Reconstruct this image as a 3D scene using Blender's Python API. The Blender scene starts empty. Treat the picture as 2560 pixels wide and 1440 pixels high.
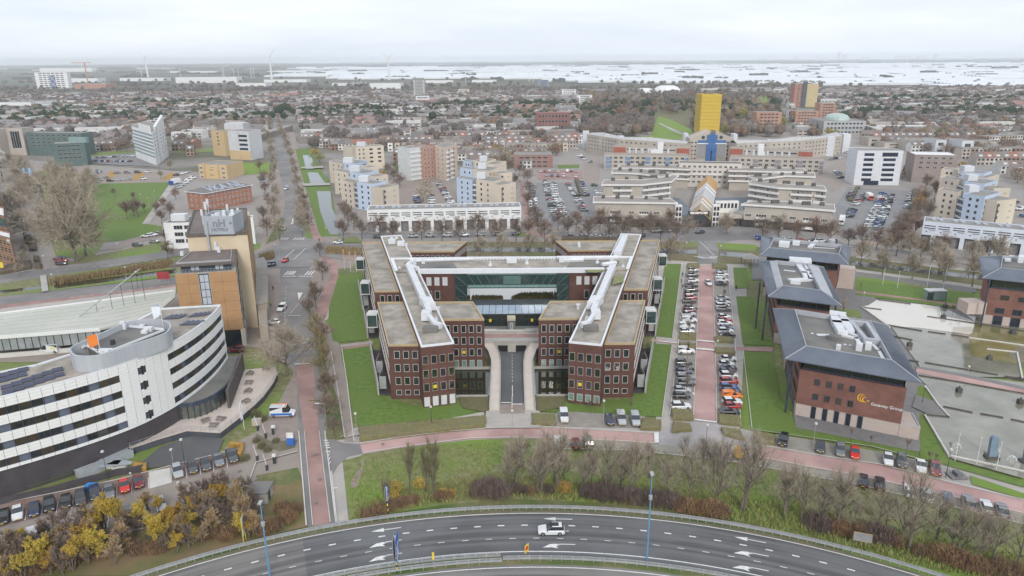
import bpy, math, random
import numpy as np
from mathutils import Vector, Matrix, noise as mnoise
R=random.Random(7)
rad=math.radians
sc=bpy.context.scene
COL=sc.collection
# ------------------------------------------------------------------ camera
F_PX=1800.;PITCH=rad(17.63);ROLL=rad(0.4);CAM_H=75.
cam_d=bpy.data.cameras.new('camera'); cam=bpy.data.objects.new('camera',cam_d); COL.objects.link(cam)
cam_d.sensor_width=36; cam_d.lens=F_PX/2560*36; cam_d.clip_start=1; cam_d.clip_end=90000
cam.matrix_world=Matrix.Translation((0,0,CAM_H))@Matrix.Rotation(rad(90)-PITCH,4,'X')@Matrix.Rotation(-ROLL,4,'Z')
sc.camera=cam
cp_,sp_=math.cos(PITCH),math.sin(PITCH);cr_,sr_=math.cos(ROLL),math.sin(ROLL)
def G(px,py,z=0.):
 """surveyed photo point -> place on the level plane at height z"""
 x=(px-1280)/F_PX; y=-(py-720)/F_PX
 x,y=x*cr_+y*sr_,-x*sr_+y*cr_
 t=(z-CAM_H)/(-sp_+y*cp_)
 return (x*t,(cp_+y*sp_)*t)
# ------------------------------------------------------------------ world and sun
SUN_EL,SUN_AZ=rad(30),rad(172)
w=bpy.data.worlds.new('World'); sc.world=w; w.use_nodes=True
nt=w.node_tree; nt.nodes.clear()
def wn(t,**k):
 n=nt.nodes.new(t)
 for a,b in k.items(): setattr(n,a,b)
 return n
sky=wn('ShaderNodeTexSky',sky_type='NISHITA',sun_disc=False); sky.sun_elevation=SUN_EL; sky.sun_rotation=SUN_AZ
tc=wn('ShaderNodeTexCoord'); mp=wn('ShaderNodeMapping'); mp.inputs['Scale'].default_value=(1.0,1.0,7.0)
nz=wn('ShaderNodeTexNoise'); nz.inputs['Scale'].default_value=2.2; nz.inputs['Detail'].default_value=7; nz.inputs['Roughness'].default_value=.55
cr=wn('ShaderNodeValToRGB'); e=cr.color_ramp.elements
e[0].position=.36; e[0].color=(.635,.70,.80,1); e[1].position=.64; e[1].color=(.80,.84,.90,1)
mul=wn('ShaderNodeVectorMath',operation='SCALE'); mul.inputs['Scale'].default_value=10.0
mx=wn('ShaderNodeMix',data_type='RGBA'); mx.inputs['Factor'].default_value=.93
bg=wn('ShaderNodeBackground'); bg.inputs['Strength'].default_value=.1; out=wn('ShaderNodeOutputWorld')
L=nt.links.new
L(tc.outputs['Generated'],mp.inputs['Vector']); L(mp.outputs['Vector'],nz.inputs['Vector']); L(nz.outputs['Fac'],cr.inputs['Fac'])
L(cr.outputs['Color'],mul.inputs[0]); L(sky.outputs['Color'],mx.inputs['A']); L(mul.outputs['Vector'],mx.inputs['B'])
L(mx.outputs['Result'],bg.inputs['Color']); L(bg.outputs['Background'],out.inputs['Surface'])
sd=bpy.data.lights.new('sun','SUN'); sd.energy=1.5; sd.angle=rad(14); sd.color=(1,.96,.9)
so=bpy.data.objects.new('sun',sd); COL.objects.link(so)
sv=Vector((math.sin(SUN_AZ)*math.cos(SUN_EL),math.cos(SUN_AZ)*math.cos(SUN_EL),math.sin(SUN_EL)))
so.rotation_euler=(-sv).to_track_quat('-Z','Y').to_euler(); so.location=(0,-50,200)
sc.view_settings.view_transform='Standard'; sc.view_settings.look='None'; sc.view_settings.exposure=0.38; sc.view_settings.gamma=1
sc.cycles.max_bounces=6; sc.cycles.volume_bounces=3; sc.cycles.diffuse_bounces=2; sc.cycles.glossy_bounces=2; sc.cycles.transparent_max_bounces=6
# ------------------------------------------------------------------ materials
def node_mat(name):
 m=bpy.data.materials.new(name); m.use_nodes=True
 return m,m.node_tree,m.node_tree.nodes['Principled BSDF']
MATS={}
def M(name,c1=None,c2=None,scale=.5,rough=.85,metal=0.,detail=5,bump=0.,spec=.5,c3=None,scale3=.02,stretch=(1,1,1),coord='pos',lo=.35,hi=.65,emit=0):
 """procedural material: two tones mixed by noise, a third in large patches"""
 if name in MATS: return MATS[name]
 m,t,b=node_mat(name)
 if c2 is None: c2=tuple(x*.8 for x in c1)
 new=t.nodes.new; lk=t.links.new
 if coord=='pos': g=new('ShaderNodeNewGeometry'); src=g.outputs['Position']
 else: g=new('ShaderNodeTexCoord'); src=g.outputs['Object']
 mp=new('ShaderNodeMapping'); mp.inputs['Scale'].default_value=stretch; lk(src,mp.inputs['Vector'])
 n=new('ShaderNodeTexNoise'); n.inputs['Scale'].default_value=scale; n.inputs['Detail'].default_value=detail; n.inputs['Roughness'].default_value=.6
 lk(mp.outputs['Vector'],n.inputs['Vector'])
 r=new('ShaderNodeMapRange'); r.inputs['From Min'].default_value=lo; r.inputs['From Max'].default_value=hi; lk(n.outputs['Fac'],r.inputs['Value'])
 x=new('ShaderNodeMix'); x.data_type='RGBA'; lk(r.outputs['Result'],x.inputs['Factor'])
 x.inputs['A'].default_value=(*c1,1); x.inputs['B'].default_value=(*c2,1); o=x.outputs['Result']
 if c3 is not None:
  n3=new('ShaderNodeTexNoise'); n3.inputs['Scale'].default_value=scale3; n3.inputs['Detail'].default_value=4; lk(src,n3.inputs['Vector'])
  r3=new('ShaderNodeMapRange'); r3.inputs['From Min'].default_value=.42; r3.inputs['From Max'].default_value=.62; lk(n3.outputs['Fac'],r3.inputs['Value'])
  x3=new('ShaderNodeMix'); x3.data_type='RGBA'; lk(r3.outputs['Result'],x3.inputs['Factor']); lk(o,x3.inputs['A']); x3.inputs['B'].default_value=(*c3,1); o=x3.outputs['Result']
 lk(o,b.inputs['Base Color'])
 b.inputs['Roughness'].default_value=rough; b.inputs['Metallic'].default_value=metal; b.inputs['Specular IOR Level'].default_value=spec
 if bump:
  bp=new('ShaderNodeBump'); bp.inputs['Strength'].default_value=bump; bp.inputs['Distance'].default_value=.1; lk(n.outputs['Fac'],bp.inputs['Height']); lk(bp.outputs['Normal'],b.inputs['Normal'])
 if emit:
  lk(o,b.inputs['Emission Color']); b.inputs['Emission Strength'].default_value=emit
 MATS[name]=m; return m
def glass_mat(name,cols,rough=.08,spec=.7):
 """window glass: dark interior tone varying from pane to pane, glossy front"""
 if name in MATS: return MATS[name]
 m,t,b=node_mat(name); new=t.nodes.new; lk=t.links.new
 oi=new('ShaderNodeObjectInfo'); g=new('ShaderNodeNewGeometry')
 n=new('ShaderNodeTexNoise'); n.inputs['Scale'].default_value=.55; lk(g.outputs['Position'],n.inputs['Vector'])
 a=new('ShaderNodeMath'); a.operation='ADD'; lk(oi.outputs['Random'],a.inputs[0]);
 s=new('ShaderNodeMath'); s.operation='MULTIPLY'; s.inputs[1].default_value=.9; lk(n.outputs['Fac'],s.inputs[0]); lk(s.outputs[0],a.inputs[1])
 f=new('ShaderNodeMath'); f.operation='FRACT'; lk(a.outputs[0],f.inputs[0])
 r=new('ShaderNodeValToRGB'); lk(f.outputs[0],r.inputs['Fac']); el=r.color_ramp.elements
 while len(el)<len(cols): el.new(.5)
 for i,c in enumerate(cols): el[i].position=i/(len(cols)-1); el[i].color=(*c,1)
 lk(r.outputs['Color'],b.inputs['Base Color']); b.inputs['Roughness'].default_value=rough; b.inputs['Specular IOR Level'].default_value=spec
 MATS[name]=m; return m
def rnd_mat(name,cols,rough=.8,spec=.3,vary=.25):
 """one of several tones per object (object info random)"""
 if name in MATS: return MATS[name]
 m,t,b=node_mat(name); new=t.nodes.new; lk=t.links.new
 oi=new('ShaderNodeObjectInfo'); r=new('ShaderNodeValToRGB'); r.color_ramp.interpolation='CONSTANT'; lk(oi.outputs['Random'],r.inputs['Fac']); el=r.color_ramp.elements
 while len(el)<len(cols): el.new(.5)
 for i,c in enumerate(cols): el[i].position=i/len(cols); el[i].color=(*c,1)
 g=new('ShaderNodeNewGeometry'); n=new('ShaderNodeTexNoise'); n.inputs['Scale'].default_value=.8; n.inputs['Detail'].default_value=4; lk(g.outputs['Position'],n.inputs['Vector'])
 mr=new('ShaderNodeMapRange'); mr.inputs['From Min'].default_value=.3; mr.inputs['From Max'].default_value=.7; mr.inputs['To Min'].default_value=1-vary; mr.inputs['To Max'].default_value=1+vary; lk(n.outputs['Fac'],mr.inputs['Value'])
 sc_=new('ShaderNodeVectorMath'); sc_.operation='SCALE'; lk(r.outputs['Color'],sc_.inputs[0]); lk(mr.outputs['Result'],sc_.inputs['Scale'])
 lk(sc_.outputs[0],b.inputs['Base Color']); b.inputs['Roughness'].default_value=rough; b.inputs['Specular IOR Level'].default_value=spec
 MATS[name]=m; return m
# ------------------------------------------------------------------ meshes
class MB:
 def __init__(s): s.v=[]; s.f=[]; s.mi=[]; s.cur=0
 def add(s,vs,fs):
  k=len(s.v); s.v+= [tuple(a) for a in vs]; s.f+=[tuple(i+k for i in f) for f in fs]; s.mi+=[s.cur]*len(fs); return s
 def box(s,x0,y0,z0,x1,y1,z1):
  return s.add([(x0,y0,z0),(x1,y0,z0),(x1,y1,z0),(x0,y1,z0),(x0,y0,z1),(x1,y0,z1),(x1,y1,z1),(x0,y1,z1)],
    [(3,2,1,0),(4,5,6,7),(0,1,5,4),(1,2,6,5),(2,3,7,6),(3,0,4,7)])
 def prism(s,pts,z0,z1,top=True,bot=True,ztop=None):
  pts=list(pts)
  if sum(pts[i-1][0]*pts[i][1]-pts[i][0]*pts[i-1][1] for i in range(len(pts)))<0:
   pts=pts[::-1]; ztop=ztop[::-1] if ztop else None
  n=len(pts)
  vs=[(x,y,z0) for x,y in pts]+[(p[0],p[1],(ztop[i] if ztop else z1)) for i,p in enumerate(pts)]
  fs=[(i,(i+1)%n,(i+1)%n+n,i+n) for i in range(n)]
  if top: fs.append(tuple(range(n,2*n)))
  if bot: fs.append(tuple(reversed(range(n))))
  return s.add(vs,fs)
 def obar(s,p,q,wd,z0,z1):
  """box along p->q (xy), width wd"""
  dx,dy=q[0]-p[0],q[1]-p[1]; l=math.hypot(dx,dy) or 1; nx,ny=-dy/l*wd/2,dx/l*wd/2
  return s.prism([(p[0]-nx,p[1]-ny),(q[0]-nx,q[1]-ny),(q[0]+nx,q[1]+ny),(p[0]+nx,p[1]+ny)],z0,z1)
 def rim(s,pts,wd,z0,z1,closed=True):
  """band of width wd inside a closed outline"""
  inn=inset(pts,wd); n=len(pts)
  for i in range(n if closed else n-1):
   j=(i+1)%n
   s.prism([pts[i],pts[j],inn[j],inn[i]],z0,z1)
  return s
 def tube(s,p,q,r0,r1=None,n=6,caps=True):
  r1=r0 if r1 is None else r1
  p=Vector(p);q=Vector(q); d=(q-p).normalized(); a=d.orthogonal().normalized(); b=d.cross(a)
  vs=[];fs=[]
  for c,r in ((p,r0),(q,r1)):
   for i in range(n):
    t=2*math.pi*i/n; vs.append(c+a*math.cos(t)*r+b*math.sin(t)*r)
  fs=[(i,(i+1)%n,n+(i+1)%n,n+i) for i in range(n)]
  if caps: fs+= [tuple(range(n,2*n)),tuple(reversed(range(n)))]
  return s.add(vs,fs)
 def mesh(s,name,mats,org=(0,0,0),smooth=False):
  me=bpy.data.meshes.new(name); o=org
  me.from_pydata([(x-o[0],y-o[1],z-o[2]) for x,y,z in s.v],[],s.f)
  for m in (mats if isinstance(mats,(list,tuple)) else [mats]): me.materials.append(m)
  if any(s.mi): me.polygons.foreach_set('material_index',s.mi)
  if smooth: me.polygons.foreach_set('use_smooth',[True]*len(s.f))
  me.update(); return me
def area2(pts): return sum(pts[i-1][0]*pts[i][1]-pts[i][0]*pts[i-1][1] for i in range(len(pts)))
def inset(pts,d):
 n=len(pts); sg=1 if area2(pts)>0 else -1; out=[]
 for i in range(n):
  a,b,c=pts[i-1],pts[i],pts[(i+1)%n]
  d1=Vector((b[0]-a[0],b[1]-a[1])).normalized(); d2=Vector((c[0]-b[0],c[1]-b[1])).normalized()
  n1=Vector((-d1.y,d1.x))*sg; n2=Vector((-d2.y,d2.x))*sg
  k=n1+n2; k=k/max(.25,k.length_squared/2) if k.length>1e-6 else n1
  out.append((b[0]+k.x*d,b[1]+k.y*d))
 return out
def obj(name,me,parent=None,loc=(0,0,0),rz=0.,**props):
 o=bpy.data.objects.new(name,me); COL.objects.link(o); o.location=loc
 if rz: o.rotation_euler.z=rz
 if parent is not None: o.parent=parent
 for k,v in props.items(): o[k]=v
 return o
def thing(name,label,cat,loc=(0,0,0),rz=0.,group=None):
 o=bpy.data.objects.new(name,None); COL.objects.link(o); o.location=loc; o.empty_display_size=.5
 if rz: o.rotation_euler.z=rz
 o['label']=label; o['category']=cat
 if group: o['group']=group
 return o
def part(name,mb,mat,root,label=None,kind=None,parent=None,smooth=False):
 """mesh in world coordinates -> child of root (or of a part whose origin is root's)"""
 o=obj(name,mb.mesh(name,mat,org=tuple(root.location),smooth=smooth),parent or root)
 if label: o['label']=label
 if kind: o['kind']=kind
 return o
def struct(name,mb,mat,smooth=False):
 return obj(name,mb.mesh(name,mat,smooth=smooth),kind='structure')
def dup(root,loc=None,rz=None,label=None,group=None,parent=None):
 r=root.copy(); COL.objects.link(r)
 if loc is not None: r.location=loc
 if rz is not None: r.rotation_euler.z=rz
 if label: r['label']=label
 if group: r['group']=group
 if parent is not None: r.parent=parent
 for ch in KIDS.get(root.name,[]):
  c=ch.copy(); COL.objects.link(c); c.parent=r
  for g in KIDS.get(ch.name,[]):
   d=g.copy(); COL.objects.link(d); d.parent=c
 return r
KIDS={}
def reg(root):
 """remember children of a prototype (cheap lookup)"""
 def kids(o): return list(o.children)
 KIDS[root.name]=kids(root)
 for c in KIDS[root.name]: KIDS[c.name]=kids(c)
ZL=[0.0]
def sheet(name,pix,mat,z=None,world=False,join=None):
 """flat ground sheet from a surveyed outline"""
 if z is None: ZL[0]+=.003; z=ZL[0]
 pts=pix if world else [G(a,b) for a,b in pix]
 if area2(pts)<0: pts=pts[::-1]
 mb=join or MB(); mb.add([(x,y,z) for x,y in pts],[tuple(range(len(pts)))])
 return mb if join is not None else struct(name,mb,mat)
def strip(pixpts,wd,mb,z,world=False,z2=None):
 """ribbon of width wd metres along surveyed points"""
 p=[Vector(q if world else G(*q)) for q in pixpts]; vs=[]
 for i,a in enumerate(p):
  d=(p[min(i+1,len(p)-1)]-p[max(i-1,0)]).normalized(); n=Vector((-d.y,d.x))
  for s in (-1,1): vs.append((a.x+n.x*s*wd/2,a.y+n.y*s*wd/2,z))
 k=len(p)
 mb.add(vs,[(2*i,2*i+2,2*i+3,2*i+1)[::1] for i in range(k-1)])
 return mb
_win={}
def win_mesh(w,h,fm,gm,fw=.09,mull=0,proud=.06):
 k=(round(w,2),round(h,2),fm.name,gm.name,fw,mull,proud)
 if k in _win: return _win[k]
 b=MB()
 b.box(-w/2,-proud,-h/2,-w/2+fw,.05,h/2); b.box(w/2-fw,-proud,-h/2,w/2,.05,h/2)
 b.box(-w/2+fw,-proud,-h/2,w/2-fw,.05,-h/2+fw); b.box(-w/2+fw,-proud,h/2-fw,w/2-fw,.05,h/2)
 for i in range(mull):
  x=-w/2+w*(i+1)/(mull+1); b.box(x-fw/2,-proud+.005,-h/2+fw,x+fw/2,.05,h/2-fw)
 g=MB(); g.box(-w/2+fw*.5,-.012,-h/2+fw*.5,w/2-fw*.5,.02,h/2-fw*.5)
 _win[k]=(b.mesh('window',fm),g.mesh('pane',gm)); return _win[k]
def window(root,p,q,u,z,w,h,fm,gm,fw=.09,mull=0,name='window',proud=.06,pane=True,off=0.):
 """window on the wall that runs p->q (outside on the right hand), u metres along, centre height z"""
 dx,dy=q[0]-p[0],q[1]-p[1]; l=math.hypot(dx,dy); a=math.atan2(dy,dx)
 me,gl=win_mesh(w,h,fm,gm,fw,mull,proud)
 x=p[0]+dx/l*u+dy/l*off; y=p[1]+dy/l*u-dx/l*off; L0=root.location
 o=obj(name,me,root,(x-L0[0],y-L0[1],z-L0[2]),a)
 if pane: obj('pane',gl,o)
 return o
def at(p,q,u,off=0.):
 dx,dy=q[0]-p[0],q[1]-p[1]; l=math.hypot(dx,dy)
 return (p[0]+dx/l*u+dy/l*off,p[1]+dy/l*u-dx/l*off)
def wall_text(root,txt,p,q,u,z,size,mat,name='lettering',ext=.06,off=.08,flat=None,squeeze=1.):
 c=bpy.data.curves.new(name,'FONT'); c.body=txt; c.size=size; c.extrude=ext; c.align_x='CENTER'; c.align_y='CENTER'; c.offset=.012*size
 f=bpy.data.objects.new(name+'_font',c); COL.objects.link(f); bpy.context.view_layer.update()
 me=bpy.data.meshes.new_from_object(f.evaluated_get(bpy.context.evaluated_depsgraph_get())); me.materials.clear(); me.materials.append(mat); bpy.data.objects.remove(f)
 o=bpy.data.objects.new(name,me); COL.objects.link(o)
 dx,dy=q[0]-p[0],q[1]-p[1]; a=math.atan2(dy,dx); x,y=at(p,q,u,off); L0=root.location
 o.parent=root; o.location=(x-L0[0],y-L0[1],z-L0[2]); o.rotation_euler=(rad(90) if flat is None else flat,0,a); o.scale.x=squeeze
 return o
def circ(cx,cy,rx,ry=None,n=16,a0=0,a1=360):
 ry=rx if ry is None else ry
 m=n if a1-a0>=360 else n+1
 return [(cx+rx*math.cos(rad(a0+(a1-a0)*i/n)),cy+ry*math.sin(rad(a0+(a1-a0)*i/n))) for i in range(m)]
# ================================================================== MATERIALS
grass=M('grass_bright',(.085,.15,.018),(.14,.215,.04),.8,detail=10,c3=(.12,.18,.03),scale3=.09)
grass_o=M('grass_olive',(.135,.15,.05),(.235,.215,.11),.7,detail=9,c3=(.15,.235,.035),scale3=.05,lo=.4,hi=.6)
grass_y=M('grass_field',(.13,.22,.02),(.2,.28,.04),.25,detail=6)
verge=M('verge_grass',(.125,.135,.045),(.205,.185,.09),.8,detail=8,c3=(.07,.12,.02),scale3=.09)
earth=M('bare_earth',(.19,.15,.11),(.11,.12,.05),.3,detail=7)
asph=M('asphalt_dark',(.105,.107,.11),(.135,.135,.137),.15,detail=8,rough=.8,c3=(.10,.10,.102),scale3=.05)
asph_l=M('asphalt_worn',(.21,.197,.19),(.27,.252,.243),.2,detail=8,c3=(.175,.168,.163),scale3=.06)
asph_g=M('asphalt_lot',(.2,.2,.205),(.27,.265,.265),.12,detail=8,c3=(.23,.22,.215),scale3=.03)
pink=M('asphalt_red',(.45,.285,.26),(.51,.335,.31),.15,detail=8,c3=(.36,.22,.2),scale3=.08)
pinkd=M('brick_paving_red',(.34,.205,.18),(.40,.255,.225),.3,detail=8,c3=(.27,.17,.15),scale3=.1)
pave=M('paving_grey',(.40,.36,.325),(.47,.43,.39),.6,detail=8,c3=(.35,.325,.3),scale3=.08)
clink=M('paving_brown',(.26,.205,.175),(.32,.265,.235),.5,detail=8,c3=(.30,.255,.22),scale3=.06)
paved=M('paving_dark',(.17,.165,.165),(.22,.215,.21),.5,detail=8,c3=(.2,.19,.18),scale3=.1)
white=M('white_paint',(.78,.78,.76),(.62,.6,.58),1.2,detail=6)
conc=M('concrete',(.36,.34,.31),(.44,.42,.39),.4,detail=7)
concl=M('concrete_light',(.55,.53,.49),(.62,.6,.56),.4,detail=7)
town=M('town_ground',(.20,.175,.155),(.29,.265,.245),.05,detail=8,c3=(.12,.115,.07),scale3=.012)
field=M('far_fields',(.10,.11,.07),(.17,.165,.12),.004,detail=8,c3=(.07,.075,.055),scale3=.0012,stretch=(.35,1,1))
def water_mat(name,col,rough=.06,bs=.015):
 m,t,b=node_mat(name); b.inputs['Base Color'].default_value=(*col,1); b.inputs['Roughness'].default_value=rough; b.inputs['Specular IOR Level'].default_value=.8
 n=t.nodes.new('ShaderNodeTexNoise'); n.inputs['Scale'].default_value=1.3; n.inputs['Detail'].default_value=3
 g=t.nodes.new('ShaderNodeNewGeometry'); t.links.new(g.outputs['Position'],n.inputs['Vector'])
 bp=t.nodes.new('ShaderNodeBump'); bp.inputs['Strength'].default_value=bs; bp.inputs['Distance'].default_value=.05; t.links.new(n.outputs['Fac'],bp.inputs['Height']); t.links.new(bp.outputs['Normal'],b.inputs['Normal'])
 return m
def pond_mat(name,c1,c2,spec=1.0,ior=1.6,scale=.06):
 """shallow pale pond: silt and algae seen through clear still water; cream tone is sky reflection as base colour"""
 m=M(name,c1,c2,scale,rough=.1,spec=spec,detail=7); m.node_tree.nodes['Principled BSDF'].inputs['IOR'].default_value=ior; return m
water=water_mat('canal_water',(.05,.055,.05)); water_d=water_mat('dark_water',(.02,.026,.012))
pond_w=pond_mat('pond_silt',(.15,.145,.10),(.265,.25,.195),scale=.12); pond_a=pond_mat('pond_algae',(.17,.15,.045),(.25,.24,.12),scale=.15); pond_c=pond_mat('pond_sky_cream',(.62,.58,.50),(.66,.62,.54))  # the cream pool carries the mirrored pale sky in its base colour
# ================================================================== TERRAIN
mb=MB(); mb.add([(-22000,-800,-.30),(22000,-800,-.30),(22000,22000,-.30),(-22000,22000,-.30)],[(0,1,2,3)]); struct('terrain',mb,field)
def wpoly(name,pts,mat,z): mb=MB(); mb.add([(x,y,z) for x,y in pts],[tuple(range(len(pts)))]); return struct(name,mb,mat)
wpoly('town_ground',[(-1500,-60),(1500,-60),(1750,1500),(-1750,1750)],town,-.2)
wpoly('grass_ground',[(-330,20),(330,20),(600,330),(-600,330)],grass_o,-.1)
HC=(2.5,-5.8)
def arc(r,a0,a1,n): return [(HC[0]+r*math.sin(rad(a0+(a1-a0)*i/n)),HC[1]+r*math.cos(rad(a0+(a1-a0)*i/n))) for i in range(n+1)]
def annulus(r0,r1,a0,a1,n,z,mb):
 A=arc(r0,a0,a1,n);B=arc(r1,a0,a1,n)
 for i in range(n): mb.add([(*A[i],z),(*A[i+1],z),(*B[i+1],z),(*B[i],z)],[(3,2,1,0)])
 return mb
struct('verge',annulus(80,119,-60,60,60,-.03,MB()),verge)
def lane_mat(name,c1,c2,cd):
 m=M(name,c1,c2,.15,detail=8,rough=.8); t=m.node_tree; b=t.nodes['Principled BSDF']; nn=t.nodes.new; lk=t.links.new; src=b.inputs['Base Color'].links[0].from_socket
 g=nn('ShaderNodeNewGeometry'); s=nn('ShaderNodeVectorMath'); s.operation='SUBTRACT'; s.inputs[1].default_value=(2.5,-5.8,0); lk(g.outputs['Position'],s.inputs[0]); l=nn('ShaderNodeVectorMath'); l.operation='LENGTH'; lk(s.outputs[0],l.inputs[0])
 n=nn('ShaderNodeTexNoise'); n.noise_dimensions='1D'; n.inputs['Scale'].default_value=.75; n.inputs['Detail'].default_value=3; lk(l.outputs['Value'],n.inputs['W'])
 n2=nn('ShaderNodeTexNoise'); n2.inputs['Scale'].default_value=.07; n2.inputs['Detail'].default_value=5; lk(g.outputs['Position'],n2.inputs['Vector']); a=nn('ShaderNodeMath'); a.operation='MULTIPLY'; lk(n.outputs['Fac'],a.inputs[0]); lk(n2.outputs['Fac'],a.inputs[1])
 r=nn('ShaderNodeMapRange'); r.inputs['From Min'].default_value=.2; r.inputs['From Max'].default_value=.36; lk(a.outputs[0],r.inputs['Value']); x=nn('ShaderNodeMix'); x.data_type='RGBA'; lk(r.outputs['Result'],x.inputs['Factor']); lk(src,x.inputs['A']); x.inputs['B'].default_value=(*cd,1); lk(x.outputs['Result'],b.inputs['Base Color']); return m
lane_d=lane_mat('lane_dark',(.135,.135,.138),(.16,.16,.162),(.088,.088,.09)); lane_l=lane_mat('lane_worn',(.19,.175,.165),(.22,.205,.195),(.12,.112,.108))
struct('road',annulus(101.7,113.7,-19.3,60,40,0,MB()),lane_d)
struct('road',annulus(101.7,113.7,-60,-19.3,20,0,MB()),lane_l)
struct('road',annulus(84,99.6,-60,60,60,-.01,MB()),lane_l)
mb=MB(); annulus(112.8,112.98,-60,60,70,.006,mb); annulus(102.65,102.85,-60,60,70,.006,mb); annulus(98.9,99.08,-60,60,60,.004,mb)
for k in range(-26,27):
 a=-.34+2.08*k; annulus(109.4,109.68,a-.29,a+.29,1,.006,mb)
 a=-1.45+2.1*k; annulus(106.0,106.13,a-.29,a+.29,1,.006,mb)
def arrow(r,a,bent):
 """lane arrow, tail to the right, head pointing left"""
 x0,y0=HC[0]+r*math.sin(rad(a)),HC[1]+r*math.cos(rad(a)); th=-rad(a)
 P=lambda u,v:(x0+u*math.cos(th)-v*math.sin(th),y0+u*math.sin(th)+v*math.cos(th),.008)
 mb.add([P(0,-.09),P(2.9,-.09),P(2.9,.09),P(0,.09)],[(0,1,2,3)])
 if bent: mb.add([P(0,.1),P(-1.2,-.05),P(-2.4,-.95),P(-.9,-.85),P(.2,-1.05),P(-.2,-.55),P(.6,-.09)],[(0,1,2,3,4,5,6)])
 else: mb.add([P(0,.5),P(-2.1,0),P(0,-.5)],[(0,1,2)])
for r,a,b in ((111.3,2.4,0),(108.0,2.0,0),(104.6,2.5,1),(111.25,18.7,0),(107.9,18.9,1),(104.3,18.9,1),(111.2,-12.6,0),(107.9,-12.7,1),(104.5,-12.8,1),(110.8,-31.5,0)): arrow(r,a,b)
struct('road_marking',mb,white)
steel=M('galvanised_steel',(.5,.51,.52),(.4,.41,.42),1,rough=.45,metal=.4)
def guardrail(r,a0,a1,step,label,wid=.5,dense=False):
 p0=arc(r,(a0+a1)/2,(a0+a1)/2,1)[0]; t=thing('guardrail',label,'guardrail',(p0[0],p0[1],0))
 for s in (-1,1):
  b=MB(); n=int((a1-a0)/1.0); A=arc(r+s*wid/2,a0,a1,n)
  for i in range(n): b.obar(A[i],A[i+1],.07,.44,.75)
  part('beam',b,steel,t)
 me=MB(); me.box(-.05,-wid/2+.04,0,.05,.0-wid/2+.12,.6); me.box(-.05,wid/2-.12,0,.05,wid/2-.04,.6); me.box(-.06,-wid/2+.04,.6,.06,wid/2-.04,.68)
 me=me.mesh('post',steel)
 a=a0+step/2
 while a<a1:
  x,y=HC[0]+r*math.sin(rad(a)),HC[1]+r*math.cos(rad(a)); obj('post',me,t,(x-p0[0],y-p0[1],0),-rad(a)); a+=step
 return t
guardrail(114.0,-42,41,.67,'long grey guardrail curving along the outer edge of the dark road')
guardrail(100.55,-2.4,34,.95,'grey double guardrail between the two carriageways, right of the yellow marker')
guardrail(101.35,-30,-2.6,.95,'grey guardrail on the inner road edge behind the blue and white direction sign')
guardrail(100.1,-16,-2.5,1.0,'lowest grey guardrail between median grass and second carriageway, bottom centre')
# ================================================================== NEAR GROUND SHEETS (surveyed outlines)
S=sheet
ZL[0]=-.03
S('pavement',[(640,1312),(600,1200),(560,1120),(640,1080),(700,1000),(735,930),(700,900),(650,870),(560,860),(430,905),(0,905),(0,860),(120,850),(440,735),(650,620),(660,560),(690,420),(715,330),(735,330),(775,480),(850,600),(905,640),(850,700),(800,790),(830,870),(860,990),(880,1100),(856,1150),(872,1300),(780,1316),(760,1316)],clink)
S('pavement',[(880,1070),(1210,1045),(1330,1030),(1660,1050),(1760,1050),(1890,1080),(2360,1160),(2560,1215),(2560,1310),(2350,1245),(2100,1190),(1890,1150),(1600,1112),(1380,1098),(1100,1108),(900,1140),(862,1150),(830,1120),(850,1095)],pave)
S('pavement',[(1640,660),(1870,660),(1850,1070),(1900,1100),(1640,1090)],pave)
S('lawn',[(868,1160),(905,1136),(1000,1120),(1180,1099),(1280,1096),(1400,1098),(1560,1106),(1700,1125),(1890,1152),(2070,1180),(2250,1215),(2400,1250),(2560,1292),(2560,1440),(2300,1440),(2060,1360),(1850,1300),(1600,1262),(1280,1247),(1100,1262),(900,1298),(872,1300)],grass_o)
S('bare_earth',[(905,1145),(905,1165),(878,1200),(875,1215),(890,1222),(903,1185),(910,1155)],clink)
S('road',[(700,880),(690,820),(697,760),(700,700),(700,640),(697,600),(702,560),(711,520),(712,495),(700,440),(690,370),(683,320),(683,290),(692,290),(703,320),(724,370),(741,430),(752,500),(762,560),(770,640),(776,690),(783,760),(790,860),(805,920),(822,1080),(840,1309),(766,1316),(747,1080),(738,920)],asph_l)
S('red_road',[(740,908),(783,904),(790,990),(798,1080),(826,1308),(782,1315),(761,1080),(745,980)],pinkd)
S('path',[(829,1180),(856,1150),(865,1235),(871,1302),(842,1309),(832,1230)],pave)
S('kerb_strip',[(826,1180),(829,1180),(842,1309),(839,1309)],conc)
S('cycle_path',[(790,780),(812,800),(835,740),(852,700),(845,660),(820,640),(806,600),(778,555),(768,548),(785,600),(803,640),(822,665),(826,690),(805,730)],pinkd)
S('path',[(812,800),(818,800),(840,745),(856,702),(850,700),(833,742)],pave)
S('path',[(790,780),(812,800),(845,850),(868,960),(885,1105),(862,1105),(845,980),(826,870)],clink)
S('path',[(850,868),(932,858),(932,868),(852,880)],pinkd); S('path',[(850,862),(932,852),(932,858),(850,868)],pave)
S('verge',[(790,900),(812,900),(845,1000),(862,1098),(838,1100),(820,1080),(806,960)],verge)
S('verge',[(770,1000),(800,1000),(800,1003),(772,1003)],verge)
S('red_road',[(900,1110),(1000,1095),(1115,1081),(1220,1072),(1340,1068),(1480,1075),(1640,1084),(1637,1110),(1555,1104),(1395,1097),(1280,1095),(1177,1097),(1005,1119),(907,1134)],pink)
S('road',[(822,1096),(860,1108),(900,1110),(907,1134),(870,1142),(845,1165),(830,1190),(824,1130)],asph_l)
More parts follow.
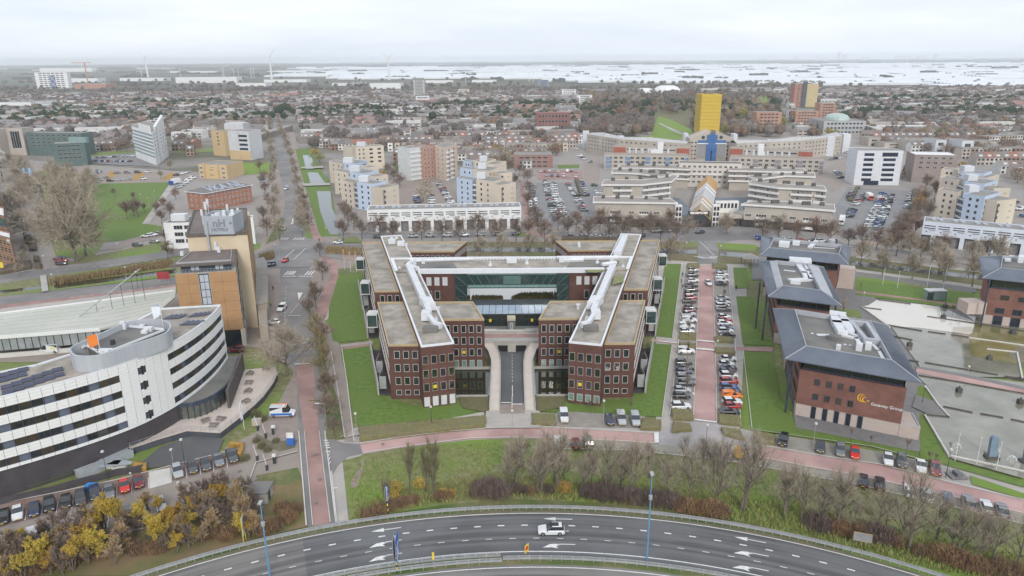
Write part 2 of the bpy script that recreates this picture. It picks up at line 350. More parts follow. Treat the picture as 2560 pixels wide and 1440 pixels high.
S('red_road',[(1888,1112),(2060,1142),(2195,1162),(2345,1200),(2560,1252),(2560,1285),(2395,1246),(2245,1212),(2145,1190),(2070,1177),(1888,1143)],pink)
S('plaza',[(1648,1083),(1700,1060),(1734,1050),(1792,1056),(1830,1075),(1886,1108),(1886,1143),(1760,1126),(1647,1111)],M('paving_mauve',(.36,.32,.33),(.42,.38,.38),.6,detail=8,c3=(.33,.31,.3),scale3=.1))
bay=M('paving_bay',(.26,.235,.20),(.33,.30,.265),.5,detail=8,c3=(.29,.27,.23),scale3=.1)
S('parking_bays',[(1385,1097),(1560,1104),(1640,1110),(1888,1144),(2145,1191),(2400,1248),(2560,1288),(2560,1312),(2390,1270),(2140,1212),(1890,1165),(1760,1145),(1560,1126),(1372,1122)],bay)
S('parking_bays',[(1940,1086),(2200,1130),(2352,1165),(2352,1200),(2195,1161),(1936,1118)],bay)
S('parking_bays',[(1392,1028),(1612,1034),(1608,1070),(1392,1066)],bay)
mb=MB()
for q in ([(1635,1083),(1647,1083),(1647,1109),(1636,1109)],[(1883,1113),(1896,1114),(1896,1143),(1884,1141)],[(1735,1049),(1792,1056),(1792,1059),(1735,1052)]): sheet('',q,None,z=.24,join=mb)
S('red_road',[(1745,664),(1788,664),(1782,720),(1788,860),(1792,1056),(1733,1048),(1741,860),(1747,720)],pink)
S('parking_bays',[(1714,664),(1745,664),(1747,720),(1741,860),(1733,1048),(1674,1040),(1696,860),(1706,720)],bay)
S('parking_bays',[(1788,664),(1820,664),(1824,720),(1838,860),(1852,1068),(1792,1056),(1788,860),(1783,720)],bay)
S('cycle_path',[(1628,848),(1742,862),(1790,868),(1932,868),(1932,880),(1792,873),(1742,870),(1626,853)],pink)
for q in ([(1741,851),(1788,855),(1788,858),(1741,854)],[(1741,871),(1788,875),(1788,879),(1741,875)],[(1645,853),(1735,863),(1735,865),(1645,855)]): sheet('',q,None,z=.25,join=mb)
mb2=mb
lawnm=grass
S('lawn',[(848,684),(907,684),(930,840),(927,848),(850,857),(832,852),(822,800),(822,770)],lawnm)
S('lawn',[(855,874),(933,864),(962,996),(1060,1018),(1143,1008),(1205,1012),(1210,1022),(1145,1044),(895,1067),(882,1030),(868,960)],lawnm)
S('lawn',[(1662,660),(1704,660),(1696,720),(1681,845),(1628,840),(1650,740)],lawnm)
S('lawn',[(1622,858),(1680,862),(1655,1043),(1440,1030),(1355,1030),(1342,1020),(1345,995),(1416,992),(1500,1004),(1580,995),(1606,930)],lawnm)
S('lawn',[(1833,669),(1868,669),(1873,721),(1837,722)],lawnm)
S('lawn',[(1840,741),(1882,742),(1905,845),(1935,852),(1935,866),(1898,863),(1857,862)],lawnm)
S('lawn',[(1858,878),(1932,884),(1950,990),(1990,1062),(2298,1128),(2300,1150),(2180,1118),(1880,1075)],lawnm)
S('verge',[(897,1072),(1215,1045),(1214,1068),(900,1104)],verge)
S('path',[(862,1095),(1210,1030),(1210,1045),(880,1080)],pave,)
def isl(q,m=grass_o): S('traffic_island',q,m)
isl([(765,620),(790,617),(800,622),(792,655),(775,655)]); isl([(723,626),(735,626),(744,655),(727,656)],clink)
isl([(835,600),(890,590),(905,605),(838,608)]); isl([(846,672),(905,668),(907,684),(845,686)],verge)
isl([(662,640),(700,625),(703,660),(670,665)])
S('verge',[(752,548),(768,548),(785,610),(770,612)],grass_o); S('verge',[(664,610),(700,545),(712,548),(700,595)],verge)
S('verge',[(786,840),(800,830),(820,960),(840,1095),(818,1100),(806,960)],verge)
S('road',[(430,690),(560,655),(640,635),(700,605),(770,596),(840,610),(960,608),(960,620),(860,622),(860,650),(800,640),(775,668),(700,670),(660,670)],asph_l)
S('car_park',[(0,1255),(120,1235),(330,1190),(580,1122),(640,1108),(745,1090),(745,1130),(640,1158),(620,1215),(500,1290),(330,1330),(150,1370),(0,1400)],clink)
S('parking_bays',[(0,1262),(300,1200),(570,1130),(612,1122),(606,1160),(440,1200),(360,1222),(150,1280),(0,1320)],M('brick_bays',(.235,.15,.125),(.29,.2,.17),.4,detail=8,c3=(.26,.19,.165),scale3=.1))
S('verge',[(0,1400),(150,1370),(330,1330),(500,1290),(640,1200),(745,1170),(755,1200),(770,1316),(640,1350),(400,1420),(330,1440),(0,1440)],M('leaf_litter',(.16,.13,.05),(.11,.13,.04),.4,detail=8,c3=(.22,.15,.08),scale3=.15))
S('lawn',[(640,1085),(680,1105),(745,1100),(738,1120),(700,1130),(640,1110)],earth)
S('lawn',[(640,1190),(745,1170),(752,1200),(720,1215),(660,1210)],verge)
S('loading_bay',[(372,1180),(425,1171),(428,1208),(374,1223)],concl)
struct('verge_gravel',annulus(113.0,113.6,-60,60,60,.01,MB()),earth)
S('pavement',[(1880,700),(1905,700),(1950,860),(1990,1070),(2290,1130),(2330,1130),(2345,1000),(2200,760),(2120,660),(2040,640),(1880,640)],paved)
S('lawn',[(2140,694),(2432,735),(2428,775),(2140,728),(2136,710)],grass)
S('cycle_path',[(2140,727),(2425,765),(2425,771),(2140,733)],pinkd)
S('lawn',[(2140,733),(2300,752),(2425,772),(2424,776),(2290,758),(2137,738)],grass)
S('pavement',[(2348,768),(2440,782),(2560,800),(2560,829),(2318,791),(2352,792)],paved); S('pavement',[(2105,735),(2137,738),(2196,749),(2155,768),(2118,772)],paved)
S('lawn',[(2072,771),(2150,777),(2155,800),(2075,790)],grass_o)
S('lawn',[(2295,965),(2318,968),(2345,1003),(2290,995)],grass)
S('lawn',[(2299,1035),(2312,1035),(2370,1150),(2560,1205),(2560,1220),(2350,1160),(2300,1148)],grass)
S('lawn',[(2140,700),(2145,688),(2430,730),(2432,736)],grass_o)
S('pavement',[(2130,678),(2440,722),(2440,733),(2130,689)],paved)
S('lawn',[(2425,1190),(2560,1235),(2560,1250),(2430,1212)],grass_o)
mbm=mb2
def rect(px,py,w,l,ang=0,z=.2):
 x,y=G(px,py); c,s=math.cos(rad(ang)),math.sin(rad(ang))
 mbm.add([(x+a*c-b*s,y+a*s+b*c,z) for a,b in ((-w/2,-l/2),(w/2,-l/2),(w/2,l/2),(-w/2,l/2))],[(0,1,2,3)])
for x in (704,711,718,744,751,758,737): rect(x,598,.5,4)
for x in (716,723,729,735,767,774,781): rect(x,684,.5,5)
rect(765,692,5,.6); rect(723,692,5,.6)
for px,py in ((722,625),(748,625)): rect(px,py+12,.25,16)
for y in range(720,880,9): rect(715-(y-720)*.04,y,.15,1.2)
rect(745,762,.12,18); rect(736,790,4,.3)
mbm.add([(*G(744,733),.2),(*G(757,733),.2),(*G(747,753),.2)],[(0,1,2)])
mbm.add([(*G(733,545),.2),(*G(734,561),.2),(*G(726,562),.2)],[(0,1,2)])
for px,py in ((815,1103),(817,1109),(818,1115),(820,1121),(820,1131)): rect(px,py,.9,.45)
for px,py in ((822,1140),(823,1150),(824,1161)): rect(px,py,.15,1.6)
rect(837,1222,1.1,.3)
for i in range(12): rect(738+i*3.4,912-i*.2,.25,.7)
for i in range(12): rect(728+i*3.8,864-i*.6,.25,.7)
for x in (1747,1754,1761): rect(x,645,.4,4.5,35)
for x in (1774,1781,1788): rect(x,645,.4,4.5,-35)
rect(1767,622,.25,22)
for i in range(9): rect(1700+i*16,604.5,1.5,.2)
for i in range(14): x=145+i*22; rect(x,677-i*2.2,1.4,.2)
for i in range(10): x=180+i*25; rect(x,745-i*3.0,1.4,.2)
def seg(a,b,w=.12,z=.2):
 p,q=Vector(G(*a)),Vector(G(*b)); d=(q-p).normalized(); n=Vector((-d.y,d.x))*w/2
 mbm.add([(p.x-n.x,p.y-n.y,z),(q.x-n.x,q.y-n.y,z),(q.x+n.x,q.y+n.y,z),(p.x+n.x,p.y+n.y,z)],[(0,1,2,3)])
for a,b in (((68,1276),(63,1303)),((110,1258),(103,1290)),((146,1255),(141,1285)),((184,1246),(180,1275)),((257,1222),(254,1252)),((293,1217),(292,1244)),((331,1208),(329,1232)),((371,1196),(372,1223)),((428,1172),(429,1208)),((465,1172),(468,1198)),((500,1163),(502,1188)),((533,1155),(535,1180)),((566,1147),(569,1171)),((272,1298),(268,1322))): seg(a,b)
struct('road_marking',mbm,white)
# ================================================================== MIDDLE GROUND SHEETS
bank=M('canal_bank',(.13,.105,.05),(.19,.155,.08),.4,detail=8,c3=(.12,.13,.05),scale3=.05)
town_p=M('town_paving',(.27,.235,.21),(.34,.30,.27),.3,detail=8,c3=(.3,.28,.26),scale3=.04)
ZL[0]=-.085
S('pavement',[(800,560),(900,510),(1000,430),(1300,420),(1500,330),(2150,330),(2560,430),(2560,690),(2120,640),(1880,615),(1640,604),(1300,604),(830,606)],town_p)
S('canal_bank',[(800,606),(1300,604),(1640,604),(1880,615),(2140,642),(2560,690),(2560,740),(2140,690),(1880,660),(1640,650),(1300,645),(1140,645),(820,650)],bank)
S('pavement',[(0,400),(60,400),(480,430),(640,430),(690,440),(700,590),(640,610),(430,625),(0,690)],town_p)
for q in ([(820,645),(1140,640),(1300,640),(1640,648),(1750,655),(1750,665),(1640,656),(1300,648),(1140,648),(820,655)],[(2140,672),(2560,728),(2560,736),(2140,680)],[(2140,640),(2560,690),(2560,694),(2140,644)]): S('path',q,pave)
S('street',[(845,583),(1320,580),(1700,582),(1900,592),(2140,612),(2560,660),(2560,668),(2140,620),(1900,600),(1700,594),(1320,592),(845,597)],asph_l)
S('pavement',[(1600,560),(1950,565),(1950,600),(1650,600)],asph_l)
S('road',[(1690,596),(1850,598),(1800,608),(1792,664),(1745,664),(1744,612)],asph_l); S('path',[(1650,652),(1745,656),(1745,662),(1650,658)],pave)
ZL[0]=-.04
S('canal_water',[(1100,616),(1400,619),(1700,622),(1742,624),(1742,634),(1700,634),(1400,630),(1100,628)],water); S('canal_water',[(1800,628),(1880,634),(1880,645),(1800,639)],water)
S('canal_water',[(2130,652),(2440,686),(2560,700),(2560,712),(2440,697),(2130,663)],water); S('canal_water',[(820,632),(905,636),(907,646),(830,644)],water)
S('lawn',[(1655,604),(1744,604),(1742,618),(1655,618)],grass_o); S('lawn',[(1792,606),(1890,612),(1890,628),(1795,622)],grass_o); S('lawn',[(1290,580),(1355,582),(1355,592),(1290,590)],grass_o); S('lawn',[(1500,592),(1600,594),(1600,602),(1500,602)],grass_o)
S('car_park',[(1328,458),(1440,455),(1500,468),(1500,490),(1482,560),(1345,566),(1335,500)],asph_g); S('car_park',[(1340,427),(1456,425),(1456,447),(1345,449)],pinkd); S('road',[(1458,410),(1500,400),(1500,440),(1492,462),(1460,455)],clink)
S('cycle_path',[(1296,450),(1304,450),(1338,580),(1400,592),(1390,598),(1320,588)],pinkd)
S('car_park',[(2120,468),(2296,478),(2284,520),(2230,604),(2110,595),(2085,520)],asph_g); S('road',[(2030,440),(2100,400),(2130,410),(2100,470),(2080,480)],clink)
S('cycle_path',[(2300,460),(2312,460),(2290,560),(2270,600),(2180,612),(2180,606),(2262,590)],pinkd)
S('car_park',[(1000,446),(1130,452),(1145,512),(1000,514)],clink)
S('lawn',[(1393,413),(1448,411),(1448,420),(1396,421)],grass); S('lawn',[(985,412),(1022,412),(1022,424),(990,424)],grass)
S('lawn',[(738,372),(775,372),(800,420),(826,460),(828,480),(850,590),(800,592),(775,505),(752,430)],grass)
S('canal_water',[(757,388),(778,388),(787,424),(765,424)],water); S('canal_water',[(769,431),(794,431),(813,458),(776,458)],water); S('canal_water',[(792,478),(826,478),(830,520),(847,555),(847,586),(826,586),(812,560),(800,525)],water)
S('cycle_path',[(768,548),(776,546),(806,596),(800,600)],pinkd); S('footbridge',[(752,420),(808,418),(808,422),(753,424)],conc,z=.8); S('footbridge',[(757,461),(826,459),(826,465),(758,467)],conc,z=.6)
S('lawn',[(222,456),(427,455),(421,470),(356,558),(406,566),(403,590),(260,606),(235,560),(225,500)],grass); S('lawn',[(72,428),(170,424),(150,440),(120,470),(82,450)],grass)
S('lawn',[(230,640),(430,600),(432,634),(240,655),(150,662)],grass_o); S('lawn',[(100,470),(225,460),(240,560),(260,606),(230,650),(135,640),(100,540)],grass_o)
S('path',[(425,458),(440,458),(372,560),(355,560)],pave); S('car_park',[(315,600),(410,576),(410,588),(300,622),(240,628)],clink)
S('car_park',[(205,430),(500,432),(440,455),(210,460)],clink);
hedge_o=M('orange_hedge',(.42,.24,.05),(.34,.2,.05),.7,detail=7)
for q in ([(228,428),(240,428),(215,448),(203,448)],[(275,428),(292,430),(278,450),(262,450)],[(345,430),(362,432),(350,450),(330,450)],[(425,432),(440,434),(428,448),(400,450)]): S('planting_strip',q,hedge_o)
S('lawn',[(570,408),(675,406),(673,433),(572,440)],grass_y); S('side_street',[(55,400),(95,420),(98,520),(140,640),(150,668),(108,680),(88,600),(72,500)],town_p)
S('road',[(-20,690),(150,668),(430,625),(640,600),(640,610),(440,642),(150,688),(-20,712)],asph_l); S('canal_bank',[(-20,712),(440,645),(440,690),(-20,745)],grass_o)
S('canal_water',[(130,712),(440,672),(440,683),(140,722)],water_d); S('canal_water',[(-20,728),(105,716),(105,722),(-20,736)],water_d)
S('road',[(-20,745),(440,692),(440,712),(-20,765)],asph_l); S('cycle_path',[(-20,765),(440,712),(440,717),(-20,775)],pinkd); S('pavement',[(-20,775),(440,717),(440,735),(-20,790)],pave)
S('footbridge',[(100,692),(116,690),(122,730),(106,733)],conc,z=.5)
S('lawn',[(1628,335),(1645,290),(1680,300),(1730,325),(1732,345),(1650,352)],grass_y); S('lawn',[(1540,345),(1640,338),(1640,350),(1545,352)],grass_y); S('lawn',[(1810,318),(1850,306),(1870,312),(1820,322)],grass_y); S('lawn',[(1900,235),(1920,240),(1915,265),(1897,262)],grass_y)
S('lawn',[(1720,262),(1752,260),(1752,272),(1722,273)],grass_y)
S('park_ground',[(1450,240),(1950,235),(1960,330),(1500,345)],bank,z=-.17)
S('avenue',[(700,440),(690,370),(683,320),(685,285),(692,285),(703,320),(724,370),(741,430)],asph_l)
S('street',[(1000,352),(1080,300),(1100,290),(1106,292),(1085,306),(1015,356)],pave)
S('lawn',[(218,383),(340,375),(340,385),(220,392)],grass_o); S('lawn',[(425,378),(540,370),(540,380),(425,384)],grass_o)
S('pond_water',[(640,382),(658,382),(658,398),(642,398)],water)
S('car_park',[(215,392),(380,380),(400,418),(215,408)],asph_g)
S('park_path',[(1645,308),(1650,307),(1700,330),(1725,340),(1720,343),(1690,332)],pave)
kb=MB()
for P,w_ in (([(900,1110),(1000,1095),(1115,1081),(1220,1072),(1340,1068),(1480,1075),(1640,1084)],.2),([(907,1134),(1005,1119),(1177,1097),(1280,1095),(1395,1097),(1555,1104),(1637,1110)],.2),([(1888,1112),(2060,1142),(2195,1162),(2345,1200),(2560,1252)],.2),([(1888,1143),(2070,1177),(2145,1190),(2245,1212),(2395,1246),(2560,1285)],.2),([(1372,1123),(1560,1127),(1760,1146),(1890,1166),(2140,1213),(2390,1271),(2560,1313)],.2),
 ([(747,1080),(766,1316)],.22),([(812,1080),(840,1309)],.22),([(761,1080),(782,1315)],.12),([(798,1080),(826,1308)],.12),([(829,1180),(842,1309)],.2),([(862,1095),(845,980),(826,870)],.2),([(885,1105),(868,960),(855,874)],.2),([(1745,664),(1747,720),(1741,860),(1733,1048)],.15),([(1788,664),(1783,720),(1788,860),(1792,1056)],.15),([(1674,1040),(1696,860),(1706,720),(1714,664)],.2),([(1852,1068),(1838,860),(1824,720),(1820,664)],.2),
 ([(1655,1043),(1680,862)],.15),([(1681,845),(1704,660)],.15),([(1858,878),(1880,1075),(2180,1118),(2300,1150)],.15),([(850,1095),(900,1072),(1215,1045)],.15),([(745,1130),(640,1158),(620,1215),(500,1290),(330,1330)],.2),([(0,1262),(150,1232),(300,1200),(440,1163),(612,1120)],.25)): strip(P,w_,kb,.27)
struct('kerb',kb,concl)
mh=MB();
for px,py in ((782,1140),(793,1137),(790,1258),(800,1200),(957,1112),(2000,1080),(600,1180),(1470,1090)): x,y=G(px,py); mh.add([(x+.35*math.cos(k*.785),y+.35*math.sin(k*.785),.275) for k in range(8)],[tuple(range(8))])
struct('manhole_cover',mh,paved)
# ================================================================== CENTRAL BRICK OFFICE COMPLEX
def brick_mat(name,c1,c2,mortar,sc_=1.):
 m,t,b=node_mat(name); new=t.nodes.new; lk=t.links.new
 g=new('ShaderNodeNewGeometry'); sx=new('ShaderNodeSeparateXYZ'); lk(g.outputs['Position'],sx.inputs[0])
 ad=new('ShaderNodeMath'); ad.operation='ADD'; lk(sx.outputs['X'],ad.inputs[0]); lk(sx.outputs['Y'],ad.inputs[1])
 cb=new('ShaderNodeCombineXYZ'); lk(ad.outputs[0],cb.inputs['X']); lk(sx.outputs['Z'],cb.inputs['Y'])
 br=new('ShaderNodeTexBrick'); br.inputs['Scale'].default_value=sc_; br.inputs['Brick Width'].default_value=.44; br.inputs['Row Height'].default_value=.16; br.inputs['Mortar Size'].default_value=.012
 br.inputs['Color1'].default_value=(*c1,1); br.inputs['Color2'].default_value=(*c2,1); br.inputs['Mortar'].default_value=(*mortar,1); lk(cb.outputs[0],br.inputs['Vector'])
 n=new('ShaderNodeTexNoise'); n.inputs['Scale'].default_value=.35; n.inputs['Detail'].default_value=6; lk(g.outputs['Position'],n.inputs['Vector'])
 mr=new('ShaderNodeMapRange'); mr.inputs['From Min'].default_value=.3; mr.inputs['From Max'].default_value=.7; mr.inputs['To Min'].default_value=.82; mr.inputs['To Max'].default_value=1.15; lk(n.outputs['Fac'],mr.inputs['Value'])
 v=new('ShaderNodeVectorMath'); v.operation='SCALE'; lk(br.outputs['Color'],v.inputs[0]); lk(mr.outputs['Result'],v.inputs['Scale']); lk(v.outputs[0],b.inputs['Base Color']); b.inputs['Roughness'].default_value=.85; b.inputs['Specular IOR Level'].default_value=.25
 MATS[name]=m; return m
brick=brick_mat('brick_dark_red',(.108,.052,.042),(.14,.066,.053),(.115,.068,.058))
gravel=M('roof_gravel',(.33,.29,.245),(.42,.375,.325),.6,detail=9,c3=(.25,.225,.19),scale3=.22,rough=.95)
gravel_d=M('roof_dark',(.12,.12,.115),(.17,.165,.155),.3,detail=7,c3=(.2,.19,.17),scale3=.12)
rimw=M('white_coping',(.74,.75,.77),(.66,.68,.71),.4,rough=.5)
rimy=M('yellow_coping',(.46,.35,.20),(.38,.30,.18),.8,rough=.6)
dmetal=M('dark_metal',(.035,.045,.05),(.05,.06,.07),.5,rough=.45)
frm=M('window_frame_white',(.62,.62,.62),(.55,.54,.52),1,rough=.5)
frmb=M('window_frame_bronze',(.34,.25,.19),(.42,.4,.4),.4,rough=.5)
glz=glass_mat('office_glass',[(.008,.02,.012),(.015,.035,.02),(.03,.028,.03),(.012,.02,.028),(.06,.06,.065)])
glt=glass_mat('pale_green_glass',[(.16,.26,.22),(.2,.3,.27),(.14,.22,.19)],rough=.2)
ggl=glass_mat('green_curtain_glass',[(.025,.055,.05),(.05,.09,.08),(.03,.05,.052)],rough=.05)
hvac=M('white_duct',(.68,.69,.71),(.6,.61,.63),.5,rough=.5)
ylw=M('yellow_poster',(.75,.55,.02),(.65,.5,.05),2,rough=.7)
blind=M('white_blind',(.62,.63,.64),(.55,.56,.58),.6)
K=.257
bc=thing('brick_office_complex','dark red brick H-shaped office complex with white-edged flat roofs and central garage ramp','building',(0,200,0))
def xo(y): return 28.0+K*(y-151.7)      # outer line
def xi(y): return 6.75+K*(y-168.2)      # inner line of the inner front block
def wo(y): return 19.9+K*(y-146.9)
def wi(y): return 12.5+K*(y-148.0)
def block(pts,h,rm,roofm=gravel,rim=.35,name='wing',rz=None,upz=.45,z0=-.6):
 b=MB(); b.prism(pts,z0,h-.06,top=True); w_=part('wall',b,brick,bc)
 r=MB(); r.prism(inset(pts,rim),h-.055,h+.02); part('roof',r,roofm,bc)
 c=MB(); c.rim(pts,rim,h-.055,h+upz); part('coping',c,rm,bc)
 return w_
nm=0
wcount=0
for s in (-1,1):
 X=lambda x:s*x-.2
 L1=[(X(xo(151.7)),151.7),(X(xo(182)),182),(X(wo(182)+.0),182),(X(wo(151.7)),151.7)]
 block(L1,13.1,rimy)
 L2=[(X(xi(168.2)),168.2),(X(xi(181.9)),181.9),(X(wi(181.9)),181.9),(X(wi(168.2)),168.2)]
 block(L2,13.1,rimy)
 BL=[(X(xo(191.7)),191.7),(X(xo(248.7)),248.7),(X(wo(248.7)),248.7),(X(wo(191.7)),191.7)]
 block(BL,13.1,rimy)
 D=[(X(19.1),235),(X(15.8),248.4),(X(wi(248.4)),248.4),(X(wi(235)),235)]
 block(D,13.1,rimy)
 W=[(X(wo(146.9)),146.9),(X(wi(148.9)),148.9),(X(wi(253)),252.6),(X(wo(251)),251)]
 block(W,14.75,rimw,rim=.42,upz=.35)
 # --- front windows of outer front block: 3 columns, 4 rows (lowest short)
 p,q=(L1[0],L1[3]) if s<0 else (L1[3],L1[0])
 d=[2.0,4.1,6.2] if s<0 else None
 for r_,(z,h) in enumerate(((11.0,1.9),(7.75,1.9),(4.5,1.9),(1.6,1.3))):
  for c in range(3):
   Lw=math.hypot(q[0]-p[0],q[1]-p[1])
   u=1.9+c*2.05 if s<0 else Lw-(1.9+(2-c)*2.05)
   window(bc,p,q,u,z,1.28,h,frm,glz,.08);
   bs=MB(); x,y=at(p,q,u,.1)
 # --- wing front
 p,q=(W[0],W[1]) if s<0 else (W[1],W[0]); Lw=math.hypot(q[0]-p[0],q[1]-p[1])
 for z,h,rr in ((11.6,2.0,0),(8.25,2.0,1),(4.95,2.0,2),(1.75,1.8,3)):
  for c in range(4):
   u=Lw/2+(c-1.5)*1.93
   if rr==3 and s<0:
    b=MB(); x,y=at(p,q,u); a=math.atan2(q[1]-p[1],q[0]-p[0])
    window(bc,p,q,u,z-.3,1.3,2.3,blind,blind,.06,mull=0)
   elif rr==3: window(bc,p,q,u,z,1.3,1.8,frm,glt,.09)
   else: window(bc,p,q,u,z,1.28,h,frmb,glz,.09)
   if (s,rr,c) in ((-1,2,1),(1,2,1)):
    b=MB(); x,y=at(p,q,u,.09); dx=(q[0]-p[0])/Lw; dy=(q[1]-p[1])/Lw
    b.prism([(x-dx*.4,y-dy*.4),(x+dx*.4,y+dy*.4),(x+dx*.4+dy*.03,y+dy*.4-dx*.03),(x-dx*.4+dy*.03,y-dy*.4-dx*.03)],z-.35,z+.5); part('poster',b,ylw,bc)
 # --- inner front block front: 5/4 columns
 p,q=(L2[3],L2[0]) if s<0 else (L2[0],L2[3]); Lw=math.hypot(q[0]-p[0],q[1]-p[1])
 for z,h,rr in ((10.9,2.0,0),(7.75,2.0,1),(4.6,2.0,2),(1.55,1.9,3)):
  for c in range(5 if rr==0 else 4):
   u=Lw-1.35-c*1.95 if s<0 else 1.35+c*1.95
   window(bc,p,q,u,z,1.2,h,frm,glt if rr==3 else glz,.09)
   if (s,rr,c) in ((-1,2,2),(1,2,2)):
    x,y=at(p,q,u,.09); b=MB(); b.box(x-.4,y-.03,z-.35,x+.4,y,z+.5); part('poster',b,ylw,bc)
 # --- slit band columns of small windows on the long outer face (narrow slits)
 for (a,b_) in ((L1[0],L1[1]),(BL[0],BL[1])):
  Lf=math.hypot(b_[0]-a[0],b_[1]-a[1]); p,q=(b_,a) if s<0 else (a,b_)
  n=int(Lf/1.9)
  for z in (11.0,7.75,4.5):
   for c in range(n):
    u=(c+.5)*Lf/n; window(bc,p,q,u,z,1.1,1.9,frm,glz,.1,pane=(c%1==0))
 # --- rear block front above the gap (windows seen over the front block)
 p,q=(BL[0],BL[3]) if s<0 else (BL[3],BL[0]); Lw=math.hypot(q[0]-p[0],q[1]-p[1])
 for z in (11.2,7.9,4.6,1.5):
  for c in range(3):
   u=2.1+c*2.1 if s<0 else Lw-2.1-c*2.1; window(bc,p,q,u,z,1.25,2.0,frm,glz,.1)
 # --- rear inner block front windows (8) and side lights
 p,q=(D[3],D[0]) if s<0 else (D[0],D[3]); Lw=math.hypot(q[0]-p[0],q[1]-p[1])
 for c in range(8):
  u=Lw-2.2-c*1.72 if s<0 else 2.2+c*1.72; window(bc,p,q,u,11.2,1.05,1.9,frm,glz,.09)
 p,q=(D[0],D[1]) if s<0 else (D[1],D[0])
 for c in range(7): window(bc,p,q,1+c*1.9,11.2,1.1,1.6,frm,glz,.12)
 # --- side stair boxes: green glass bays hanging on the outer face with canopy walls
 for y0 in (181.5,210,237) if s<0 else (183,212,239):
  xx=xo(y0); b=MB(); b.box(X(xx+2.7) if s<0 else X(xx+.05),y0-1.5,7.2,X(xx+.05) if s<0 else X(xx+2.7),y0+1.8,10.4); sb=part('glass_bay',b,ggl,bc)
  f=MB(); x0,x1=sorted((X(xx+2.8),X(xx+.05))); f.box(x0-.05,y0-1.62,10.4,x1,y0+1.9,10.7); f.box(x0-.05,y0-1.62,6.95,x1,y0+1.9,7.2)
  for cx_ in (x0,x1-.15): f.box(cx_,y0-1.62,7.2,cx_+.15,y0-1.5,10.4)
  part('bay_frame',f,frm,bc,parent=sb)
 for (y0,y1) in ((153.5,180.5),(190,209),(214,236)):
  b=MB(); b.prism([(X(xo(y0)+3.0),y0),(X(xo(y1)+3.0),y1),(X(xo(y1)+2.65),y1),(X(xo(y0)+2.65),y0)],-.3,3.4); part('garden_wall',b,conc,bc)
  b=MB(); b.prism([(X(xo(y0)+2.6),y0),(X(xo(y1)+2.6),y1),(X(xo(y1)+.02),y1),(X(xo(y0)+.02),y0)],-.4,.3); part('light_well',b,M('well_dark',(.05,.045,.045),(.08,.07,.07)),bc)
  b=MB();
  for k in range(2):
   b=MB(); yy=y0+1+k*9; b.box(min(X(xo(yy)+2.5),X(xo(yy)+.8)),yy,1.2,max(X(xo(yy)+2.5),X(xo(yy)+.8)),yy+.08,4.4)
   b.box(min(X(xo(yy)+2.5),X(xo(yy)+2.4)),yy,1.2,max(X(xo(yy)+2.5),X(xo(yy)+2.4)),yy+5,4.4)
   part('bay_screen',b,steel,bc)
 # --- long white rooftop duct on the wing
 ax=lambda y:(wo(y)+wi(y))/2
 yA,yB=(166,205)
 off=-.9
 b=MB(); b.prism([(X(ax(yA)+off-.7),yA),(X(ax(yA)+off+.8),yA),(X(ax(yB)+off+.95),yB),(X(ax(yB)+off-.95),yB)],15.3,17.0)
 b.prism([(X(ax(yA)+off-1.2),yA+4),(X(ax(yA+9)+off-1.35),yA+9),(X(ax(yA+9)+off+1.3),yA+9),(X(ax(yA)+off+1.2),yA+4)],15.25,17.3)
 part('roof_duct',b,hvac,bc)
 b=MB(); b.box(X(ax(164))-1.2,162.6,15.2,X(ax(164))+1.0,165.2,17.2); b.tube((X(ax(163)-.4),163,16.2),(X(ax(158)-1.0),158,16),.7,n=4); b.tube((X(ax(158)-1),158,16),(X(ax(158)-1)-s*1.6,157.2,15.8),.9,n=4)
 part('roof_duct',b,hvac,bc)
 b=MB(); b.box(X(ax(156)+.2)-1.9,155.6,14.85,X(ax(156)+.2)+1.6,157.3,16.1); part('roof_cabinet',b,gravel_d,bc)
 for yy,dx in ((163,-2.0),(208,1.8),(214,-2)):
  b=MB(); b.box(X(ax(yy)+dx)-.5,yy-.35,14.8,X(ax(yy)+dx)+.5,yy+.35,15.4); b.tube((X(ax(yy)+dx),yy,15.4),(X(ax(yy)+dx),yy,15.9),.35); part('roof_fan',b,hvac,bc)
 for px,py in ([(1096,780)] if s<0 else [(1445,772)]):
  x,y=G(px,py,13.2); b=MB(); b.tube((x,y,13.1),(x,y,14.3),.35,n=8); b.box(x-.5,y-.5,14.3,x+.5,y+.5,14.5); part('roof_vent',b,hvac,bc)
if 1:
 ax=lambda y:(wo(y)+wi(y))/2
 b=MB(); b.prism([(ax(219)-2.3,221),(ax(219)+.2,221),(ax(244)-.6,244),(ax(244)-2.6,244)],15,16.6); part('roof_duct',b,hvac,bc)
 for yy,dx,w_ in ((241,.9,2.4),(238,-1.9,2.4),(247,.4,1),(247.5,-1.3,1)):
  b=MB(); x=-(ax(yy)+dx); b.box(x-w_/2,yy-w_*.35,14.8,x+w_/2,yy+w_*.35,15+w_*.55); part('roof_fan',b,hvac,bc)
 for px,py in ((1017,613),(1540,612),(1448,617),(1447,611)):
  x,y=G(px,py,13.2); b=MB(); b.box(x-.4,y-.4,13.1,x+.4,y+.4,14); part('roof_fan',b,hvac,bc)
XB=[(-38.3,218.9),(37.9,218.9),(34.6,205.4),(-34.9,205.4)]
b=MB(); b.prism([(-38.3,218.9),(-31.,218.9),(-28.,205.5),(-34.9,205.5)],12,15.3); b.prism([(30.8,218.9),(37.9,218.9),(34.6,205.5),(27.6,205.5)],12,15.3); part('wall',b,brick,bc)
b=MB(); b.prism(XB,14.9,15.35); part('roof',b,gravel,bc)
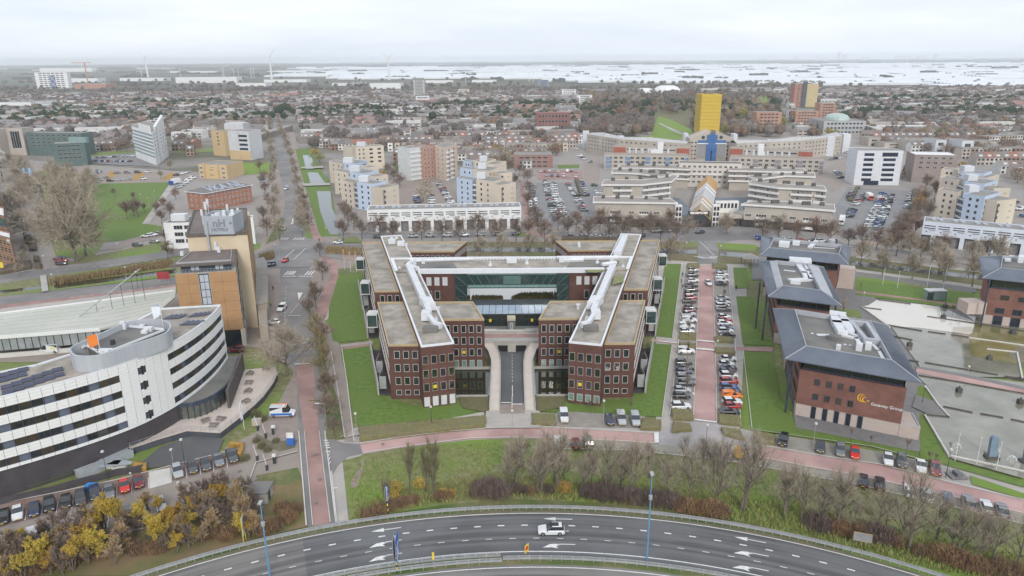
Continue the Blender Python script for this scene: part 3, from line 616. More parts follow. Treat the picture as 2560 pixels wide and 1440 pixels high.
b=MB(); b.rim([(-38.3,218.9),(37.9,218.9),(37.6,217.9),(-38,217.9)],.5,15.36,15.75); b.prism([(-27.9,205.0),(27.4,205.0),(27.4,206.0),(-27.9,206.0)],14.4,15.8); part('coping',b,rimw,bc)
for s in (-1,1):
 b=MB(); b.prism([(s*28.0,205.4),(s*28.9,205.4),(s*32.2,218.9),(s*31.3,218.9)][::-1],15.36,15.5); b.prism([(s*37.0,217.9),(s*38.1,217.9),(s*34.9,205.4),(s*33.9,205.4)],15.36,15.75); part('coping',b,rimw,bc)
 b=MB(); b.prism([(s*16.5,207.2),(s*31,207.2),(s*33,213.5),(s*18,212.5)],15.36,15.7); part('roof_deck',b,gravel_d,bc)
b=MB(); b.box(-25,217.2,15.4,16,217.9,16.1)
for i in range(41): b.box(-25+i,216.6,15.4,-24.5+i,217.2,15.9)
part('parapet_rail',b,hvac,bc)
b=MB(); b.tube((-30,214,16.0),(-12,215.8,16.0),.5,n=6); b.tube((-30,214,16),(-31.5,209,16),.8,n=6); b.tube((-31.5,209,16),(-28,205.5,16),.8,n=6); part('roof_duct',b,hvac,bc)
b=MB(); b.tube((14,215.8,16.1),(33,215.8,16.1),.75,n=6); b.tube((31.5,210,16),(27,208,16),.8,n=6); b.tube((22,213.8,16),(16,213.4,16),.8,n=6); b.box(14.5,213,15.4,17.5,215,16.8); part('roof_duct',b,hvac,bc)
b=MB(); b.box(-1.6,212.5,15.4,1.5,215,16.7); part('roof_fan',b,hvac,bc)
for x,y in ((-27,212),(-29.5,211),(-6.5,209.5),(4.6,211.5),(26,211)): b=MB(); b.box(x-.5,y-.4,15.4,x+.5,y+.4,16.1); b.tube((x,y,16.1),(x,y,17),.25); part('roof_vent',b,hvac,bc)
moss=M('moss',(.17,.2,.06),(.28,.27,.15),.8)
for q in ([(1460,672),(1500,668),(1512,676),(1490,682),(1470,680)],[(1535,690),(1558,686),(1560,705),(1530,712)]): b=MB(); b.add([(*G(a,c,15.4),15.42) for a,c in q],[tuple(range(len(q)))[::-1]]); part('moss_patch',b,moss,bc)
for s in (-1,1):
 b=MB(); x0,x1=sorted((s*17.1,s*28.5)); b.box(x0,205.6,-.5,x1,218.6,14.9); part('wall',b,brick,bc)
 p,q=(x0,205.6),(x1,205.6)
 for z,h,m_ in ((11.9,2.6,blind),(7.6,2.6,glz),(3.4,2.4,glz)):
  n=3 if m_ is blind else 2
  for c in range(n):
   u=(x1-x0)-1.7-0+(-2.4*c) if s<0 else 1.7+2.4*c
   u=5.2-(-1)*0+2.4*c-1.5 if s<0 else (x1-x0)-3.7-2.4*c
   window(bc,p,q,u,z,1.5,h,frm,m_,.1)
for s in (-1,1):
 x0,x1=sorted((s*13.4,s*17.05)); g=MB(); g.box(x0,205.4,-.5,x1,218.5,14.35); gt=part('glass_tower',g,ggl,bc)
 f=MB()
 for z in (.2,3.7,7.1,10.6,14.1): f.box(x0,205.25,z-.09,x1,205.38,z+.09)
 for x in (x0,x1-.15): f.box(x,205.22,-.3,x+.15,205.38,14.3)
 part('mullion',f,dmetal,bc,parent=gt)
 f=MB()
 for z in (.2,3.7,7.1,10.6): f.tube((x0+.2,205.2,z+3.2) if s<0 else (x1-.2,205.2,z+3.2),(x1-.2,205.2,z+.2) if s<0 else (x0+.2,205.2,z+.2),.11,n=4)
 part('brace',f,M('green_steel',(.10,.18,.16),(.08,.14,.13)),bc,parent=gt)
g=MB(); g.box(-13.3,205.5,9.9,13.3,218.4,14.35); gb=part('glass_bridge',g,ggl,bc)
f=MB(); f.box(-13.3,205.3,9.7,13.3,205.45,9.9); f.box(-13.3,205.36,10.75,13.3,205.45,10.85); f.box(-13.3,205.36,13.75,13.3,205.45,13.85)
for i in range(21): x=-13.3+i*1.33; f.box(x-.035,205.36,9.9,x+.035,205.45,14.35)
part('mullion',f,dmetal,bc,parent=gb)
f=MB(); f.box(-13.3,205.41,9.95,13.3,205.47,10.7); f.box(-13.3,205.41,13.9,13.3,205.47,14.3); part('spandrel',f,M('aqua_glass',(.22,.36,.33),(.16,.28,.26),.8,rough=.15),bc,parent=gb)
f=MB()
for a,c in ((-13,-11),(-10.6,-9),(-7.8,-6.3),(13,11),(10.6,9),(7.8,6.3)): f.tube((a,205.2,13.8),(c,205.2,11),.1,n=4)
f.box(-2.6,205.3,11.0,2.6,205.34,13.6)
part('brace',f,M('green_steel'),bc,parent=gb)
b=MB(); b.box(-12.8,197.4,6.6,12.8,202.5,7.1); part('pavilion_roof',b,dmetal,bc)
b=MB(); b.box(-12.8,191.6,-.3,12.8,205.3,2.75); b.box(-12.5,202.0,2.75,12.5,202.4,6.6); part('wall',b,gravel_d,bc)
skm=M('skylight_glass',(.40,.47,.56),(.34,.41,.5),.3,rough=.15,spec=.9)
for i in range(13):
 x=-12.1+i*1.86; b=MB()
 b.add([(x+.04,197.3,7.15),(x+1.8,197.3,7.15),(x+1.8,191.3,6.7),(x+.04,191.3,6.7),(x+.04,197.3,7.02),(x+1.8,197.3,7.02),(x+1.8,191.3,6.57),(x+.04,191.3,6.57)],[(3,2,1,0),(4,5,6,7),(0,4,7,3),(1,2,6,5),(2,3,7,6)])
 part('skylight_pane',b,skm,bc)
b=MB(); b.box(-12,191.5,2.8,12,191.6,6.55); pv=part('glass_front',b,glass_mat('entrance_glass',[(.008,.014,.012),(.014,.026,.022),(.01,.016,.016)]),bc)
f=MB(); f.box(-12,191.3,6.3,12,191.48,6.55); f.box(-12,191.35,4.9,12,191.45,5.0)
for i in range(14): f.box(-12+i*1.84,191.35,2.8,-11.92+i*1.84,191.46,6.3)
part('mullion',f,dmetal,bc,parent=pv)
for x in (-6.2,5.6): b=MB(); b.box(x-.35,191.22,4.2,x+.35,191.28,5.1); part('poster',b,ylw,bc)
b=MB(); b.box(-1.35,188.6,2.8,.85,191.2,5.5); pt=part('entrance_portal',b,M('portal_grey',(.12,.125,.13),(.16,.165,.17)),bc)
b=MB(); b.box(-1.4,188.5,5.5,.9,191.2,6.2); part('portal_cap',b,M('portal_cream',(.5,.47,.33),(.42,.4,.3)),bc,parent=pt)
b=MB(); b.box(-.65,188.5,2.8,.25,188.58,4.9); part('door',b,steel,bc,parent=pt)
b=MB(); b.box(-.28,188.44,3.2,-.12,188.5,4.6); part('door_slot',b,dmetal,bc,parent=pt)
b=MB(); b.box(-8.9,178.9,2.05,8.7,191.6,2.8); part('deck',b,conc,bc)
b=MB(); b.box(-9.2,182.6,2.81,9,185.4,2.84); part('deck_path',b,pinkd,bc)
b=MB(); b.box(-8.8,188.1,2.81,8.7,191.5,2.84); part('deck_paving',b,paved,bc)
b=MB(); b.box(-4.2,187.6,2.81,3.5,188.2,3.0); b.box(-8.6,187.7,2.8,-4.3,187.9,3.35); b.box(3.6,187.7,2.8,8.4,187.9,3.35); part('deck_kerb',b,concl,bc)
for y in (178.9,186.4): b=MB(); b.box(-6.9,y,2.8,6.7,y+.12,3.25); part('parapet',b,conc,bc)
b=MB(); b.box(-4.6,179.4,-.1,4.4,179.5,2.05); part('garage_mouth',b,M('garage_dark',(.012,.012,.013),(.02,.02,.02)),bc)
b=MB(); b.box(-1.25,178.7,-.1,.9,179.35,2.05); b.box(-5.2,178.7,-.1,-3.9,179.35,2.05); b.box(3.7,178.7,-.1,5,179.35,2.05); part('garage_pier',b,conc,bc)
for s in (-1,1):
 X=lambda x:s*x-.1
 b=MB(); b.prism([(X(9.2),178.9),(X(9.2),168.2),(X(6.4),150),(X(2.8),150),(X(2.8),170),(X(4.8),178.9)],-.5,-.2)
 pts=[(2.85,5.1,145.2,.25),(2.85,5.1,160,1.2),(2.95,5.2,168,1.8),(3.4,6.1,173,2.2),(4.9,8.6,179.5,2.8)]
 b=MB()
 for k in range(len(pts)-1):
  a0,a1,y0,z0=pts[k]; c0,c1,y1,z1=pts[k+1]
  q=[(X(a0),y0,z0),(X(a1),y0,z0),(X(c1),y1,z1),(X(c0),y1,z1)]
  b.add(q+[(x,y,-.3) for x,y,z in q],[(0,1,2,3)if s>0 else (3,2,1,0),(0,4,5,1),(1,5,6,2),(2,6,7,3),(3,7,4,0)])
 wk=part('walkway',b,M('ramp_beige',(.56,.49,.42),(.62,.55,.48),.5),bc)
 b=MB()
 for k in range(len(pts)-1):
  a0,a1,y0,z0=pts[k]; c0,c1,y1,z1=pts[k+1]
  for e0,e1,hh in ((a0-.12,c0-.12,.5),(a1,c1,.9)):
   q=[(X(e0),y0,z0-.4),(X(e0+.12),y0,z0-.4),(X(e1+.12),y1,z1-.4),(X(e1),y1,z1-.4)]
   b.add(q+[(x,y,z+.4+hh) for x,y,z in q],[(4,5,6,7),(0,1,5,4),(1,2,6,5),(2,3,7,6),(3,0,4,7)])
 part('parapet',b,steel,bc,parent=wk)
 x0,x1=sorted((X(5.4),X(14.6)))
 bw=MB(); bw.prism([(X(5.3),167.6),(X(wi(167)),167.6),(X(wi(152.5)-.0),152.5),(X(5.3),152.5)],-.3,.06); st=struct('basin_water',bw,water_d)
 b=MB(); b.prism([(X(5.3),152.5),(X(wi(152.2)),152.5),(X(wi(152)),152.1),(X(5.3),152.1)],-.3,.5); b.prism([(X(5.3),168.1),(X(15.5),168.1),(X(15.5),167.5),(X(5.3),167.5)],.2,.75); b.prism([(X(5.25),152.1),(X(5.25),168),(X(5.6),168),(X(5.6),152.1)],-.3,.6); part('basin_kerb',b,conc,bc)
 b=MB(); b.prism([(X(6.2),168),(X(6.2),178.5),(X(8.9),178.5),(X(7.1),168)],-.3,.15); part('planting_bed',b,verge,bc)
 sheet('verge',[(X(5.3),152),(X(12.6),152),(X(11.2),146.5),(X(6.5),144.5),(X(5.3),145)],M('scrub',(.12,.12,.04),(.16,.13,.07),.6,detail=8),z=.22,world=True)
sheet('road',[(-2.9,143.6),(2.65,143.6),(2.65,170),(4.3,179),(-4.5,179),(-2.9,170)],asph,z=.24,world=True)
sheet('road',[(-2.9,143.6),(2.65,143.6),(2.7,148.5),(-2.9,148)],clink,z=.25,world=True)
mb=MB(); mb.add([(x,y,.27) for x,y in ((-.16,147.5),(.0,147.5),(.0,158),(-.16,158))],[(0,1,2,3)])
for y in range(160,178,2): mb.add([(x,y+dy,.27) for x,dy in ((-.15,0),(-.03,0),(-.03,1),(-.15,1))],[(0,1,2,3)])
struct('road_marking',mb,white)
sheet('pavement',[(-6,137),(6,137),(6,145.2),(-6,145.2)],pave,z=.2,world=True)
b=MB(); b.prism([(-16,219),(16,219),(15.2,236),(-15.5,236)],-.1,.08); struct('pond_water',b,pond_c)
for k,(x0,x1,y) in enumerate(((-13,-2.8,222.6),(-.2,14,223.4),(2,14,225),(-13,-8.5,235))):
 pass
bt=thing('barrier_gate','white barrier arms with their post at the foot of the garage road','barrier',(-.2,146.6,.25))
b=MB(); b.box(-.45,146.3,.25,.05,146.8,1.4); b.box(-.3,147.6,.25,0,147.9,2.2); part('barrier_post',b,conc,bt)
for q in (-1,1): b=MB(); b.box(-.2 if q>0 else -2.6,146.5-q*.4,1.15,2.1 if q>0 else -.2,146.6-q*.4,1.27); part('arm',b,white,bt)
# ================================================================== HIP-ROOFED BRICK OFFICES ON THE RIGHT
brickg=brick_mat('brick_rust',(.20,.092,.075),(.245,.112,.09),(.22,.14,.115))
bricku=brick_mat('brick_far_rust',(.19,.085,.07),(.23,.10,.08),(.2,.12,.1))
beige=M('beige_stone',(.46,.38,.34),(.52,.43,.385),.7,detail=6,stretch=(1,1,3))
zincf=M('zinc_roof',(.135,.155,.195),(.17,.19,.23),.25,rough=.5,detail=6,metal=.15)
zinw=M('zinc_pale',(.42,.43,.46),(.36,.37,.4),.3,rough=.5)
navy=M('navy_frame',(.035,.05,.08),(.05,.07,.1),.6,rough=.4)
glw=glass_mat('warm_office_glass',[(.02,.025,.02),(.035,.035,.03),(.02,.03,.035),(.06,.045,.03),(.03,.04,.04)])
orange_m=M('orange',(.8,.3,.04),(.7,.25,.03),1)  # plain orange paint, also on the van's roof edge
def lerp(a,b,t): return (a[0]+(b[0]-a[0])*t,a[1]+(b[1]-a[1])*t)
def hip_office(label,eave,inner,wall,ze=14.4,zi=16.6,z1=3.0,z2=11.0,far=False,seams=True,bm=None):
 bm=bm or brickg
 o=wall[0]; t=thing('hip_roof_office',label,'building',(o[0],o[1],0))
 b=MB(); b.prism(wall,-.3,z1); part('stone_base',b,beige,t)
 b=MB(); b.prism(inset(wall,-.12),z1,z2); part('wall',b,bm,t)
 b=MB(); b.prism(inset(wall,.35),z2,ze); part('glass_band',b,glw,t)
 n=4; f=MB()
 for i in range(n):
  a,c=wall[i],wall[(i+1)%n]; Lw=math.dist(a,c); k=max(3,int(Lw/3.0))
  ins=inset(wall,.3); a,c=ins[i],ins[(i+1)%n]
  for j in range(k+1): p=lerp(a,c,j/k); f.box(p[0]-.12,p[1]-.12,z2,p[0]+.12,p[1]+.12,ze)
  for z in (z2+.05,ze-.45): f.obar(a,c,.25,z,z+.35)
 part('band_frame',f,navy,t)
 for i in range(n):                                             # four roof slopes, each a part with standing seams
  a,c=eave[i],eave[(i+1)%n]; p,q=inner[i],inner[(i+1)%n]
  r=MB(); r.add([(*a,ze),(*c,ze),(*q,zi),(*p,zi),(*a,ze-.25),(*c,ze-.25),(*q,zi-.25),(*p,zi-.25)],[(0,1,2,3),(7,6,5,4),(0,4,5,1)])
  rs=part('roof_slope',r,zincf,t)
  if seams and i in (0,1,3):
   s=MB(); k=int(math.dist(a,c)/.62)
   for j in range(1,k):
    A=Vector((*lerp(a,c,j/k),ze)); B=Vector((*lerp(p,q,j/k),zi)); d=Vector((c[0]-a[0],c[1]-a[1],0)).normalized()*.035
    s.add([A-d,A+d,B+d,B-d]+[v+Vector((0,0,.08)) for v in (A-d,A+d,B+d,B-d)],[(4,5,6,7),(0,1,5,4),(2,3,7,6),(1,2,6,5),(3,0,4,7)])
   part('seam',s,zincf,t,kind='stuff',parent=rs)
  h=MB(); h.tube((*a,ze+.02),(*p,zi+.05),.12,n=4); part('hip_cap',h,zinw,t,parent=rs)
 r=MB(); r.prism(inset(inner,.25),zi-1.6,zi-1.1); part('flat_roof',r,gravel_d,t)
 r=MB(); r.rim(inner,.18,zi-1.3,zi+.12); part('parapet',r,zinw,t)
 for i in range(2,4): pass
 return t
def wins(t,p,q,us,zs,w,h,fm=navy,gm=None,fw=.1,mull=1,off=.14):
 for z in zs:
  for u in us: window(t,p,q,u,z,w,h,fm,gm or glw,fw,mull,off=off)
def hv(t,px,py,z,w,l,h,ang=0,mat=None,zr=None,name='roof_unit'):
 """rooftop box centred on a surveyed roof point"""
 x,y=G(px,py,z); b=MB(); c,s=math.cos(rad(ang)),math.sin(rad(ang))
 b.prism([(x+a*c-d*s,y+a*s+d*c) for a,d in ((-w/2,-l/2),(w/2,-l/2),(w/2,l/2),(-w/2,l/2))],z,z+h); return part(name,b,mat or hvac,t)
def duct(t,pts,z,w,h,name='roof_duct'):
 b=MB(); P=[G(a,c,z) for a,c in pts]
 for a,c in zip(P,P[1:]):
  d=Vector((c[0]-a[0],c[1]-a[1])).normalized()*w*.4; b.obar((a[0]-d.x,a[1]-d.y),(c[0]+d.x,c[1]+d.y),w,z,z+h)
 return part(name,b,hvac,t)
ev=[(57.6,140.2),(79.7,128.0),(88.8,159.8),(66,172)]
inn=[(62.2,141.6),(76.6,133.8),(83.0,156.6),(68.6,165)]
wl=[(62.0,142.3),(79.6,132.6),(86.6,158.0),(69.0,168.5)]
gw=hip_office('rust brick hipped-roof office with white lettering and an orange crescent logo',ev,inn,wl)
p,q=wl[0],wl[1]; LW=math.dist(p,q)
gwin=glass_mat('gateway_glass',[(.03,.035,.03),(.07,.055,.035),(.04,.045,.045),(.10,.07,.045),(.05,.02,.02)])
wins(gw,p,q,[3.6,5.9,8.2,10.5],(8.7,5.3),1.15,1.45,navy,gwin,.12,1)
dglass=glass_mat('door_glass_navy',[(.012,.018,.03),(.02,.028,.045)])
for u in (3.6,5.9,8.2,10.5,12.8): window(gw,p,q,u,1.45,1.0,2.9,navy,dglass,.12,0,off=.02)
for u,w_ in ((4.75,1.25),(7.05,1.25),(9.35,1.25),(11.65,1.25)):
 pass
p2,q2=wl[3],wl[0]; L2_=math.dist(p2,q2)
wins(gw,p2,q2,[L2_-1.8-i*1.9 for i in range(4)]+[L2_-11-i*1.9 for i in range(5)],(8.7,5.3),1.15,1.45,navy,gwin,.12,1)
for i in range(11): window(gw,p2,q2,L2_-3.2-i*2.05,1.45,1.0,2.9,navy,dglass,.12,0,off=.02)
wall_text(gw,'Gateway Group',p,q,17.25,6.2,.9,white,'lettering',.05,.2)
lg=[M('logo_yellow',(.85,.55,.03),(.8,.5,.03)),M('logo_orange',(.85,.38,.03),(.8,.33,.03))]
for i,(du,r0) in enumerate(((0,.95),(.38,.78),(.75,.6))):
 b=MB(); cx=12.55+du*.8; n=18; vs=[]
 for k in range(n+1):
  a=rad(60+250*k/n)
  for rr in (r0,r0-.2*math.sin(math.pi*k/n)-.03):
   x,y=at(p,q,cx+rr*math.cos(a),.24+.01*i); vs.append((x,y,7.15-i*.12+rr*math.sin(a)*.95))
 m=len(vs); b.add(vs,[(2*k,2*k+2,2*k+3,2*k+1) for k in range(n)]); part('logo_crescent',b,lg[i%2],gw)
x,y=at(p,q,13.7,.25); b=MB(); b.box(x-.25,y-.02,6.7,x+.25,y+.02,6.85); part('logo_bar',b,lg[0],gw)
b=MB(); b.prism([(79.6,132.5),(82.9,130.8),(84.6,137),(81.3,138.8)],-.3,3.0); part('annex_wall',b,beige,gw)
b=MB(); b.rim([(79.6,132.5),(82.9,130.8),(84.6,137),(81.3,138.8)],.25,3.0,3.15); part('annex_coping',b,zinw,gw)
for (x,y) in ((60.4,143.6),): b=MB(); b.tube((x,y,0),(x,y,14.2),.24,n=10); part('column',b,navy,gw)
duct(gw,[(2084,798),(2090,818),(2104,842)],15.1,2.0,1.5); duct(gw,[(2100,798),(2112,815),(2122,838)],15.1,1.9,1.5)
duct(gw,[(2100,842),(2140,852),(2150,868)],15.2,.9,.7); duct(gw,[(2122,838),(2150,848),(2172,862)],15.3,.9,.7)
duct(gw,[(2182,868),(2196,882),(2206,900)],15.1,.7,.6); duct(gw,[(2045,842),(2085,843)],15.1,.8,.6)
for px,py in ((2146,880),(2169,878)): hv(gw,px,py,15.1,1.2,1.2,2.0,-25)
hv(gw,2086,852,15.1,2.4,2.0,1.3,-28,gravel_d); hv(gw,2095,878,15.1,.9,.9,1.5,-28); hv(gw,2092,800,15.1,3.6,1.0,2.1,-28)
for px,py in ((2125,868),(2112,866),(2030,838),(2190,865),(2200,872)): hv(gw,px,py,15.1,.6,.5,.5,-28)
b=MB(); q4=[G(2120,800,16.5),G(2172,806,16.5),G(2202,853,16.5),G(2160,848,16.5)]; b.rim(q4,.9,15.2,16.7); part('light_well',b,zinw,gw)
b=MB(); b.add([(*v,15.12) for v in inset(q4,1.0)],[(0,1,2,3)]);
ev=[(67.9,181.2),(84,173.3),(94.2,208.7),(77,216)]; inn=[(72.2,183.2),(80.8,178.8),(87.4,204.4),(79.2,208.2)]
wl=[(72.0,184.6),(83.8,178.8),(91.5,206.4),(79.6,212)]
g2=hip_office('middle rust brick office of three, with a row of solar panels on its roof',ev,inn,wl,ze=14.6,zi=16.9)
p,q=wl[0],wl[1]; wins(g2,p,q,[4.4+i*2.1 for i in range(4)],(7.2,),1.7,1.3)
p2,q2=wl[3],wl[0]; wins(g2,p2,q2,[2+i*2.3 for i in range(12)],(8.7,5.3),1.15,1.45)
for i in range(12): window(g2,p2,q2,2+i*2.3,1.45,1.0,2.9,navy,dglass,.12,0,off=.02)
for xy in ((69.6,186.6),(84.9,178.4),(70.4,195)): b=MB(); b.tube((*xy,0),(*xy,14.4),.24,n=8); part('column',b,navy,g2)
sol=M('solar_cell',(.03,.035,.07),(.045,.05,.09),.4,rough=.2,spec=.8)
for i in range(9):
 x,y=lerp((72.6,182.9),(80.6,178.9),(i+.5)/9); z=16.5; o_=MB(); d=Vector((8.6,-4.4,0)).normalized(); u_=Vector((-.45,-.89,-.72))*1.0
 A=Vector((x,y,z+.2))-d*.42; B=A+d*.84; o_.add([A,B,B+u_,A+u_],[(3,2,1,0)]); part('solar_panel',o_,sol,g2)
for e0,e1,i0,i1 in ((ev[1],ev[2],inn[1],inn[2]),(ev[0],ev[3],inn[0],inn[3])):
 b=MB(); lo,hi=(.22,.62) if e0==ev[1] else (.2,.38)
 A=lerp(i0,i1,.0);B=lerp(i0,i1,.97); C=lerp(B,lerp(e0,e1,.95),hi); D=lerp(A,lerp(e0,e1,.05),hi)
 f=lambda pt,t:(pt[0],pt[1],16.9-2.3*t+.14)
 b.add([f(A,0),f(B,0),f(C,hi),f(D,hi)],[(0,1,2,3)] ); part('roof_sheet',b,zinw,g2)
duct(g2,[(1988,660),(2010,690),(2015,702)],15.3,1.5,1.2); duct(g2,[(2010,662),(2022,685),(2026,706),(1975,708)],15.3,1.5,1.2); duct(g2,[(1985,660),(2014,662)],15.3,3.6,1.8)
duct(g2,[(1962,680),(1985,683)],15.3,.7,.6); hv(g2,1988,714,15.3,2.6,1.2,1.6,-24); hv(g2,2030,694,15.3,1.6,1.4,1.2,-24)
ev=[(79.4,222.8),(102.8,211.4),(113.5,233),(88.5,249)]; inn=[(82.6,224.2),(101.4,215.6),(107.6,227.4),(89,238)]
wl=[(82.8,226),(102,216.6),(110.3,232.8),(90.8,245)]
g3=hip_office('farthest of the three rust brick hipped-roof offices, nearest the canal',ev,inn,wl,ze=14.6,zi=16.7)
p,q=wl[0],wl[1]; wins(g3,p,q,[15.0,18.6],(8.2,),2.0,1.6); wins(g3,p,q,[13.2+i*2.2 for i in range(4)],(1.6,5.2),1.6,1.8,navy,dglass)
p2,q2=wl[3],wl[0]; wins(g3,p2,q2,[2+i*2.4 for i in range(8)],(8.7,5.3),1.15,1.45)
p3,q3=wl[1],wl[2]; wins(g3,p3,q3,[2.5+i*3 for i in range(5)],(8.7,5.3),1.3,1.45)
hv(g3,1960,618,15.3,3.2,3.4,1.8,-24); duct(g3,[(1955,604),(2040,612)],15.3,1.0,.9); duct(g3,[(2025,622),(2040,608)],15.3,1.4,.9); hv(g3,1990,614,15.3,2.2,2.2,1.5,-24); duct(g3,[(2035,621),(2085,624)],15.3,.5,.4)
b=MB(); x,y=G(2078,614,15.3); b.tube((x,y,15.3),(x,y-.2,17.4),1.1,n=12); part('satellite_dish',b,zinw,g3)
hv(g3,2096,618,15.3,1,1,1,-24)
b=MB(); b.prism([(110.4,233.5),(115.2,231.5),(117,236),(112,238.5)],-.3,7); part('annex_wall',b,beige,g3)
ev=[(134.5,196.6),(166,181),(180,206),(147,219)]; inn=[(141,199.5),(163,189),(172,204),(150.5,213)]
wl=[(138,198.2),(164,185.3),(175,205),(147.8,215.5)]
g4=hip_office('rust brick office with stone base at the right edge beyond the pond',ev,inn,wl,ze=14.6,zi=16.6)
p,q=wl[0],wl[1]; wins(g4,p,q,[4.2,8.6,12.8,17],(8.6,),2.2,1.5); wins(g4,p,q,[3.6,7.9],(1.5,),2.3,3.0,navy,dglass); wins(g4,p,q,[3.6,7.9],(4.6,),2.3,1.7,navy,dglass)
b=MB(); b.tube((135.6,195,0),(135.6,195,14.4),.22,n=8); part('column',b,navy,g4)
b=MB(); b.box(132.5,197.5,3.2,137.9,202.5,6.6); part('porch',b,beige,g4)
for px,py,w_,h_ in ((2517,656,1.6,1.2),(2528,650,1.4,1.3),(2535,651,1.2,1),(2549,660,1.4,2.4),(2556,648,2,1.2)): hv(g4,px,py,15,w_,w_,h_,-24)
# ================================================================== POND GARDEN
def water_sheet(px,mat,z=.30): return sheet('pond_water',px,mat,z=z)
water_sheet([(2194,749),(2350,768),(2437,807),(2415,790),(2560,812),(2560,905),(2550,945),(2400,945),(2300,920),(2225,815),(2155,768),(2170,765)],pond_w)
water_sheet([(2194,751),(2348,769),(2352,792),(2437,808),(2430,836),(2422,838),(2300,822),(2225,818),(2157,770),(2170,766)],pond_c,z=.31)
water_sheet([(2438,808),(2560,830),(2560,862),(2520,885),(2545,913),(2427,893),(2422,840),(2434,832)],pond_a,z=.32)
water_sheet([(2290,925),(2560,960),(2560,1200),(2380,1150),(2372,1135),(2330,1070),(2312,1035),(2372,1040),(2345,1010),(2318,968),(2294,945)],pond_w,z=.31)
sheet('cycle_path',[(2290,924),(2400,944),(2560,978),(2560,990),(2400,958),(2290,934)],pink,z=.36)
sheet('path',[(2290,918),(2400,936),(2560,970),(2560,978),(2400,944),(2290,924)],paved,z=.37)
def kerb(px,label,closed=False,w_=.35,h_=.55,m=None):
 P=[G(a,c,.4) for a,c in px]; t=thing('pond_wall',label,'low wall',(P[0][0],P[0][1],0)); b=MB()
 for a,c in zip(P,P[1:]): b.obar(a,c,w_,0,h_)
 part('coping',b,m or concl,t); return t
dk=M('dark_stone',(.07,.06,.06),(.1,.09,.085))
kerb([(2154,767),(2225,818)],'pale pond edging slanting beside the nearest corner of the pale pool'); kerb([(2155,768),(2204,774)],'short dark wall jutting into the pale pool at its top left',m=dk)
kerb([(2194,749),(2277,760)],'thin dark wall along the far edge of the pale pool, left half',m=dk); kerb([(2306,762),(2347,769),(2352,792)],'pale edging round the far right corner of the pale pool')
kerb([(2318,791),(2437,808),(2560,828)],'long dark wall between the dark paving and the algae pool',m=dk)
kerb([(2218,812),(2305,827)],'dark wall crossing the pools beside the metal roof, upper one',m=dk); kerb([(2320,829),(2364,835)],'short dark wall in mid pond between two gaps',m=dk); kerb([(2378,837),(2422,843)],'short dark wall ending at the green algae',m=dk)
kerb([(2228,839),(2281,850)],'lone dark wall lying in the pale water near the roof corner',m=dk); kerb([(2422,844),(2490,853),(2560,863)],'long wall dividing the two algae pools',m=concl)
kerb([(2467,872),(2543,880),(2556,944)],'pale angled wall round the lower right of the algae pool')
kerb([(2272,900),(2297,904)],'short dark wall left of the white sluice slab',m=dk); kerb([(2312,906),(2495,937)],'long dark wall just beyond the pink path',m=dk); kerb([(2512,940),(2560,948)],'dark wall right of the second sluice, above the path',m=dk)
kerb([(2296,938),(2400,955),(2560,984)],'dark retaining wall on the near side of the pink path',m=dk)
kerb([(2315,967),(2346,1012),(2374,1042)],'pale edging from the small lawn to the paved spit'); kerb([(2374,1042),(2314,1036)],'dark edging along the bottom of the paved spit',m=dk)
kerb([(2358,1016),(2431,1031)],'dark wall across the nearer pool, left length',m=dk); kerb([(2451,1034),(2508,1044)],'dark wall across the nearer pool, middle length',m=dk); kerb([(2527,1048),(2560,1055)],'dark wall across the nearer pool, right end',m=dk)
kerb([(2312,1037),(2372,1138),(2560,1178)],'long pale pond edging round the near lawn corner')
sheet('pavement',[(2290,990),(2345,1010),(2372,1040),(2314,1036),(2280,1020)],paved,z=.34)
for a,c in ((2362,771),(2358,798),(2273,868),(2530,838),(2472,902),(2396,983),(2549,1012)):
 x,y=G(a,c); t=thing('pond_fountain','black fountain box standing in the pond '+{2362:'nearest the bus shelter',2358:'in the pale pool, second from the shelter',2273:'beside the metal roof corner',2530:'in the olive algae pool at the right edge',2472:'at the lower edge of the algae pool',2396:'below the pink path near the wall lettering',2549:'at the right edge below the pink path'}[a],'fountain',(x,y,.3),group='black fountain boxes in the pond')
 b=MB(); b.box(x-.55,y-.5,.3,x+.55,y+.5,1.35); part('box',b,dk,t); b=MB(); b.tube((x,y,1.35),(x,y,1.9),.25,.1,n=6); part('nozzle',b,dmetal,t)
blueg=M('blue_sculpture',(.15,.21,.28),(.21,.28,.36),.4,rough=.3)
for a,c in ((2478,1148),(2566,1158)):
 x,y=G(a,c); t=thing('pond_sculpture','tall blue rounded sculpture standing in the near pond' if a<2500 else 'blue sculpture in the pond cut by the right edge','sculpture',(x,y,.3))
 b=MB(); pts=[(x-.75,.4),(x+.75,.4)]+[(x+.75*math.cos(rad(k*18)),4.3+.75*math.sin(rad(k*18))) for k in range(11)]
 n=len(pts); vs=[(u,y-.35+(0.25*(v-.4)/4),v) for u,v in pts]+[(u,y+.35+(0.25*(v-.4)/4),v) for u,v in pts]
 b.add(vs,[tuple(range(n)),tuple(reversed(range(n,2*n)))]+[(i,i+n,(i+1)%n+n,(i+1)%n) for i in range(n)]); part('wing',b,blueg,t,smooth=False)
 b=MB(); b.box(x-1.2,y-.8,.2,x+1.2,y+.8,.7); part('plinth',b,dk,t)
spray=M('water_spray',(.8,.82,.84),(.7,.72,.74),2,rough=.4)
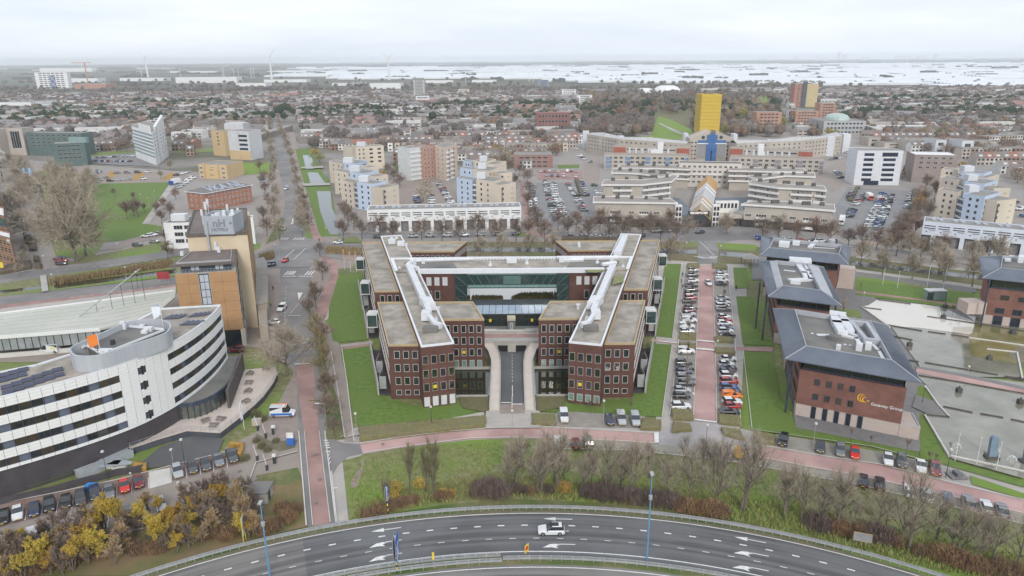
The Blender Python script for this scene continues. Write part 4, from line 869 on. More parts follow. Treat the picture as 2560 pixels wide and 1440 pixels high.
for i,(a,c,h_) in enumerate(((2402,1128,1.6),(2498,1135,1.2),(2540,1157,1.3))):
 x,y=G(a,c); b=MB()
 for k in range(60):
  u=R.random(); th=R.uniform(-.12,.12); px_=x-1.6*u+R.gauss(0,.12)*u; pz=.3+h_*4*u*(1-u)*.8+R.random()*.1; b.box(px_-.05,y+th*6*u-.05,pz,px_+.05,y+th*6*u+.05,pz+.09)
 o=obj('water_jet',b.mesh('water_jet',spray),None); o['kind']='stuff'; o['label']='white water jet arching in the near pond beside the flagpoles'
# ================================================================== CURVED WHITE OFFICE, BOTTOM LEFT
clad=M('white_cladding',(.86,.86,.84),(.72,.72,.70),2.5,rough=.6,detail=8,stretch=(1,1,5))
slate=M('slate_panel',(.11,.13,.18),(.14,.16,.21),.4,rough=.5)
plinthm=M('plinth_dark',(.055,.048,.055),(.075,.068,.075),.4,rough=.7)
screenm=M('screen_grey',(.40,.42,.45),(.45,.47,.5),.3,rough=.5,stretch=(6,6,.2))
wglass=glass_mat('curved_office_glass',[(.015,.02,.025),(.04,.03,.022),(.02,.03,.04),(.07,.05,.03),(.03,.035,.035)])
cw=thing('curved_white_office','long curved white panelled office with four window bands and oval grey roof screen','building',(-90,135,0))
raw=[(-112,98.5),(-106,102.4),(-100.4,106.4),(-95.0,110.6),(-89.9,114.6),(-85.6,118.2),(-81.6,121.9),(-78.0,125.8),(-74.8,130.2),(-72.2,135.9),(-70.4,142.3),(-69.5,149.2),(-69.4,156.4),(-70.1,163.8)]
def catmull(P,m=24):
 out=[]
 for i in range(len(P)-1):
  a=Vector(P[max(i-1,0)]);b=Vector(P[i]);c=Vector(P[i+1]);d=Vector(P[min(i+2,len(P)-1)])
  for k in range(m):
   t=k/m; out.append(.5*((2*b)+(c-a)*t+(2*a-5*b+4*c-d)*t*t+(3*b-a-3*c+d)*t**3))
 out.append(Vector(P[-1])); return out
def resample(P,step):
 P=[Vector(p) for p in P]; L_=[0]
 for a,b in zip(P,P[1:]): L_.append(L_[-1]+(b-a).length)
 n=round(L_[-1]/step); out=[]; j=0
 for i in range(n+1):
  s=L_[-1]*i/n
  while j<len(L_)-2 and L_[j+1]<s: j+=1
  t=(s-L_[j])/max(1e-9,L_[j+1]-L_[j]); out.append(P[j].lerp(P[j+1],t))
 return out
fac=[tuple(v) for v in resample(catmull(raw),1.85)]
back=[(-83.5,161.4),(-85.5,150),(-88.2,134.5),(-92.3,128.7),(-97.1,125.4),(-106,120.5),(-120,113)]
core=fac[::1]+back
ZT=19.1
b=MB(); b.prism(inset(core,.45),-.2,ZT-.35); part('core_wall',b,slate,cw)
b=MB(); b.prism(inset(core,.5),ZT-.34,ZT-.1); part('roof',b,gravel,cw)
b=MB()
for a,c in zip(back,back[1:]): b.obar(a,c,.5,ZT-.5,ZT+.15)
b.obar(fac[-1],back[0],.5,5,ZT+.15); part('rear_coping',b,rimw,cw)
b=MB()
for i in range(len(fac)-1):
 a,c=fac[i],fac[i+1]; b.obar(a,c,.3,ZT-.05,ZT+.2)
part('coping',b,rimw,cw)
b=MB(); pf=[p for p in fac if p[1]<141]
n=len(pf); ins=inset(core,.35)
for i in range(n-1): b.prism([ins[i],ins[i+1],(ins[i+1][0]-1,ins[i+1][1]+1),(ins[i][0]-1,ins[i][1]+1)],-.2,5.6)
part('plinth',b,plinthm,cw)
bands=[(5.35,5.95),(7.45,9.2),(10.7,12.45),(13.95,15.7),(17.2,19.1)]
wb=[(5.95,7.45),(9.2,10.7),(12.45,13.95),(15.7,17.2)]
_pm={}
def panelmesh(w,h):
 k=(round(w,1),round(h,2))
 if k not in _pm:
  m=MB(); n=3 if h>1.2 else 1
  for j in range(n): z0=-h/2+h*j/n+.02; m.box(-w/2+.03,-.13-.02*(j%2),z0,w/2-.03,.1,-h/2+h*(j+1)/n-.02)
  _pm[k]=m.mesh('cladding_panel',clad)
 return _pm[k]
def place(me,a,c,z,name,off=0.,parent=None):
 x,y=(a[0]+c[0])/2,(a[1]+c[1])/2; an=math.atan2(c[1]-a[1],c[0]-a[0]); Lo=cw.location
 return obj(name,me,parent or cw,(x-Lo[0]+math.sin(an)*off,y-Lo[1]-math.cos(an)*off,z),an)
N=len(fac)-1
def idx_of(px,py,z=12):  # facade column nearest a surveyed point
 g=G(px,py,z); return min(range(N),key=lambda i:math.dist(fac[i],g))
iL=min(range(N),key=lambda i:math.dist(fac[i],(-76.6,127.6))); iR=min(range(N),key=lambda i:math.dist(fac[i],(-71.6,137.8)))
pat='GGGGSGGGS'
for i in range(N):
 a,c=fac[i],fac[i+1]; w_=math.dist(a,c)
 for z0,z1 in bands: place(panelmesh(w_,z1-z0),a,c,(z0+z1)/2,'cladding_panel')
 mid=iL<=i<iR
 for k,(z0,z1) in enumerate(wb):
  if mid:
   if i==iL+2:
    window(cw,a,c,w_/2,(z0+z1)/2,.5,1.9,dmetal,wglass,.06,off=.12);
   else: place(panelmesh(w_,z1-z0),a,c,(z0+z1)/2,'cladding_panel')
  else:
   j=(i-iL if i<iL else iR-i)+2*(3-k)*0+[0,1,1,2][k]
   if pat[j%len(pat)]=='S': continue
   window(cw,a,c,w_/2,(z0+z1)/2,w_-.04,1.44,dmetal,wglass,.08,1 if (i+k)%3==0 else 0,off=-.12)
ov=[G(a,c,22.3) for a,c in ((172,872),(177,882),(190,889),(225,890),(262,884),(330,862),(400,838),(420,828),(428,815),(422,805),(408,799),(385,797),(345,799),(305,809),(250,833),(210,851),(185,862))]
ov=[tuple(v) for v in catmull(ov+[ov[0]],5)][:-1]
b=MB(); b.rim(ov,.3,18.9,22.3); part('roof_screen',b,screenm,cw)
dk_=[G(a,c,21.2) for a,c in ((215,862),(275,832),(310,812),(345,806),(405,822),(270,878))]
b=MB(); b.prism(dk_,18.9,21.1); part('screen_deck',b,gravel_d,cw)
b=MB()
for (a,c) in (((212,860),(256,884)),((309,813),(409,822)),((256,884),(410,824)),((205,868),(310,812))): b.obar(G(*a,21.4),G(*c,21.4),.3,21.1,21.5)
part('deck_edge',b,rimw,cw)
for a,c,w_,l_,h_ in ((262,876,2.6,1.4,.4),(282,859,.7,.7,1.1),(372,825,1.6,1,.9),(362,830,1.2,1,.6),(355,815,1,.8,.5),(308,817,1,.6,1.4),(312,821,.6,.6,1.2)):
 x,y=G(a,c,21.3); b=MB(); b.box(x-w_/2,y-l_/2,21.1,x+w_/2,y+l_/2,21.1+h_); part('roof_unit',b,hvac if w_!=.7 else dmetal,cw)
solf=M('solar_frame',(.35,.36,.38),(.3,.31,.33))
def solar(px,py,w_,l_,ang,tilt=.35,z=19.2):
 x,y=G(px,py,z); c,s=math.cos(ang),math.sin(ang)
 P=lambda u,v,zz:(x+u*c-v*s,y+u*s+v*c,zz)
 b=MB(); b.add([P(-w_/2,-l_/2,z),P(w_/2,-l_/2,z),P(w_/2,l_/2,z+tilt),P(-w_/2,l_/2,z+tilt),P(-w_/2,-l_/2,z-.1),P(w_/2,-l_/2,z-.1),P(w_/2,l_/2,z+tilt-.1),P(-w_/2,l_/2,z+tilt-.1)],[(0,1,2,3),(0,4,5,1),(1,5,6,2),(2,6,7,3),(3,7,4,0)])
 return part('solar_panel',b,sol,cw)
for i in range(3):
 for j in range(2): solar(10+i*24-j*4,938+j*13-i*6.5,1.75,1.15,.62)
for i in range(6):
 for j in range(2): solar(17+i*25.5-(-1)*j*3,981-i*8.6-13*(1-j),1.8,1.15,.62)
for i in range(4):
 solar(418+i*12.5,792+(-.5)*i,.95,2.2,.35+1.57,.3) if 0 else solar(420+i*11,793-i*.6,.8,2.6,-.55,.3)
for i in range(4): solar(482+i*11,788-i*1.0,.8,2.3,-.55,.3); solar(462+i*12,808-i*.4,.85,2.4,-.55,.3)
rest=[(-71.0,165.3),(-67.6,165.3),(-66.6,160),(-64.6,151.5),(-64.6,147.5),(-65.3,144.2),(-66.6,141.6),(-68.6,139.7),(-72.4,138.9),(-73,145),(-72,155)]
glr=glass_mat('restaurant_glass',[(.05,.06,.05),(.14,.11,.07),(.09,.11,.10),(.2,.2,.18),(.04,.05,.05)])
rt=thing('terrace_restaurant','low dark restaurant with curved glass front tucked against the white curved office','building',(-68,150,1.5))
b=MB(); b.prism(inset(rest,.35),1.4,4.6); part('glass_wall',b,glr,rt)
b=MB(); b.prism(rest,4.45,5.25); part('fascia',b,navy,rt)
b=MB(); b.prism(inset(rest,.25),5.26,5.4); part('roof',b,gravel_d,rt)
b=MB()
rr=[tuple(v) for v in resample([Vector(p) for p in rest[3:9]],1.35)]
for p in rr: b.box(p[0]-.06,p[1]-.06,1.5,p[0]+.06,p[1]+.06,4.5)
part('mullion',b,dmetal,rt)
b=MB(); b.prism([(-67.7,166),(-67.1,166),(-62.7,144.5),(-63.3,144.5)],1.5,5.9); part('side_wall',b,M('brown_panel',(.09,.075,.07),(.12,.1,.095)),rt)
ter=[(-66.8,165.4),(-59.9,167),(-58.0,163),(-57.4,158),(-57.4,151),(-58,146),(-59.2,140),(-60.9,133.6),(-68.2,134.6),(-72.5,131.2),(-76.5,127.5),(-77.5,128.5),(-73.5,139),(-66,150)]
tm=M('terrace_stone',(.55,.47,.41),(.61,.53,.47),.6,detail=6)
tr=thing('terrace','pale stone cafe terrace on a dark base wrapping the restaurant','terrace',(-62,148,0))
b=MB(); b.prism(inset(ter,.12),-.2,1.3); part('base_wall',b,M('plinth_navy',(.06,.065,.08),(.08,.085,.1)),tr)
b=MB(); b.prism(ter,1.31,1.5); part('paving',b,tm,tr)
b=MB()
rp=resample([Vector(p) for p in ter[1:11]],2.0)
for p in rp: b.box(p.x-.03,p.y-.03,1.5,p.x+.03,p.y+.03,2.55)
for a,c in zip(rp,rp[1:]):
 for z in (2.0,2.5): b.obar(a,c,.05,z,z+.06)
part('railing',b,steel,tr)
wood=M('weathered_wood',(.16,.13,.11),(.22,.185,.16),1.5)
def picnic(px,py,rz,label):
 x,y=G(px,py,1.5); t=thing('picnic_table',label,'picnic table',(x,y,1.5),rz,group='picnic tables on the cafe terrace')
 b=MB(); b.box(-.9,-.38,.7,.9,.38,.76); obj('tabletop',b.mesh('tabletop',wood),t)
 for s in (-1,1):
  b=MB(); b.box(-.9,s*.72-.14,.42,.9,s*.72+.14,.46); obj('bench',b.mesh('bench',wood),t)
  b=MB(); b.tube((s*.65,-.75,0),(s*.65,-.3,.72),.05,n=4); b.tube((s*.65,.75,0),(s*.65,.3,.72),.05,n=4); b.box(s*.65-.04,-.8,.36,s*.65+.04,.8,.42); obj('trestle',b.mesh('trestle',wood),t)
for px,py,rz,l in ((625,936,1.6,'weathered picnic table nearest the side wall at the top of the terrace'),(666,923,.1,'weathered picnic table at the far right terrace corner'),(623,959,0,'weathered picnic table set crosswise, second down beside the side wall'),(621,980,1.6,'weathered picnic table, third down beside the side wall'),(615,1006,1.2,'weathered picnic table at the end of the side wall'),(514,1054,.7,'weathered picnic table closest to the curved glass front'),(553,1050,-.3,'weathered picnic table on the right in the terrace trio'),(535,1066,-.1,'weathered picnic table nearest the terrace point railing')): picnic(px,py,rz,l)
rp_=thing('entrance_ramp','grey ramp with thin railing climbing beside the curved office to the terrace','ramp',(-76,126,0))
b=MB(); A=[(-77.4,127.6),(-80.5,122.8),(-83.2,119.8)]; B=[(-75.6,126.9),(-78.9,121.9),(-81.2,118.4)]
for k in range(2): b.prism([A[k],A[k+1],B[k+1],B[k]],-.1,1.4)
part('slab',b,M('ramp_grey',(.33,.35,.37),(.38,.4,.42)),rp_)
b=MB()
for k in range(2):
 b.obar(B[k],B[k+1],.06,2.35,2.42)
 for j in range(6): p=lerp(B[k],B[k+1],j/6); b.box(p[0]-.03,p[1]-.03,1.4,p[0]+.03,p[1]+.03,2.4)
part('railing',b,steel,rp_)
dx,dy=G(213,1152,1.2)
dr=thing('entrance_drum','round glazed revolving-door drum at the foot of the curved office','entrance',(dx,dy,0))
b=MB(); b.tube((dx,dy,1),(dx,dy,4.2),1.55,n=20); part('glass_drum',b,glr,dr)
b=MB(); b.tube((dx,dy,4.2),(dx,dy,4.75),1.7,n=20); part('drum_top',b,dmetal,dr)
b=MB()
for k in range(12): a=k*math.pi/6; b.box(dx+1.58*math.cos(a)-.05,dy+1.58*math.sin(a)-.05,1,dx+1.58*math.cos(a)+.05,dy+1.58*math.sin(a)+.05,4.2)
part('mullion',b,dmetal,dr)
sheet('landing',[(180,1160),(240,1160),(262,1150),(335,1165),(330,1172),(185,1188)],M('ramp_grey'),z=1.0)
b=MB(); W0=[G(a,c,0) for a,c in ((0,1262),(130,1232),(185,1216),(300,1186),(325,1184),(360,1176))]
rw=thing('retaining_wall','dark retaining wall between the curved office and the row of parked cars','retaining wall',(W0[1][0],W0[1][1],0))
for a,c in zip(W0,W0[1:]): b.obar(a,c,.4,-.1,1.25)
part('wall',b,plinthm,rw)
b=MB()
for k,(a,c) in enumerate(((268,1155),(285,1160),(300,1166),(316,1173))):
 x,y=G(a,c,.6); b.prism([(x-1.2,y-.8),(x+1.2,y-.8),(x+1.2,y+.8),(x-1.2,y+.8)],0,1.3-k*.3)
part('steps',b,concl,rw)
sheet('grass_bank',[(0,1240),(80,1222),(180,1190),(175,1180),(90,1200),(0,1222)],grass,z=.6)
sheet('underpass_floor',[(330,1178),(400,1120),(500,1085),(560,1100),(545,1135),(430,1165)],asph,z=.22)
def flag(px,py,z0,z1,col,label,w_=1.8,h_=2.4,pole=True):
 x,y=G(px,py,z0); t=thing('flagpole',label,'flagpole',(x,y,z0))
 b=MB(); b.tube((x,y,z0),(x,y,z1),.06,n=5); part('pole',b,white,t)
 if col:
  b=MB(); n=6; vs=[]
  for k in range(n+1):
   u=k/n; yy=y+.25*math.sin(u*5); vs+=[(x-w_*u,yy,z1-.1-.5*u),(x-w_*u*.9,yy,z1-.1-h_-.7*u)]
  b.add(vs,[(2*k,2*k+1,2*k+3,2*k+2) for k in range(n)]); b.add([(a,c+.03,d) for a,c,d in vs],[(2*k,2*k+2,2*k+3,2*k+1) for k in range(n)]); part('flag',b,col,t)
flag(251,880,20.5,24.4,M('flag_orange',(.8,.2,.03),(.75,.28,.06)),'flagpole with a bright orange flag on the oval roof screen',2.0,2.2)
flag(409,822,20.5,26,M('flag_white',(.75,.78,.82),(.2,.3,.6),1.2,lo=.55,hi=.6),'flagpole with a white and blue flag at the right end of the oval screen')
flag(611,1074,0,7,M('flag_white'),'white flagpole with furled banner beside the terrace point',.4,4)
# ================================================================== HOTEL TOWER
cream=M('cream_render',(.60,.50,.35),(.66,.56,.41),.12,rough=.9,detail=6,c3=(.55,.45,.32),scale3=.08)
ochre=M('ochre_panel',(.38,.215,.105),(.44,.255,.13),.25,rough=.85,detail=6)
ht=thing('hotel_tower','tall cream and orange hotel tower with grey rooftop sign box','building',(-82,200,0))
S1=[(-90.7,196.3),(-75.0,199.5),(-87.0,233.2),(-102.8,230)]
b=MB(); b.prism(S1,-.2,28.6); part('slab',b,cream,ht)
b=MB(); b.prism(inset(S1,.3),28.61,28.75); part('roof',b,M('roof_brown',(.15,.12,.11),(.19,.155,.14),.4),ht)
b=MB(); b.rim(inset(S1,-.25),.5,28.1,29.1); part('parapet',b,M('brown_coping',(.11,.09,.08),(.14,.12,.1)),ht)
F1=[(-88.7,181.9),(-73.7,185.0),(-78.4,198.8),(-90.2,196.2)]
b=MB(); b.prism(F1,5.0,21.6); part('core_wall',b,M('pale_stone',(.5,.46,.4),(.55,.5,.44)),ht)
b=MB(); b.prism(inset(F1,.5),-.2,5); part('ground_floor_glass',b,dglass,ht)
b=MB()
for t_ in (.0,.33,.62,.97): p=lerp(F1[0],F1[1],t_); b.box(p[0]-.3,p[1]-.2,-.2,p[0]+.3,p[1]+.4,5)
for t_ in (.02,.5,.98): p=lerp(F1[1],F1[2],t_); b.box(p[0]-.3,p[1]-.3,-.2,p[0]+.3,p[1]+.3,5)
part('pier',b,M('pale_stone'),ht)
p,q=F1[0],F1[1]; LF=math.dist(p,q); rows=6
def slab_on(p,q,u0,u1,z0,z1,off,th,mat,name,par=None):
 A=at(p,q,u0,off+th);B=at(p,q,u1,off+th);C_=at(p,q,u1,off);D=at(p,q,u0,off); b=MB(); b.prism([A,B,C_,D],z0,z1); return part(name,b,mat,ht,parent=par)
for r_ in range(rows):
 z0=5+r_*2.77; z1=z0+2.72
 for u0,u1 in ((.05,3.05),(3.1,5.55),(8.45,11.5),(11.55,LF-.05)): slab_on(p,q,u0,u1,z0,z1,.01,.16,ochre,'facade_panel')
slab_on(p,q,5.7,8.3,3,21.4,-.1,.14,navy,'glazed_slot')
for r_ in range(8):
 for c in range(2): slab_on(p,q,5.98+c*1.12,6.98+c*1.12,4.4+r_*2.1,6.3+r_*2.1,.06,.05,M('opal_pane',(.48,.5,.55),(.42,.45,.5),.6,rough=.3),'pane')
p2,q2=F1[1],F1[2]
for r_ in range(6):
 for k in range(5): slab_on(p2,q2,.6+k*2.7,2.4+k*2.7,6.2+r_*2.77,7.8+r_*2.77,.0,.08,M('dark_loggia',(.07,.05,.045),(.1,.08,.07)),'loggia')
p3,q3=S1[1],S1[2]
for r_ in range(9):
 for k in range(9): slab_on(p3,q3,1+k*3.8,3.6+k*3.8,2.6+r_*2.9,4.3+r_*2.9,.0,.1,ochre,'loggia')
T1=inset(F1,1.2); b=MB(); b.prism(T1,21.6,23.6); part('top_floor',b,navy,ht)
for u in (3.6,4.7,9.7,10.8): window(ht,T1[0],T1[1],u-.6,22.7,.85,1.3,frm,M('opal_pane'),.07)
RS=[(-89.6,181.5),(-73.4,184.8),(-78.3,198.9),(-90.8,196.1)]
b=MB(); b.prism(RS,23.55,24.05); part('roof_slab',b,M('brown_coping'),ht)
b=MB(); b.prism(inset(RS,.5),24.06,24.15); part('roof',b,M('roof_brown'),ht)
b=MB()
ri=inset(RS,1.3)
for i in (0,1,3): b.obar(ri[i],ri[(i+1)%4],.18,24.15,24.5)
part('roof_kerb',b,steel,ht)
b=MB(); fr=inset(F1,.1)
for z in (22.1,22.6): b.obar(fr[0],fr[1],.05,z,z+.05)
for k in range(18): pp=lerp(fr[0],fr[1],k/17); b.box(pp[0]-.03,pp[1]-.03,21.6,pp[0]+.03,pp[1]+.03,22.6)
part('balcony_rail',b,steel,ht)
for a,c,h_ in ((548,630,1.6),(456,638,1.2),(541,624,2.4)): x,y=G(a,c,24.2); b=MB(); b.box(x-.4,y-.4,24.1,x+.4,y+.4,24.1+h_); part('roof_unit',b,hvac,ht)
q0,q1=G(512,586,28.8),G(586,585,28.8)
sb=[at(q0,q1,0),at(q0,q1,math.dist(q0,q1)),at(q0,q1,math.dist(q0,q1),-8.5),at(q0,q1,0,-8.5)]
b=MB(); b.rim(sb,.25,28.7,33.9); b.prism(inset(sb,.26),28.7,32.5); sg=part('sign_box',b,M('sign_panel',(.33,.36,.39),(.4,.43,.46),.3,rough=.6),ht)
letm=M('sign_letters',(.20,.215,.25),(.23,.245,.28))
wq=math.dist(q0,q1)
for txt,z,sz in (('nH',31.9,3.0),('HOTELS',30.1,1.25)): wall_text(ht,txt,q0,q1,wq/2+.2,z,sz,letm,'lettering',.05,.1)
for u in (.9,wq-.7): slab_on(q0,q1,u-.35,u+.35,31.7,32.2,.02,.08,letm,'sign_bar')
for k in range(16):
 x=R.uniform(sb[3][0]+1,sb[1][0]-1); y=R.uniform(sb[0][1]+1.5,sb[2][1]-1); h_=R.uniform(.6,1.9); b=MB(); b.box(x-.4,y-.35,32.5,x+.4,y+.35,32.5+h_); part('roof_unit',b,hvac,ht)
for px,py,h_ in ((508,560,4.6),(524,548,6.5),(518,552,6.0),(640,575,0),(572,550,5),(598,555,4.5)):
 if h_: x,y=G(px,py,29); b=MB(); b.tube((x,y,28.8),(x,y,28.8+h_),.12,n=5); b.box(x-.3,y-.2,28.8+h_*.6,x+.3,y+.2,28.8+h_); part('antenna',b,hvac,ht)
x,y=G(598,562,28.9); b=MB(); b.box(x-1,y-.8,28.8,x+1,y+.8,31.6); part('roof_unit',b,hvac,ht)
b=MB(); x,y=at(q0,q1,.9,.3); b.box(x-.3,y-.25,23.6,x+.3,y+.2,32.5); part('duct_riser',b,steel,ht)
WB=[(-99,233.5),(-87,235.8),(-90,243),(-102,240.8)]
b=MB(); b.prism(WB,-.2,26); part('rear_block',b,cream,ht)
EW=[G(641,652,6),G(658,646,6),G(667,660,6),G(668,757,6),G(642,762,6)]
lw=thing('hotel_side_wing','low grey-roofed wing with curved end beside the hotel tower and the main road','building',(-68,210,0))
b=MB(); b.prism(EW,-.2,6.0); part('wall',b,M('wing_beige',(.32,.27,.22),(.37,.31,.26)),lw)
b=MB(); b.prism(inset(EW,-.25),6.0,6.5); part('roof',b,M('roof_grey',(.27,.25,.23),(.32,.3,.27),.3),lw)
b=MB(); pa=[G(643,768,4.6),G(667,768,4.6),G(669,815,4.6),G(648,815,4.6)]; b.prism(pa,-.2,4.6); part('porch',b,M('wing_beige'),lw)
b=MB(); b.obar(pa[0],pa[1],.4,4.61,5.8); part('clerestory',b,dglass,lw)
# ================================================================== MIDDLE DISTANCE BUILDINGS
def hgt(px,pyb,pyt):
 g=G(px,pyb); y=-(pyt-720)/F_PX; x=(px-1280)/F_PX; y=-x*sr_+y*cr_
 return CAM_H+g[1]/(cp_+y*sp_)*(y*cp_-sp_)
roofg=M('felt_roof',(.22,.205,.19),(.28,.26,.24),.2,detail=7)
creamw=M('cream_block',(.60,.52,.42),(.66,.58,.48),.1,detail=6,c3=(.55,.48,.4),scale3=.06)
bluew=M('pale_blue_block',(.45,.53,.66),(.51,.59,.71),.1,detail=6)
greyw=M('pale_grey_block',(.55,.57,.60),(.62,.64,.66),.1)
whitew=M('white_block',(.76,.76,.76),(.68,.68,.68),.15,detail=7)
beigew=M('beige_centre',(.44,.39,.33),(.50,.445,.38),.15,detail=7,c3=(.4,.36,.31),scale3=.07)
tanw=M('tan_block',(.53,.385,.21),(.58,.43,.25),.12)
greenw=M('green_block',(.085,.13,.125),(.11,.16,.15),.1)
redw=M('red_block',(.34,.10,.07),(.38,.13,.09),.2)
bluep=M('strong_blue',(.03,.10,.28),(.05,.15,.36),.3,rough=.5)
midgl=glass_mat('mid_glass',[(.02,.022,.025),(.04,.042,.05),(.03,.03,.035),(.09,.09,.095)],rough=.15)
frm_m=M('mid_frame',(.5,.5,.5),(.42,.42,.42),.5)
WINC=[0]
def face(t,p,q,zs,n,w,h,gm=None,fm=None,u0=None,u1=None,skip=None,mull=0,off=.0,name='window'):
 Lw=math.dist(p,q); u0=w if u0 is None else u0; u1=Lw-w if u1 is None else u1
 for iz,z in enumerate(zs):
  for i in range(n):
   if skip and skip(i,iz): continue
   u=u0+(u1-u0)*(i+.5)/n
   window(t,p,q,u,z,w,h,fm or frm_m,gm or midgl,.09,mull,name=name,off=off,pane=True); WINC[0]+=1
def vol(t,L_,F_,R_=None,h=10,wall=None,roof=None,depth=10,z0=-.25,par=.4,name='wall'):
 """block from left, near and right corners (world); returns footprint"""
 if R_ is None:
  d=Vector((F_[0]-L_[0],F_[1]-L_[1])).normalized(); R_=(F_[0]-d.y*depth,F_[1]+d.x*depth)
 D=(L_[0]+R_[0]-F_[0],L_[1]+R_[1]-F_[1]); pts=[L_,F_,R_,D]
 b=MB(); b.prism(pts,z0,h); part(name,b,wall,t)
 b=MB(); b.prism(inset(pts,.3),h+.01,h+.08); part('roof',b,roof or roofg,t)
 if par: b=MB(); b.rim(pts,.28,h+.005,h+par); part('parapet',b,wall,t)
 return pts
def ends(t,p,q,z0,z1,off,th,mat,name,u0=0,u1=None):
 u1=math.dist(p,q) if u1 is None else u1
 A=at(p,q,u0,off+th);B=at(p,q,u1,off+th);C_=at(p,q,u1,off);D=at(p,q,u0,off); b=MB(); b.prism([A,B,C_,D],z0,z1); return part(name,b,mat,t)
# --- stepped apartment clusters
h1=hgt(929,527,461)
def cluster(label,steps,penth,cols,h,rows=5,cen=None):
 t=None
 for si,(c,l,r) in enumerate(steps):
  P=lambda a:G(a[0],a[1],h)
  if t is None: g=P(c[1]); t=thing('stepped_apartments',label,'apartment block',(g[0],g[1],0))
  zs=[h-1.7-i*2.8 for i in range(rows)]
  C=vol(t,P(c[0]),P(c[1]),P(c[2]),h,cols[0])
  face(t,C[0],C[1],zs,2,1.3,1.4,u0=1.3); face(t,C[1],C[2],zs,1,1.2,1.5,u0=.3,u1=2.6); face(t,C[1],C[2],zs,1,2.2,1.5,u0=math.dist(C[1],C[2])*.55,name='loggia',gm=M('dark_loggia'))
  Q=vol(t,P(l[0]),P(l[1]),P(l[2]),h-.6,cols[1]); face(t,Q[0],Q[1],[z-.6 for z in zs],2,1.2,1.4,u0=2)
  S_=vol(t,P(r[0]),P(r[1]),None,h-1.2,cols[2],depth=9); face(t,S_[0],S_[1],[z-1.2 for z in zs],1,1.2,1.4,u0=.2,u1=3); face(t,S_[0],S_[1],[z-1.6 for z in zs],1,1.6,.4,u0=math.dist(S_[0],S_[1])*.6,name='slit_window')
  for a,b_ in ((Q[1],C[0]),(C[2],S_[0])):
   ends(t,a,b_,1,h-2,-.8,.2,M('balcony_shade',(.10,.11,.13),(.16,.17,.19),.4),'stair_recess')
   for z in zs: ends(t,a,b_,z-1.5,z-.55,-.3,.1,greyw,'balcony')
 for (x0,y0,x1,y1) in penth:
  A=G(x0,y1,h+.1);B=G(x1,y1,h+.1); b=MB(); hh=hgt(x0,y1+8,y0+8)*.95
  d=Vector((B[0]-A[0],B[1]-A[1])).normalized(); b.prism([A,B,(B[0]-d.y*5,B[1]+d.x*5),(A[0]-d.y*5,A[1]+d.x*5)],h-.2,h+3.0); part('penthouse',b,greyw,t)
 return t
cluster('stepped cream and pale blue apartment block standing beside the narrow canal',
 [(((892,457),(932,462),(966,455)),((851,450),(883,455),(899,449)),((955,466),(996,459))),
 (((874,431),(912,436),(944,428)),((834,425),(871,431),(884,426)),((938,438),(970,433))),
 (((857,407),(893,411),(918,403)),((822,402),(856,408),(868,403)),((922,415),(946,412)))],
 [(897,439,920,455),(874,413,899,429),(858,394,881,407)],(bluew,creamw,creamw),h1)
t=thing('rear_apartments','cream apartment block with balcony bands behind the stepped canal block','apartment block',(*G(925,412),0))
c_=vol(t,G(889,369,h1+2),G(959,365,h1+2),None,h1+2,creamw,depth=10); face(t,c_[0],c_[1],[h1+.2-i*2.9 for i in range(4)],2,2.6,1.4,u0=8,u1=20); face(t,c_[0],c_[1],[h1+.2-i*2.9 for i in range(4)],2,1.1,1.3,u0=1,u1=7)
vol(t,G(857,366,h1),G(880,370,h1),None,h1,creamw,depth=9); b=MB(); a=G(892,366,h1+2); b.box(a[0],a[1],h1+2,a[0]+6,a[1]+4,h1+5); part('penthouse',b,greyw,t)
cluster('stepped cream and pale blue apartment block directly above the white garage terrace',
 [(((1190,450),(1233,456),(1262,447)),((1141,443),(1180,449),(1192,443)),((1252,459),(1290,452))),
 (((1183,425),(1222,429),(1254,420)),((1150,419),(1183,423),(1195,418)),((1250,430),(1280,427))),
 (((1183,403),(1215,406),(1240,399)),((1157,401),(1178,404),(1186,400)),((1235,408),(1266,400)))],
 [(1192,432,1213,447),(1195,409,1215,422),(1199,390,1217,403)],(creamw,bluew,creamw),h1)
cluster('stepped cream and pale blue apartment block at the right edge',
 [(((2412,486),(2462,494),(2502,483)),((2345,472),(2396,480),(2410,474)),((2494,498),(2543,493))),
 (((2411,456),(2462,462),(2494,453)),((2351,443),(2395,450),(2410,444)),((2486,467),(2528,466))),
 (((2405,431),(2460,436),(2480,430)),((2354,421),(2391,424),(2400,420)),((2470,440),(2500,432)))],
 [(2422,463,2447,480),(2420,436,2444,452),(2410,415,2435,429)],(bluew,creamw,creamw),h1+.5)
